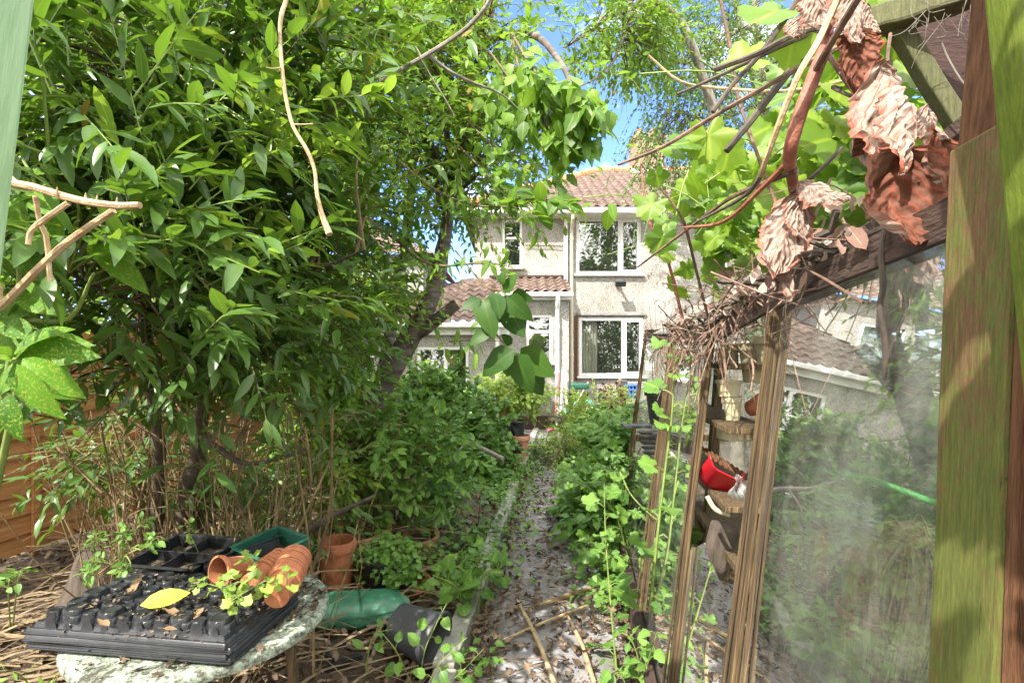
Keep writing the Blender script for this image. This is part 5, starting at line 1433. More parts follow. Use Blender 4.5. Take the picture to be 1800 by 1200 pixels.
m = MB(); m.beam((.66, .44, 0), (.438, .45, 2.35), .12, .025, up=(0, 1, 0), ns=8, wob=.0008); m.build('plank', M['algae_bright'], tf, bevel=.004)
m = MB()
pts = [P(1575, 15, .98), P(1760, -10, .98), P(1745, 250, .98), P(1700, 225, .98)]
m.add(pts + [p + Vector((0, .02, 0)) for p in pts], [(3, 2, 1, 0), (4, 5, 6, 7)] + [(i, (i + 1) % 4, (i + 1) % 4 + 4, i + 4) for i in range(4)]); m.build('gable_board', M['dark_board'], tf)
m = MB(); m.beam(P(1570, 40, .95), P(1712, 262, .93), .03, .03, ns=6, wob=.001); m.build('brace', M['algae_grey'], tf, bevel=.003)
m = MB(); m.beam(P(1490, 55, .98), P(1790, -40, .84), .05, .045, ns=12, wob=.003); m.build('mossy_beam', M['algae_grey'], tf, bevel=.006)
for (a, b, w_) in (((1655, 250), (1760, 165), .02), ((1660, 300), (1760, 245), .022), ((1690, 330), (1760, 300), .03)):
    m = MB(); m.beam(P(*a, .93), P(*b, .86), w_, .025, ns=4, wob=.001); m.build('rail', M['dark_beam'], tf, bevel=.003)
m = MB()
for i in range(34):
    a = P(RND.uniform(1600, 1730), RND.uniform(-10, 40), RND.uniform(.84, .92)); b = a + Vector((RND.gauss(0, .03), RND.uniform(-.02, .02), -RND.uniform(.005, .075)))
    m.tube(spline([a, a.lerp(b, .5) + Vector((RND.gauss(0, .012), 0, -.012)), b], 6), RND.uniform(.0003, .0007), 4, caps=False)
m.tube(spline([P(1655, 75, .86), P(1668, 105, .86), P(1695, 148, .85), P(1728, 175, .84)], 10), .0013, 5)
tag(m.build('cobweb_strands', M['web'], smooth=True), 'cobwebs and dry threads hanging under the mossy beam', 'cobweb', kind='stuff')

dr = thing('mint_door', 'mint green painted door edge at the left border', 'door', (-.72, .5, 0))
m = MB()
m.beam((-.72 - .05, .50, 0), (-.425 - .05, .5, 2.4), .045, .10, up=(1, 0, 0), ns=2); m.build('stile', M['mint'], dr, bevel=.006)
m = MB(); m.beam((-.83, .47, .05), (-.535, .47, 2.4), .12, .028, up=(0, 1, 0), ns=2); m.build('boards', M['mint'], dr, bevel=.003)

# ================================================================== GRAPEVINE
gv_ = thing('grapevine', 'tangled grapevine with curled dead leaves over the greenhouse roof', 'vine', gw(1.6, 0) + Vector((.35, 0, 0)))
def cane(lst, rs, mat, name='cane', n=22, seg=7):
    m = MB(); m.tube(spline(lst, n), rlerp(rs, n), seg); return m.build(name, mat, gv_, smooth=True)
vb = gw(1.6, 0) + Vector((.35, 0, 0))
cane([vb, vb + Vector((0, 0, .8)), P(1420, 520, 1.5), P(1395, 330, 1.1), P(1388, 275, .95), P(1405, 205, .92), P(1432, 130, .92), P(1452, 70, .92), P(1460, -60, .92)], [.016, .015, .013, .011, .012, .012, .012, .011, .009], M['red_cane'], 'main_cane', 40, 9)
sets = [([(1480, -20, .88), (1440, 70, .88), (1398, 145, .88), (1345, 285, .95), (1330, 330, 1.05)], [.005, .0055, .0055, .005, .004], 'pale_cane'),
        ([(1420, -40, 1.15), (1400, 3, 1.15), (1343, 87, 1.15), (1287, 150, 1.15), (1253, 197, 1.15)], [.006, .006, .006, .005, .005], 'bark_dark'),
        ([(1510, 30, 1.1), (1400, 60, 1.1), (1330, 95, 1.12), (1255, 123, 1.15)], [.006, .006, .006, .006], 'bark_dark'),
        ([(1480, 40, 1.2), (1400, 70, 1.2), (1250, 140, 1.2), (1190, 166, 1.2)], [.006, .005, .004, .003], 'bark_dark'),
        ([(1480, 80, 1.2), (1400, 122, 1.2), (1350, 150, 1.2), (1250, 207, 1.2), (1166, 258, 1.2), (1086, 290, 1.2)], [.007, .0065, .006, .005, .0045, .003], 'vine_cane'),
        ([(1480, 20, 1.3), (1400, 110, 1.3), (1330, 200, 1.3), (1277, 266, 1.3)], [.010, .010, .009, .008], 'bark_dark'),
        ([(1140, 98, 1.5), (1195, 143, 1.5), (1263, 155, 1.5), (1380, 160, 1.4), (1500, 140, 1.3), (1560, 135, 1.2)], [.003, .004, .004, .004, .004, .003], 'pale_cane'),
        ([(1262, -20, 1.6), (1285, 90, 1.6), (1297, 170, 1.6), (1315, 225, 1.55), (1338, 290, 1.5), (1380, 400, 1.5)], [.005, .005, .005, .005, .005, .005], 'vine_cane'),
        ([(1126, 288, 1.7), (1180, 355, 1.7), (1203, 394, 1.7), (1225, 480, 1.8), (1245, 560, 1.85)], [.003, .004, .005, .005, .005], 'vine_cane'),
        ([(1127, 285, 1.9), (1133, 345, 1.9), (1145, 400, 1.9), (1172, 452, 1.9), (1200, 560, 1.9)], [.003, .004, .005, .005, .006], 'red_cane'),
        ([(1390, 280, 1.0), (1340, 330, 1.1), (1270, 390, 1.3), (1200, 400, 1.5)], [.007, .006, .005, .003], 'red_cane'),
        ([(1400, 300, 1.0), (1300, 340, 1.2), (1250, 372, 1.4), (1120, 470, 1.7)], [.006, .006, .005, .003], 'vine_cane'),
        ([(1345, 285, .98), (1330, 320, 1.0), (1300, 350, 1.1), (1225, 390, 1.3)], [.006, .005, .005, .003], 'bark_dark'),
        ([(1455, 95, .95), (1500, 160, .9), (1530, 185, .85), (1560, 180, .82)], [.005, .004, .003, .002], 'vine_cane'),
        ([(1480, 155, .9), (1465, 155, .9), (1530, 183, .85), (1550, 182, .82)], [.003, .003, .003, .002], 'bark_dark'),
        ([(1480, 260, 1.0), (1440, 300, 1.0), (1390, 340, 1.02)], [.004, .004, .004], 'bark_dark'),
        ([(1450, 385, 1.2), (1432, 440, 1.12), (1432, 475, 1.1), (1455, 515, 1.1), (1474, 558, 1.1)], [.003, .0045, .005, .0045, .005], 'algae_grey'),
        ([(1560, 380, .82), (1549, 440, .82), (1553, 500, .82), (1547, 540, .82), (1556, 605, .82), (1555, 668, .82)], [.003, .004, .0048, .0045, .005, .0035], 'bark_dark'),
        ([(1556, 608, .82), (1563, 602, .82), (1569, 597, .815)], [.003, .0028, .003], 'bark_dark'),
        ([(1565, 60, .9), (1560, 110, .85), (1575, 125, .8)], [.003, .003, .002], 'vine_cane')]
for pts, rs, mt in sets:
    cane([P(*p) for p in pts], rs, M[mt], 'cane', 20, 6)
# the dead tangle lying along the eave
m1, m2 = MB(), MB()
for i in range(125):
    y = RND.choice([RND.uniform(.9, 2.0), RND.uniform(1.3, 2.6), RND.uniform(2.2, 4.0)])
    c = gw(y, eave_z(y) + RND.uniform(-.06, .10)) + Vector((RND.gauss(0, .035), 0, 0))
    d = Vector((RND.gauss(.05, .18), RND.gauss(.0, .6), RND.gauss(-.05, .28))).normalized()
    L_ = RND.uniform(.12, .5)
    p = [c - d * L_ / 2 + Vector(NR.normal(0, .02, 3)), c - d * L_ / 5 + Vector(NR.normal(0, .035, 3)), c + d * L_ / 6 + Vector(NR.normal(0, .035, 3)), c + d * L_ / 2 + Vector((0, 0, -RND.uniform(.02, .14)))]
    r0_ = RND.uniform(.0014, .0034)
    (m1 if RND.random() < .6 else m2).tube(spline(p, 14), [r0_ * (1 - .05 * q_) for q_ in range(15)], 5, caps=False)
for i in range(46):
    y = RND.uniform(1.5, 3.2); c = gw(y, eave_z(y)) + Vector((-.03, 0, 0)); e = c + Vector((RND.gauss(-.03, .04), RND.gauss(0, .08), -RND.uniform(.08, .32)))
    m1.tube(spline([c, c.lerp(e, .5) + Vector(NR.normal(0, .02, 3)), e], 7), [RND.uniform(.0012, .003)] * 8, 4, caps=False)
m1.build('dry_shoots', M['dry_shoot'], gv_, smooth=True); m2.build('dry_shoots', M['vine_cane'], gv_, smooth=True)
pos = []; d = []; nn = []
for i in range(150):
    y = RND.choice([RND.uniform(.9, 1.8), RND.uniform(1.2, 2.8)]); c = gw(y, eave_z(y) + RND.uniform(-.02, .12)) + Vector((RND.gauss(.03, .04), 0, 0))
    pos.append(c); d.append(NR.normal(0, 1, 3) + np.array([-.2, 0, -.5])); nn.append(NR.normal(0, .7, 3) + np.array([-.4, -.6, .6]))
leaves_mesh('withered_leaves', M['withered'], gv_, pos, d, nn, NR.uniform(.02, .06, len(pos)), 'litter')
mo = MB()
for i in range(90):
    y = RND.uniform(.9, 3.0); c = gw(y, eave_z(y) + .04) + Vector((RND.gauss(.02, .02), 0, RND.uniform(-.01, .03))); d = Vector((RND.gauss(0, .03), RND.gauss(0, .06), RND.gauss(0, .02)))
    mo.tube([c - d, c + Vector(NR.normal(0, .01, 3)), c + d], RND.uniform(.003, .009), 5)
mo.build('moss_and_debris', M['bark_dark'], gv_, smooth=True)
# fresh leaves
c, od = ell_pts([(A(1330, 340, 2.2), (.30, .4, .24), 1.1), (A(1420, 300, 1.7), (.3, .35, .22), 1.0), (A(1270, 430, 2.4), (.14, .3, .2), .5), (A(1240, 330, 2.2), (.13, .25, .14), .3), (A(1510, 230, 1.5), (.2, .3, .25), .8), (A(1370, 420, 1.9), (.25, .3, .15), .7), (A(1590, 90, 1.4), (.2, .2, .2), .4), (A(1440, 160, 1.7), (.2, .3, .2), .5)], 330, 1.2)
ld = NR.normal(0, .6, c.shape) + np.array([-.1, -.25, -.55]); ln = NR.normal(0, .45, c.shape) + np.array([-.2, -.75, .75])
leaves_mesh('fresh_leaves', M['vine_leaf'], gv_, c, ld, ln, .112 * NR.uniform(.5, 1.25, len(c)), 'grape')
pos = []; d = []; nn = []; LL = []
for (x, y, Y, s) in ((1160, 348, 1.7, .10), (1170, 400, 1.6, .09), (1150, 295, 1.55, .06), (1215, 270, 1.5, .12), (1225, 250, 1.5, .1), (1180, 380, 1.65, .07), (1190, 500, 1.9, .11), (1180, 440, 1.9, .12), (1240, 215, 1.5, .12), (1385, 15, 1.2, .14), (1400, 40, 1.2, .1), (1345, 100, 1.35, .11), (1480, 155, 1.1, .09), (1475, 240, 1.1, .10), (1455, 235, 1.1, .09), (1580, 20, 1.0, .09), (1555, 15, 1.0, .08), (1550, 75, 1.05, .1), (1590, 110, 1.1, .1)):
    pos.append(P(x, y, Y)); d.append((RND.gauss(-.2, .5), RND.gauss(-.1, .3), RND.gauss(-.5, .4))); nn.append((RND.gauss(-.1, .2), -1, RND.uniform(.2, .9))); LL.append(s * 1.0)
leaves_mesh('fresh_leaves', M['vine_leaf'], gv_, pos, d, nn, LL, 'grape')
c2, _ = ell_pts([(A(1300, 360, 2.2), (.5, .5, .3)), (A(1430, 260, 1.7), (.35, .35, .3))], 60, 1)
m = MB()
for p in c2:
    p = Vector(p); e = p + Vector((RND.gauss(0, .2), RND.gauss(0, .15), RND.gauss(-.02, .12)))
    m.tube(spline([p, p.lerp(e, .5) + Vector((0, 0, .03)), e], 6), RND.uniform(.0012, .003), 4, caps=False)
m.build('green_shoots', M['green_twig'], gv_, smooth=True)

# unseen shoots added over the doorway where the camera stands, to dapple the post
c3, _ = ell_pts([(np.array((.12, .06, 2.12)), (.36, .24, .16))], 34, 1)
leaves_mesh('fresh_leaves', M['vine_leaf'], gv_, c3, NR.normal(0, .7, c3.shape) + np.array([0, 0, -.4]), NR.normal(0, .5, c3.shape) + np.array([-.3, -.4, .9]), .11 * NR.uniform(.6, 1.2, len(c3)), 'grape')
cane([P(1430, 130, .92), Vector((.5, .5, 2.2)), Vector((.3, .2, 2.25)), Vector((-.2, 0, 2.2))], [.006, .005, .004, .002], M['vine_cane'])

def dead_leaf(a, b, nrm, width, curl, bendz, seed, edge=.18, prof=broad):
    """crumpled leaf from stalk a to tip b; edges roll over by 'curl' radians"""
    a, b = Vector(a), Vector(b); L_ = (b - a).length; d = (b - a).normalized()
    n_ = Vector(nrm); n_ = (n_ - d * n_.dot(d)).normalized(); s = n_.cross(d)
    m = MB()
    def f(u, v):
        x = (v - .5) * 2
        w_ = max(.05, prof(min(max(u, .001), .995)) / .36) * width * (1 + (.06 * math.sin(u * 38 + seed) + .05 * math.sin(u * 97 + seed) + .22 * noise.noise(Vector((u * 4, seed * 2 + (3 if x > 0 else 0), 0)))) * abs(x) ** 2)
        cu = curl * (.75 + .5 * noise.noise(Vector((u * 2.2, seed, 0))))
        ang = x * cu
        if abs(cu) > .05:
            R_ = w_ / abs(cu)
            lat = R_ * math.sin(abs(ang)) * (1 if x > 0 else -1); out_ = R_ * (1 - math.cos(ang)) * (1 if curl > 0 else -1)
        else: lat = w_ * x; out_ = 0
        p = a + d * (u * L_) + s * lat + n_ * out_
        p += n_ * (bendz * L_ * (u - .5) ** 2 * 2)
        q = Vector((u * 5 + seed, x * 2.5, seed * .7))
        rip = .065 * L_ * noise.noise(q) + .04 * L_ * noise.noise(q * 2.2) + .008 * L_ * noise.noise(q * 6.3) + .007 * L_ * math.sin((u - abs(x) * .5) * 30 + 2 * noise.noise(q))
        p += n_ * rip + s * (.03 * L_ * noise.noise(q * 1.7 + Vector((9, 0, 0)))) + d * (.05 * L_ * noise.noise(q + Vector((0, 7, 0))) * abs(x))
        return p
    nu, nv = 46, 34
    b0 = len(m.v); m.grid(lambda i, j: f(j, i), nv, nu)
    o = m.build('dead_leaf', M['dead_leaf'], gv_, smooth=True)
    uvl = o.data.uv_layers.new(name='UVMap')
    li = np.zeros(len(o.data.loops), dtype=np.int32); o.data.loops.foreach_get('vertex_index', li)
    uu = (li // (nv + 1)) / nu; vv = (li % (nv + 1)) / nv * 2 - 1
    uvl.data.foreach_set('uv', np.stack([uu, vv], 1).astype(np.float32).ravel())
    return o
DL = [((1552, 112, .82), (1600, 330, .78), (.25, -1, .1), .062, -1.5, .05, 1), ((1600, 150, .80), (1600, 300, .74), (.5, -1, .0), .052, -1.7, -.1, 2),
      ((1560, 290, .80), (1588, 450, .74), (.1, 1, .15), .088, -1.75, -.35, 3), ((1620, 255, .82), (1640, 350, .76), (-.2, 1, .1), .06, -1.9, -.3, 4),
      ((1398, 345, 1.0), (1362, 490, .98), (-.35, -1, .25), .05, -.75, .06, 5), ((1385, 400, 1.01), (1385, 530, .99), (.6, -1, .0), .032, -1.3, .05, 6),
      ((1405, 320, .98), (1492, 352, .95), (.0, -1, .6), .04, -.9, .05, 7), ((1400, 345, .99), (1415, 425, .97), (.3, -1, .2), .033, -1.1, .05, 8),
      ((1428, -20, .92), (1450, 55, .9), (-.2, -1, .2), .034, -1.3, .1, 9), ((1500, -25, .88), (1506, 82, .86), (.1, -1, .2), .036, -1.2, .1, 10),
      ((1500, 55, .88), (1508, 172, .87), (.3, 1, .1), .042, -1.6, .1, 11), ((1520, 10, .88), (1545, 60, .87), (.3, -1, .2), .03, -1.6, .1, 12),
      ((1500, 100, .9), (1530, 185, .92), (.1, 1, -.1), .03, -1.6, .1, 13), ((1622, 190, .82), (1662, 252, .8), (.3, -1, .3), .032, -1.4, .2, 14),
      ((1405, 30, .96), (1395, 68, .95), (0, -1, .4), .025, -1.4, .1, 15), ((1530, 225, .85), (1500, 275, .84), (.2, 1, .3), .04, -1.9, .1, 16), ((1545, 230, .84), (1540, 300, .82), (-.3, -1, .3), .035, -1.8, .1, 17)]
for a, b, n_, wd, cu, bz_, sd in DL:
    dead_leaf(P(*a), P(*b), n_, wd, cu, bz_, sd)

# ================================================================== TABLE AND WHAT LIES ON IT
TC = Vector((-1.02, 1.72, .70))
tb = thing('garden_table', 'round garden table with flaking mint paint at the lower left', 'table', (TC.x, TC.y, 0))
m = MB(); m.lathe([(.001, .001), (.30, .001), (.36, .0), (.378, -.004), (.382, -.014), (.378, -.03), (.372, -.032), (.366, -.016), (.001, -.012)], Matrix.Translation(TC), 72)
m.build('table_top', M['table'], tb, smooth=True)
for k in range(4):
    a = rad(20 + 90 * k)
    m = MB(); m.beam(TC + Vector((math.cos(a) * .24, math.sin(a) * .24, -.02)), Vector((TC.x + math.cos(a) * .30, TC.y + math.sin(a) * .30, 0)), .028, .028, up=(0, 1, 0)); m.build('leg', M['gh_wood'], tb, bevel=.004)

def smooth(a, b, x):
    t = min(max((x - a) / (b - a), 0), 1); return t * t * (3 - 2 * t)
tray = thing('cell_tray', 'topmost upturned black cell tray on the table, under a yellow leaf', 'tray', (0, 0, 0), 'stack of upturned cell trays')
TW, TD = .64, .36
def tf_(u, v):
    x, y = (u - .5) * TW, (v - .5) * TD
    edge = min(TW / 2 - abs(x), TD / 2 - abs(y))
    z = .014 * smooth(.0, .004, edge) + .012 * smooth(.014, .020, edge)
    best = 0
    if edge > .022:
        cw, cd = (TW - .05) / 5, (TD - .05) / 3
        gx, gy = (x + TW / 2 - .025) / cw, (y + TD / 2 - .025) / cd
        fx, fy = (gx % 1 - .5) * cw, (gy % 1 - .5) * cd
        if int(gy) % 2: fx = -fx
        for (ox, oy, rr, hh) in ((.022, -.016, .034, .031), (-.036, -.022, .022, .023), (-.020, .028, .027, .028), (.034, .032, .020, .021)):
            dd = ((abs(fx - ox) / rr) ** 2.6 + (abs(fy - oy) / rr) ** 2.6) ** (1 / 2.6)
            best = max(best, hh * (1 - smooth(.80, 1.02, dd)) - .003 * (1 - smooth(.5, .62, dd)))
    return (x, y, z + best)
m = MB(); m.grid(tf_, 230, 130)
ob = m.build('shell', M['black_plastic'], tray, smooth=True)
m = MB()
for (sx, sy, w_, d_) in ((0, -1, TW, .012), (0, 1, TW, .012), (-1, 0, .012, TD - .024), (1, 0, .012, TD - .024)):
    m.box((sx * (TW / 2 - .003), sy * (TD / 2 - .003), .002), (w_, d_, .006))
m.build('flange', M['black_plastic'], tray, bevel=.002)
labs = [None, 'second black cell tray from the top of the stack', 'third black cell tray from the top of the stack', 'lowest black cell tray, lying directly on the table']
for i in range(4):
    t = tray if i == 0 else copy_tree(tray)
    if labs[i]: t['label'] = labs[i]
    t.location = (-1.07 + RND.uniform(-.008, .008), 1.615 + RND.uniform(-.008, .008), .712 + .0135 * (3 - i))
    t.rotation_euler = (0, 0, rad(-7 + RND.uniform(-1, 1)))
TTOP = .712 + .0405 + .03
# open seed trays at the back of the table
def open_tray(name, label, loc, rotz, w_, d_, h, nx_, ny_, mat, tilt=(0, 0)):
    root = thing(name, label, 'tray', (0, 0, 0))
    m = MB()
    m.box((0, 0, .003), (w_ * .94, d_ * .94, .006))
    for s in (-1, 1):
        m.beam((s * w_ * .47, -d_ / 2 + .004, h / 2), (s * w_ * .47, d_ / 2 - .004, h / 2), .004, h); m.beam((s * w_ * .47 + s * .006, -d_ / 2, h), (s * w_ * .47 + s * .006, d_ / 2, h), .016, .004)
        m.beam((-w_ * .47, s * d_ * .47, h / 2), (w_ * .47, s * d_ * .47, h / 2), .0042, h - .002); m.beam((-w_ / 2 + .015, s * d_ * .47 + s * .006, h + .001), (w_ / 2 - .015, s * d_ * .47 + s * .006, h + .001), .016, .004)
    for i in range(1, nx_): m.box((-w_ * .47 + w_ * .94 * i / nx_, 0, h * .5), (.005, d_ * .93, h * .9))
    for j in range(1, ny_): m.box((0, -d_ * .47 + d_ * .94 * j / ny_, h * .5), (w_ * .93, .005, h * .88))
    m.build('shell', mat, root, bevel=.001)
    s = MB(); s.grid(lambda u, v: ((u - .5) * w_ * .9, (v - .5) * d_ * .9, .016 + .008 * noise.noise(Vector((u * 12, v * 12, w_ * 9)))), 24, 24); s.build('compost', M['soil'], root, smooth=True)
    root.location = loc; root.rotation_euler = (tilt[0], tilt[1], rotz)
    return root
open_tray('seed_tray', 'black seed tray with four open compartments behind the upturned trays', (-1.27, 1.99, .745), rad(-10), .30, .26, .06, 2, 2, M['black_plastic'], (rad(6), 0))
open_tray('seed_tray', 'narrow black tray tipped against the four compartment tray', (-1.06, 2.0, .755), rad(-28), .11, .30, .05, 1, 1, M['black_plastic'], (0, rad(-18)))
open_tray('planting_trough', 'dark green plastic trough at the back of the table', (-.955, 2.02, .745), rad(-24), .17, .22, .085, 1, 1, M['green_plastic'], (rad(4), rad(8)))

# small terracotta pots
proto = thing('small_pot', 'small terracotta pot nested in the long lying stack at the table edge', 'pot', (0, 0, 0), 'long lying stack of terracotta pots')
m = MB(); m.lathe([(.001, 0), (.036, 0), (.0445, .0725), (.0525, .073), (.0535, .083), (.050, .085), (.047, .085), (.044, .070), (.034, .006), (.001, .005)], None, 30); m.build('body', M['tcot'], proto, smooth=True)
ax_d = Vector((-.03, .20, .035)).normalized()
for i in range(11):
    o = proto if i == 0 else copy_tree(proto)
    o.location = Vector((-.725, 1.575, TTOP + .032)) + ax_d * (.0138 * i + RND.uniform(-.002, .002)) + Vector((RND.uniform(-.002, .002), 0, 0))
    o.rotation_euler = lying(ax_d)
for i in range(6):
    o = copy_tree(proto)
    o['label'] = 'small terracotta pot nested in the shorter stack behind the single lying pot'; o['group'] = 'short lying stack of terracotta pots'
    d_ = Vector((.06, .2, .03)).normalized()
    o.location = Vector((-.875, 1.70, TTOP + .012)) + d_ * (.0145 * i + RND.uniform(-.003, .003)); o.rotation_euler = lying(d_)
o = copy_tree(proto); o['label'] = 'single terracotta pot lying on its side with its mouth to the left'; del o['group']
o.location = Vector((-.93, 1.80, TTOP + .035)); o.rotation_euler = lying((-.45, -.8, .12)); o.scale = (1.12, 1.12, 1.25)

# loose leaves on the trays
def single_leaf(name, label, cat, p, dirv, L_, mat, tpl='litter', nrm=(0, -.2, 1), group=None, wide=1.0):
    root_off = Vector(p)
    o = leaves_mesh(name, mat, None, [p], [dirv], [nrm], [L_], tpl, wide)
    return tag(o, label, cat, group)
single_leaf('fallen_leaf', 'bright yellow leaf lying on the black trays', 'leaf', P(246, 1066, 1.50) + Vector((0, 0, .004)), (.16, .07, .035), .125, M['yellow_leaf'], 'lance', wide=1.5, nrm=(.1, -.6, 1))
lv = [(225, 1022, 1.62), (165, 1068, 1.55), (320, 1060, 1.50), (340, 1075, 1.48), (312, 1108, 1.42), (480, 1000, 1.72), (360, 1030, 1.6), (192, 1092, 1.44), (330, 1000, 1.68)]
for i, (x, y, Y) in enumerate(lv):
    single_leaf('dead_leaf', ['curled tan leaf at the far left of the trays', 'tan leaf in the left groove of the trays', 'pale tan leaf beside the fern on the trays', 'crumpled tan leaf right of the yellow leaf', 'small tan leaf at the front of the tray stack', 'tan leaf under the short pot stack', 'tan leaf behind the fern on the trays', 'small tan leaf at the front left tray edge', 'tan leaf in front of the seed tray'][i], 'leaf',
                Vector((P(x, y, Y).x, Y, TTOP + .012 + RND.uniform(0, .012))), (RND.gauss(0, 1), RND.gauss(0, 1), 0), RND.uniform(.03, .062), M['tan_leaf'], 'litter', group='dead leaves lying on the trays')
pos = []; d = []; nn = []
for i in range(420):
    a = RND.uniform(0, 6.28); r_ = .37 * math.sqrt(RND.random())
    p = TC + Vector((math.cos(a) * r_, math.sin(a) * r_, .004)); pos.append(p); d.append((RND.gauss(0, 1), RND.gauss(0, 1), 0)); nn.append((RND.gauss(0, .3), RND.gauss(0, .3), 1))
tag(leaves_mesh('table_litter', M['litter_leaf'], None, pos, d, nn, NR.uniform(.01, .035, 420), 'litter'), 'crumbs of dead leaf scattered over the table top', 'litter', kind='stuff')

pos = []; d = []; nn = []
for i in range(900):
    u, v = RND.random(), RND.random()
    if noise.noise(Vector((u * 5, v * 4, 8))) < -.05: continue
    x, y, z = tf_(u, v)
    p = Matrix.Rotation(rad(-7), 3, 'Z') @ Vector((x, y, z + .002)) + Vector((-1.07, 1.615, .712 + .0405)); pos.append(p); d.append((RND.gauss(0, 1), RND.gauss(0, 1), 0)); nn.append((RND.gauss(0, .5), RND.gauss(0, .5), 1))
tag(leaves_mesh('compost_crumbs', M['litter_leaf'], None, pos, d, nn, NR.uniform(.004, .016, len(pos)), 'litter'), 'crumbs of soil and leaf caught between the cells of the black trays', 'crumbs', kind='stuff')

# seedlings on and behind the table
def plant(name, label, stems, leafL, tpl, lm, nper, cat='plant', sm='green_twig', hang=.15, r=.0022, group=None, up=.8, wide=1.0, mode='alt', facing=-.3, t0=.25):
    root = thing(name, label, cat, stems[0][0], group)
    m = MB(); pos = []; d = []; nn = []; LL = []
    for pts in stems:
        pp = spline(pts, 14); rr = [r * (1 - .6 * i / 14) for i in range(15)]; m.tube(pp, rr, 6)
        for i in range(nper):
            t = t0 + (1 - t0) * (i + RND.uniform(0, .6)) / nper; t = min(t, .995); k = min(int(t * 14), 13)
            p = pp[k].lerp(pp[k + 1], t * 14 - k); ax_ = (pp[k + 1] - pp[k]).normalized()
            a = i * 2.4 + RND.uniform(-.3, .3)
            e1 = ax_.cross(Vector((.3, .5, .8))).normalized(); e2 = ax_.cross(e1)
            lat = e1 * math.cos(a) + e2 * math.sin(a)
            sz = leafL * RND.uniform(.65, 1.15) * (1 - .35 * t)
            q = p + lat * sz * .45 + ax_ * sz * .2                      # leaf stalk
            m.tube(spline([p, p.lerp(q, .6) + Vector((0, 0, .006)), q], 4), r * .35, 4, caps=False)
            pos.append(q); d.append(lat + ax_ * .4 + Vector((0, 0, -hang)) + Vector(NR.normal(0, .2, 3))); nn.append(Vector((0, facing, up)) + lat * -.2 + Vector(NR.normal(0, .25, 3))); LL.append(sz)
    m.build('stem', M[sm], root, smooth=True)
    leaves_mesh('leaves', lm, root, pos, d, nn, LL, tpl, wide)
    return root
b0 = Vector((-1.42, 1.9, .0))
plant('seedling', 'young plant with many small oval leaflets behind the left end of the trays', [[b0, P(215, 1000, 1.9), P(180, 960, 1.88), P(165, 940, 1.86)], [b0, P(215, 1000, 1.9), P(215, 960, 1.88), P(222, 930, 1.86)], [b0, P(220, 1000, 1.9), P(250, 965, 1.85), P(275, 945, 1.84)], [b0, P(215, 1010, 1.88), P(190, 990, 1.84), P(160, 985, 1.82)], [b0, P(215, 1010, 1.88), P(230, 990, 1.82), P(215, 1005, 1.8)], [b0, P(205, 1010, 1.88), P(170, 1000, 1.82), P(150, 1010, 1.8)], [b0, P(215, 1000, 1.9), P(240, 930, 1.92), P(255, 915, 1.95)]], .046, 'oval', M['weed_leaf'], 15, t0=.72, r=.003)
plant('fern', 'light green fern like seedling sprawling across the black trays', [[P(400, 1060, 1.52), P(390, 1035, 1.55), P(360, 1025, 1.55), P(335, 1030, 1.53)], [P(400, 1060, 1.52), P(400, 1035, 1.55), P(420, 1022, 1.55), P(440, 1030, 1.53)], [P(400, 1060, 1.52), P(415, 1045, 1.5), P(420, 1050, 1.48), P(418, 1060, 1.46)], [P(400, 1060, 1.52), P(440, 1035, 1.54), P(470, 1020, 1.56), P(475, 1040, 1.55)]], .042, 'ivy', M['lime_leaf'], 9, t0=.2)
plant('seedling', 'lime seedling in front of the long pot stack', [[P(500, 1040, 1.6), P(505, 1020, 1.58), P(500, 1005, 1.57)]], .04, 'ivy', M['lime_leaf'], 7, t0=.2)
plant('seedling', 'tiny pale seedling in the four compartment tray', [[Vector((-1.25, 2.05, .76)), P(335, 940, 2.02), P(325, 918, 2.02)]], .035, 'ivy', M['lime_leaf'], 8, t0=.3)
plant('seedling', 'lime sprig growing over the single lying pot', [[P(445, 1000, 1.72), P(440, 985, 1.7), P(430, 978, 1.69)]], .04, 'ivy', M['lime_leaf'], 6, t0=.2)

# ================================================================== POTS AND CLUTTER ON THE GROUND
gz = ground_z
def gp_(px, py): 
    g = G(px, py); g.z = gz(g.x, g.y); return g
q = gp_(592, 1062)
pot('terracotta_pot', 'tall orange terracotta pot standing just behind the table edge', M['tcot'], .118, .085, .32, q + Vector((0, 0, .0)), (0, 0, 0), soil=.6, rim=.2)
q = Vector((-1.17, 3.75, gz(-1.17, 3.75)))
pot('terracotta_bowl', 'wide terracotta bowl full of dry straw', M['tcot_pale'], .27, .2, .27, q, (rad(4), rad(3), 0), soil=.7, rim=.22, seg=44)
for kk in range(1):
    m = MB()
    for i in range(60):
        a = q + Vector((RND.gauss(0, .13), RND.gauss(0, .13), .2)); e = a + Vector((RND.gauss(0, .22), RND.gauss(-.05, .2), RND.uniform(-.05, .18)))
        m.tube(spline([a, a.lerp(e, .5) + Vector((0, 0, .04)), e], 5), RND.uniform(.002, .005), 4, caps=False)
    tag(m.build('dry_straw', M['straw'], smooth=True), 'dry straw stalks heaped in the terracotta bowl', 'straw', kind='stuff')
q = Vector((-.79, 3.28, gz(-.79, 3.28)))
pot('black_pot', 'black pot full of clover leaves standing in a terracotta saucer', M['black_plastic'], .19, .15, .22, q + Vector((0, 0, .02)), (0, 0, 0), soil=.85, rim=.12, seg=36)
m = MB(); m.lathe([(.001, 0), (.17, 0), (.235, .09), (.245, .09), (.22, .055), (.17, .015), (.001, .012)], Matrix.Translation(q + Vector((.02, 0, -.01))) @ Matrix.Rotation(rad(9), 4, 'Y'), 40)
tag(m.build('saucer', M['tcot'], smooth=True), 'terracotta saucer under the black clover pot', 'saucer')
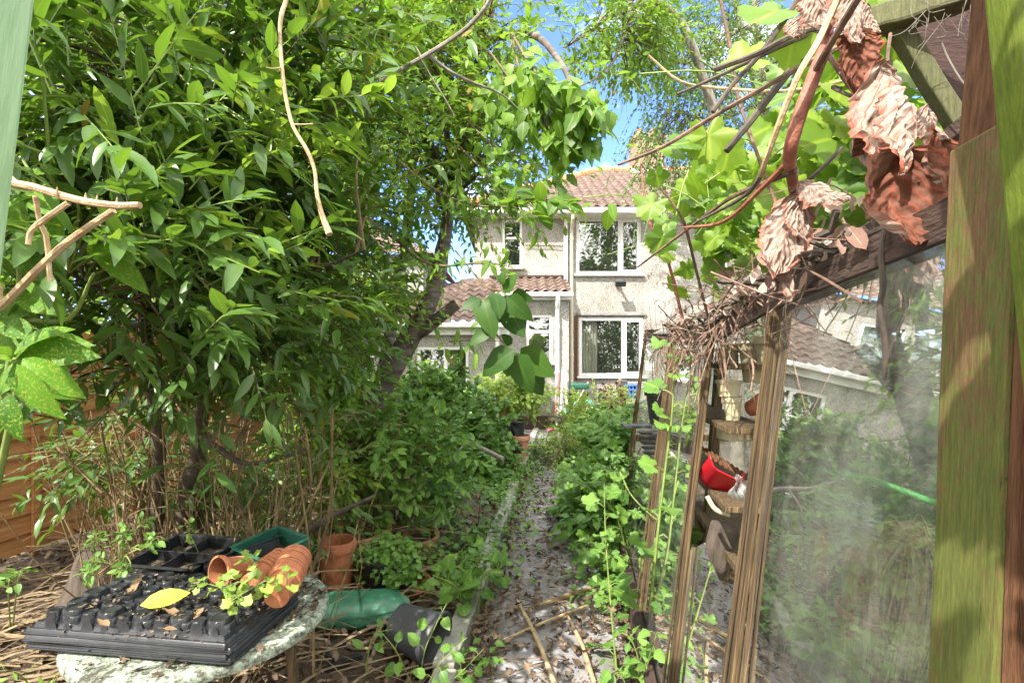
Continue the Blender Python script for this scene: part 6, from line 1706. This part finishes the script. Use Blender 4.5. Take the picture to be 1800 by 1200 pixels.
c, od = ell_pts([(np.array(q) + [0, 0, .25], (.24, .22, .09), 1), (np.array(q) + [.08, -.16, .2], (.16, .1, .1), .5)], 620, 1.5)
cl = thing('clover', 'fresh green clover like plant overflowing the black pot', 'plant', q + Vector((0, 0, .2)))
m = MB()
for p in c[:160]:
    s = q + Vector((RND.gauss(0, .05), RND.gauss(0, .05), .2)); p = Vector(p); m.tube(spline([s, s.lerp(p, .5) + Vector((0, 0, .03)), p], 5), .0012, 4, caps=False)
m.build('stems', M['green_twig'], cl, smooth=True)
leaves_mesh('leaves', M['weed_leaf'], cl, c, NR.normal(0, 1, c.shape) * [1, 1, .3] + [0, -.2, -.1], NR.normal(0, .35, c.shape) + [0, -.4, 1], NR.uniform(.022, .045, len(c)), 'broad_lo', 1.3)
# third rim further right
q2 = Vector((-.72, 3.95, gz(-.72, 3.95)))
pot('terracotta_pot', 'half hidden terracotta pot in the weeds right of the straw bowl', M['tcot_pale'], .16, .12, .22, q2 + Vector((0, 0, -.04)), (rad(8), 0, 0), soil=.7)
# green bag
gb = thing('green_bag', 'crumpled green plastic sack lying beside the table', 'sack', (-.86, 2.95, gz(-.86, 2.95)))
m = MB()
a, b = Vector((-1.13, 2.80, gz(-1.1, 2.8) + .07)), Vector((-.60, 3.0, gz(-.6, 3.0) + .09))
d = (b - a).normalized(); s = Vector((-d.y, d.x, 0)); 
def bagf(u, v):
    t = u * 2 * math.pi
    w_ = .13 * (1 - abs(2 * v - 1) ** 6 * .25); h_ = .085 * (1 - .75 * abs(2 * v - 1) ** 5)
    c_ = math.copysign(abs(math.cos(t)) ** .7, math.cos(t)); s_ = math.copysign(abs(math.sin(t)) ** .7, math.sin(t))
    p = a.lerp(b, v) + s * (w_ * c_) + Vector((0, 0, h_ * s_))
    q = p * 9
    return p + Vector((0, 0, .016 * noise.noise(q))) + s * .014 * noise.noise(q + Vector((5, 0, 0))) + Vector((0, 0, -.012 * (1 if abs(v - .5) < .012 else 0)))
m.grid(bagf, 48, 70)
m.add([bagf(i / 24, 0) for i in range(24)], [tuple(range(23, -1, -1))]); m.add([bagf(i / 24, 1) for i in range(24)], [tuple(range(24))])
m.build('sack', M['green_bag'], gb, smooth=True)
m = MB(); m.tube(spline([a.lerp(b, .05) + s * -.125 + Vector((0, 0, .02)), a.lerp(b, .5) + s * -.14 + Vector((0, 0, .015)), a.lerp(b, .97) + s * -.11 + Vector((0, 0, .03))], 12), .004, 5); m.build('seam', M['green_plastic'], gb, smooth=True)
# dark grey pot lying on its side
g0 = gp_(760, 1150)
pot('grey_pot', 'dark grey plastic pot lying on its side next to the kerb', M['grey_plastic'], .14, .10, .25, (-.60, 2.68, .17), lying((.80, -.34, -.16)), soil=0, rim=.1, seg=40)
# dead module strip
m = MB(); m.box(P(600, 1165, 2.5), (.2, .03, .03), Matrix.Rotation(rad(24), 3, 'Z') @ Matrix.Rotation(rad(-10), 3, 'Y')); m.box(P(570, 1150, 2.55), (.16, .02, .02), Matrix.Rotation(rad(-40), 3, 'Z'))
tag(m.build('plastic_strip', M['black_plastic'], bevel=.003), 'broken black plastic strip lying in the litter by the table', 'strip')
# stump
m = MB()
sb = Vector((-2.45, 3.0, 0))
m.lathe([(.24, -.05), (.20, .1), (.17, .25), (.16, .42), (.12, .45), (.001, .43)], Matrix.Translation(sb) @ Matrix.Rotation(rad(14), 4, 'Y'), 22)
ob = m.build('tree_stump', M['bark_dark'], smooth=True); tag(ob, 'dark stump between the fence and the black trays', 'stump')

# pots down the path
yb = 7.7
def at(px, py, Y): return P(px, py, Y)
pot('terracotta_pot', 'large terracotta pot under the black pot beside the far path', M['tcot_pale'], .17, .12, .4, (at(912, 0, yb).x, yb, .0), soil=.9, rim=.18)
pot('black_pot', 'black pot standing on the large terracotta pot by the far path', M['black_plastic'], .14, .11, .22, (at(908, 0, yb).x, yb, .40), soil=.9, rim=.15)
pot('terracotta_pot', 'small banded terracotta pot in front of the large one', M['tcot_pale'], .115, .09, .2, (at(905, 0, 7.35).x, 7.35, .0), soil=.8, rim=.3)
pot('black_pot', 'small black pot set in the banded terracotta pot', M['black_plastic'], .08, .06, .12, (at(908, 0, 7.35).x, 7.35, .2), soil=.9)
pot('terracotta_pot', 'terracotta pot tucked behind the black pot', M['tcot_pale'], .15, .11, .3, (at(892, 0, 8.0).x, 8.0, .42), soil=.9)

# --- clutter by the house wall
def pole(name, label, a, b, r, mat, head=None, cat='broom', headmat=None):
    root = thing(name, label, cat, b)
    m = MB(); m.tube([a, b], r, 8); m.build('handle', mat, root, smooth=True)
    if head:
        m = MB(); m.box(Vector(b) + Vector(head[0]), head[1]); m.build('head', headmat or mat, root, bevel=.01)
    return root
Yb = 10.4
pole('broom', 'red handled broom leaning on the kitchen wall', P(983, 655, 10.8), P(975, 738, Yb), .022, M['red_pole'], ((0, 0, .02), (.28, .06, .07)), headmat=M['bark_dark'])
pole('broom', 'white handled broom beside the red broom', P(989, 650, 10.8), P(985, 735, Yb), .025, M['white_plastic'], ((0, 0, .02), (.26, .06, .06)), headmat=M['grey_plastic'])
pole('spade', 'long pale handled aqua spade leaning by the drain pipe', P(993, 652, 10.8), P(997, 722, Yb), .024, M['cream_paint'], None, 'spade')
sp = MB(); c = P(1010, 730, 10.3)
sp.grid(lambda u, v: c + Vector((-.2 + .36 * v, -.1 + .05 * math.sin(u * 3.14), .12 - .24 * v + (u - .5) * .2)), 8, 10)
tag(sp.build('plastic_shovel', M['aqua'], smooth=True, solid=.012), 'aqua snow shovel blade lying in front of the hose', 'shovel')
pole('rake', 'silver handled rake slanting across the green compost bin', P(1034, 671, 10.7), P(1006, 722, Yb), .018, M['grey_metal'], ((0, 0, 0), (.3, .03, .05)), 'rake')
hr = thing('hose_reel', 'coiled turquoise garden hose leaning by the house wall', 'hose', P(1026, 738, 10.45))
m = MB()
c = P(1027, 722, 10.45)
for k in range(5):
    R_ = .13 + .028 * k
    m.tube([c + Vector((R_ * math.cos(t / 24 * 6.2832), .05 * math.sin(k * 2.1) + .02 * math.sin(t), R_ * math.sin(t / 24 * 6.2832))) for t in range(25)], .017, 8, caps=False)
m.build('hose', M['aqua'], hr, smooth=True)
cb = thing('compost_bin', 'stacked dark green plastic boxes by the drain pipe', 'box', P(1016, 742, 10.7))
m = MB()
for k in range(4): m.box(P(1016, 735 - 13 * k, 10.75), (.40 - .01 * (k % 2), .3, .14)); m.box(P(1016, 729 - 13 * k, 10.75), (.44, .34, .03))
m.build('boxes', M['black_plastic'], cb, bevel=.01)
m = MB(); m.box(P(1018, 678, 10.75), (.38, .34, .12)); m.build('lid', M['green_plastic'], cb, bevel=.03)
pole('long_handled_tool', 'pink handled shears lying on the ground near the brooms', P(962, 757, 10.0), P(992, 747, 10.0), .028, M['pink_handle'], None, 'tool')
bc = thing('blue_crate', 'blue mesh crate against the house wall behind the greenhouse', 'crate', P(1110, 705, 11.2))
m = MB()
for i in range(5): m.box(P(1098 + 6 * i, 688, 11.2), (.025, .3, .3))
for j in range(4): m.box(P(1110, 699 - 7.5 * j, 11.19), (.34, .31, .025))
m.build('mesh', M['blue'], bc)
wp = thing('wooden_planter', 'slim wooden planter with dark top against the house wall', 'planter', P(1093, 708, 11.3))
m = MB(); m.box(P(1093, 697, 11.3), (.16, .2, .34)); m.build('box', M['gh_wood'], wp, bevel=.01)
m = MB(); m.box(P(1093, 676, 11.3), (.22, .24, .2)); m.build('top', M['grey_plastic'], wp, bevel=.02)
lr = thing('airer', 'white line airer with thin rails under the ground floor window', 'airer', P(1130, 700, 11.35))
m = MB()
for j in range(3): m.tube([P(1095, 672 + 4 * j, 11.4), P(1180, 672 + 4 * j, 11.3)], .012, 6)
for x_ in (1100, 1175): m.tube([P(x_, 668, 11.4), P(x_, 735, 11.35)], .014, 6)
m.build('rails', M['white_plastic'], lr, smooth=True)
pv = MB(); pv.box((1.05, 9.3, .06), (.55, .4, .1), Matrix.Rotation(rad(10), 3, 'Z')); tag(pv.build('stone_step', M['concrete'], bevel=.01), kind='structure')

# ================================================================== GROUND COVER, LITTER
def scatter_leaves(name, label, cat, n, region, L0, L1, mat, tpl, flat=.35, zup=.01, kind='stuff', zvar=.03):
    pos = []; d = []; nn = []
    while len(pos) < n:
        x, y = region()
        z = .02 if pathx(y) < x < pathx(y) + .86 else gz(x, y) + .02
        pos.append((x, y, z + zup + abs(RND.gauss(0, zvar)))); d.append((RND.gauss(0, 1), RND.gauss(0, 1), RND.gauss(0, .25))); nn.append((RND.gauss(0, flat), RND.gauss(-.1, flat), 1))
    return tag(leaves_mesh(name, mat, None, pos, d, nn, NR.uniform(L0, L1, n), tpl), label, cat, kind=kind)
def path_region():
    y = 1.6 + 7.5 * RND.random() ** 1.7
    u = RND.random()
    u = u if RND.random() < .30 else RND.betavariate(.38, .38)
    return pathx(y) + .03 + .86 * u, y
def left_region():
    y = 1.9 + 5.5 * RND.random() ** 1.5; return pathx(y) - .15 - 3.6 * RND.random() ** 1.1, y
scatter_leaves('leaf_litter', 'dead brown leaves strewn along the path', 'leaf litter', 3400, path_region, .018, .062, M['litter_leaf'], 'litter', zvar=.006)
scatter_leaves('leaf_litter', 'dead brown leaves strewn over the bed left of the path', 'leaf litter', 5200, left_region, .025, .085, M['litter_leaf'], 'litter', zvar=.012)
def gh_floor():
    y = RND.uniform(.7, 4.1); return gw(y, 0).x + RND.uniform(.1, 1.9), y
scatter_leaves('leaf_litter', 'dead leaves covering the greenhouse floor', 'leaf litter', 1400, gh_floor, .03, .08, M['tan_leaf'], 'litter', zvar=.05)
def cover_l():
    y = 2.3 + 6.2 * RND.random(); 
    while True:
        x = pathx(y) - .02 - abs(RND.gauss(0, .55)) if RND.random() < .86 else pathx(y) + RND.gauss(.03, .11)
        if noise.noise(Vector((x * 1.7, y * 1.2, 3))) > -.22 and not (y < 3.15 and x < -.3): return x, y
        y = 2.3 + 6.2 * RND.random()
scatter_leaves('ground_ivy', 'low green ground ivy over the bed and kerb left of the path', 'ground cover', 3200, cover_l, .035, .075, M['weed_leaf'], 'broad_lo', .4, .02, zvar=.075)
def cover_r():
    y = 3.0 + 6.1 * RND.random()
    return pathx(y) + .86 - RND.gauss(.0, .06 + .022 * y), y
scatter_leaves('ground_ivy', 'low green weeds along the right edge of the path', 'ground cover', 2600, cover_r, .035, .08, M['weed_leaf'], 'broad_lo', .4, .02, zvar=.09)
def cover_far():
    y = 6.6 + 3.3 * RND.random(); return pathx(y) + RND.choice([RND.uniform(-.3, .25), RND.uniform(.55, 1.2)]), y
scatter_leaves('ground_ivy', 'creeping weeds closing over the far end of the path', 'ground cover', 1500, cover_far, .03, .065, M['ivy_leaf'], 'broad_lo', .4, .01, zvar=.05)
m = MB()
for i in range(750):
    x, y = path_region() if RND.random() < .6 else left_region()
    z = .03 if pathx(y) < x < pathx(y) + .86 else gz(x, y) + .03
    a = RND.uniform(0, 6.28); L_ = RND.uniform(.05, .28); e = Vector((math.cos(a), math.sin(a), RND.gauss(0, .06))) * L_; c = Vector((x, y, z))
    m.tube([c - e / 2, c + Vector((RND.gauss(0, .012), RND.gauss(0, .012), .01)), c + e / 2], RND.uniform(.0012, .0042), 4, caps=False)
tag(m.build('fallen_twigs', M['thicket'], smooth=True), 'thin fallen twigs littering the path and bed', 'twigs', kind='stuff')
m = MB()
for i in range(330):
    if RND.random() < .6: px, py = RND.uniform(-160, 330), RND.uniform(960, 1290)
    else: px, py = RND.uniform(380, 800), RND.uniform(950, 1230)
    c = G(px, py); c.z = gz(c.x, c.y) + RND.uniform(.01, .09)
    a = RND.gauss(.45, .5); L_ = RND.uniform(.2, .9); e = Vector((math.cos(a), math.sin(a), RND.gauss(.05, .10))) * L_
    w_ = RND.uniform(.003, .013)
    s_ = Vector((-math.sin(a), math.cos(a), 0)) * w_
    bend = Vector((0, 0, RND.uniform(0, .07)))
    pp = spline([c - e / 2, c + bend, c + e / 2], 6)
    vs = []
    for k, p in enumerate(pp):
        t = 1 - .7 * abs(k / 6 - .3); vs += [p - s_ * t, p + Vector((0, 0, w_ * .7 * t)), p + s_ * t]
    m.add(vs, [f for k in range(6) for f in ((k * 3, k * 3 + 1, k * 3 + 4, k * 3 + 3), (k * 3 + 1, k * 3 + 2, k * 3 + 5, k * 3 + 4))])
tag(m.build('dead_straps', M['straw'], smooth=True), 'dead straw coloured strap leaves over the ground at the lower left', 'dead leaves', kind='stuff')
sl = [((908, 1062), (975, 1215), .013, 'long pale stick lying lengthwise on the path'), ((998, 1092), (1045, 1215), .012, 'pale stick lying near the greenhouse side of the path'), ((935, 1078), (1038, 1045), .018, 'flat splinter of wood lying across the path'), ((885, 1135), (1030, 1076), .010, 'thin dark stick crossing the long pale stick'), ((920, 940), (1010, 945), .008, 'thin twig lying across the path further back')]
for (a, b, r_, lb) in sl:
    m = MB(); A_, B_ = G(*a) + Vector((0, 0, .035)), G(*b) + Vector((0, 0, .04)); A_.z = .035; B_.z = .04
    m.tube(spline([A_, A_.lerp(B_, .5) + Vector((.01, 0, .008)), B_], 12), rlerp([r_ * .6, r_, r_ * .9], 12), 7)
    tag(m.build('stick', M['pale_cane'] if 'pale' in lb else M['thicket'], smooth=True), lb, 'stick', 'sticks lying on the path')

# ================================================================== TALL WEEDS IN FRONT
def wd(name, label, stems, leafL, tpl, n, mat='weed_leaf', r=.004, **k):
    return plant(name, label, stems, leafL, tpl, M[mat], n, 'weed', 'green_twig', .25, r, 'weeds along the path', **k)
wd('tall_weed', 'tall straight weed with lobed leaves rising in front of the greenhouse beside the path', [[G(1085, 1190) , P(1075, 1080, 2.55), P(1065, 950, 2.6), P(1062, 850, 2.65)]], .12, 'grape', 10, r=.006, t0=.1)
wd('hollyhock', 'tall hollyhock stalk with big lobed leaves against the leaning greenhouse glass', [[G(1140, 1150) + Vector((0, 0, 0)), P(1150, 1000, 2.5), P(1165, 860, 2.5), P(1182, 720, 2.5), P(1185, 600, 2.5)]], .15, 'grape', 17, r=.009, t0=.12)
wd('hollyhock', 'side shoot weed bending right across the foot of the far greenhouse bar', [[P(1090, 830, 3.2), P(1110, 870, 3.0), P(1150, 910, 2.75), P(1190, 935, 2.6)]], .09, 'grape', 7, r=.005, t0=.05)
wd('tall_weed', 'leafy weed clump at the base of the nearest greenhouse pane', [[G(1130, 1230), P(1120, 1150, 2.3), P(1100, 1110, 2.3)], [G(1130, 1230), P(1140, 1160, 2.25), P(1155, 1110, 2.2)], [G(1110, 1230), P(1090, 1180, 2.3), P(1070, 1160, 2.3)]], .09, 'nettle', 9, r=.004, t0=.15)
wd('bindweed', 'heart leaved bindweed climbing in front of the grey pot', [[G(735, 1230), P(745, 1150, 2.1), P(765, 1100, 2.1), P(785, 1060, 2.15)], [G(735, 1230), P(700, 1150, 2.05), P(670, 1110, 2.05)], [G(745, 1230), P(770, 1170, 2.0), P(820, 1120, 2.05)], [G(745, 1230), P(800, 1190, 2.0), P(850, 1140, 2.1)]], .075, 'broad', 5, r=.003, t0=.3, facing=-.6)
wd('potato_weed', 'broad crinkled weed leaves over the kerb right of the clover pot', [[G(830, 1090), P(820, 1010, 3.0), P(790, 990, 3.0)], [G(840, 1090), P(850, 1010, 3.0), P(880, 1000, 3.0)], [G(835, 1090), P(840, 990, 3.1), P(850, 960, 3.1)], [G(820, 1080), P(800, 1030, 2.9), P(760, 1010, 2.9)]], .11, 'ivy', 12, r=.005, t0=.2)
wd('potato_weed', 'broad leaved weeds beside the kerb where the path narrows', [[G(830, 930), P(800, 880, 4.3), P(790, 850, 4.3)], [G(860, 940), P(870, 900, 4.3), P(900, 890, 4.3)], [G(840, 930), P(845, 870, 4.4), P(850, 850, 4.4)]], .10, 'broad_lo', 14, 'ivy_leaf', r=.005, t0=.15)
wd('tall_weed', 'weed with toothed leaves leaning from the greenhouse side over the path middle', [[G(1110, 1010), P(1080, 900, 3.6), P(1020, 850, 3.5), P(975, 840, 3.5)], [G(1110, 1010), P(1060, 960, 3.5), P(1010, 950, 3.4)], [G(1110, 1000), P(1085, 860, 3.7), P(1040, 800, 3.7)]], .13, 'grape', 9, r=.005, t0=.2)
wd('tall_weed', 'low weed sprig spreading at the bottom left below the table', [[G(80, 1250), P(40, 1190, 2.1), P(-10, 1170, 2.0)], [G(80, 1250), P(100, 1190, 2.1), P(130, 1170, 2.05)]], .085, 'lance', 7, 'shrub_leaf', t0=.2)
wd('tall_weed', 'white budded green sprig at the left edge below the fence', [[G(20, 1130), P(15, 1040, 2.4), P(20, 1005, 2.4)], [G(20, 1130), P(30, 1030, 2.4), P(38, 1000, 2.4)]], .06, 'oval', 8, 't' and 'weed_leaf', t0=.5)
wd('tall_weed', 'thin weed leaning from the bed beside the green sack', [[G(640, 1200), P(655, 1120, 2.4), P(690, 1105, 2.4)]], .07, 'oval', 6, t0=.3)
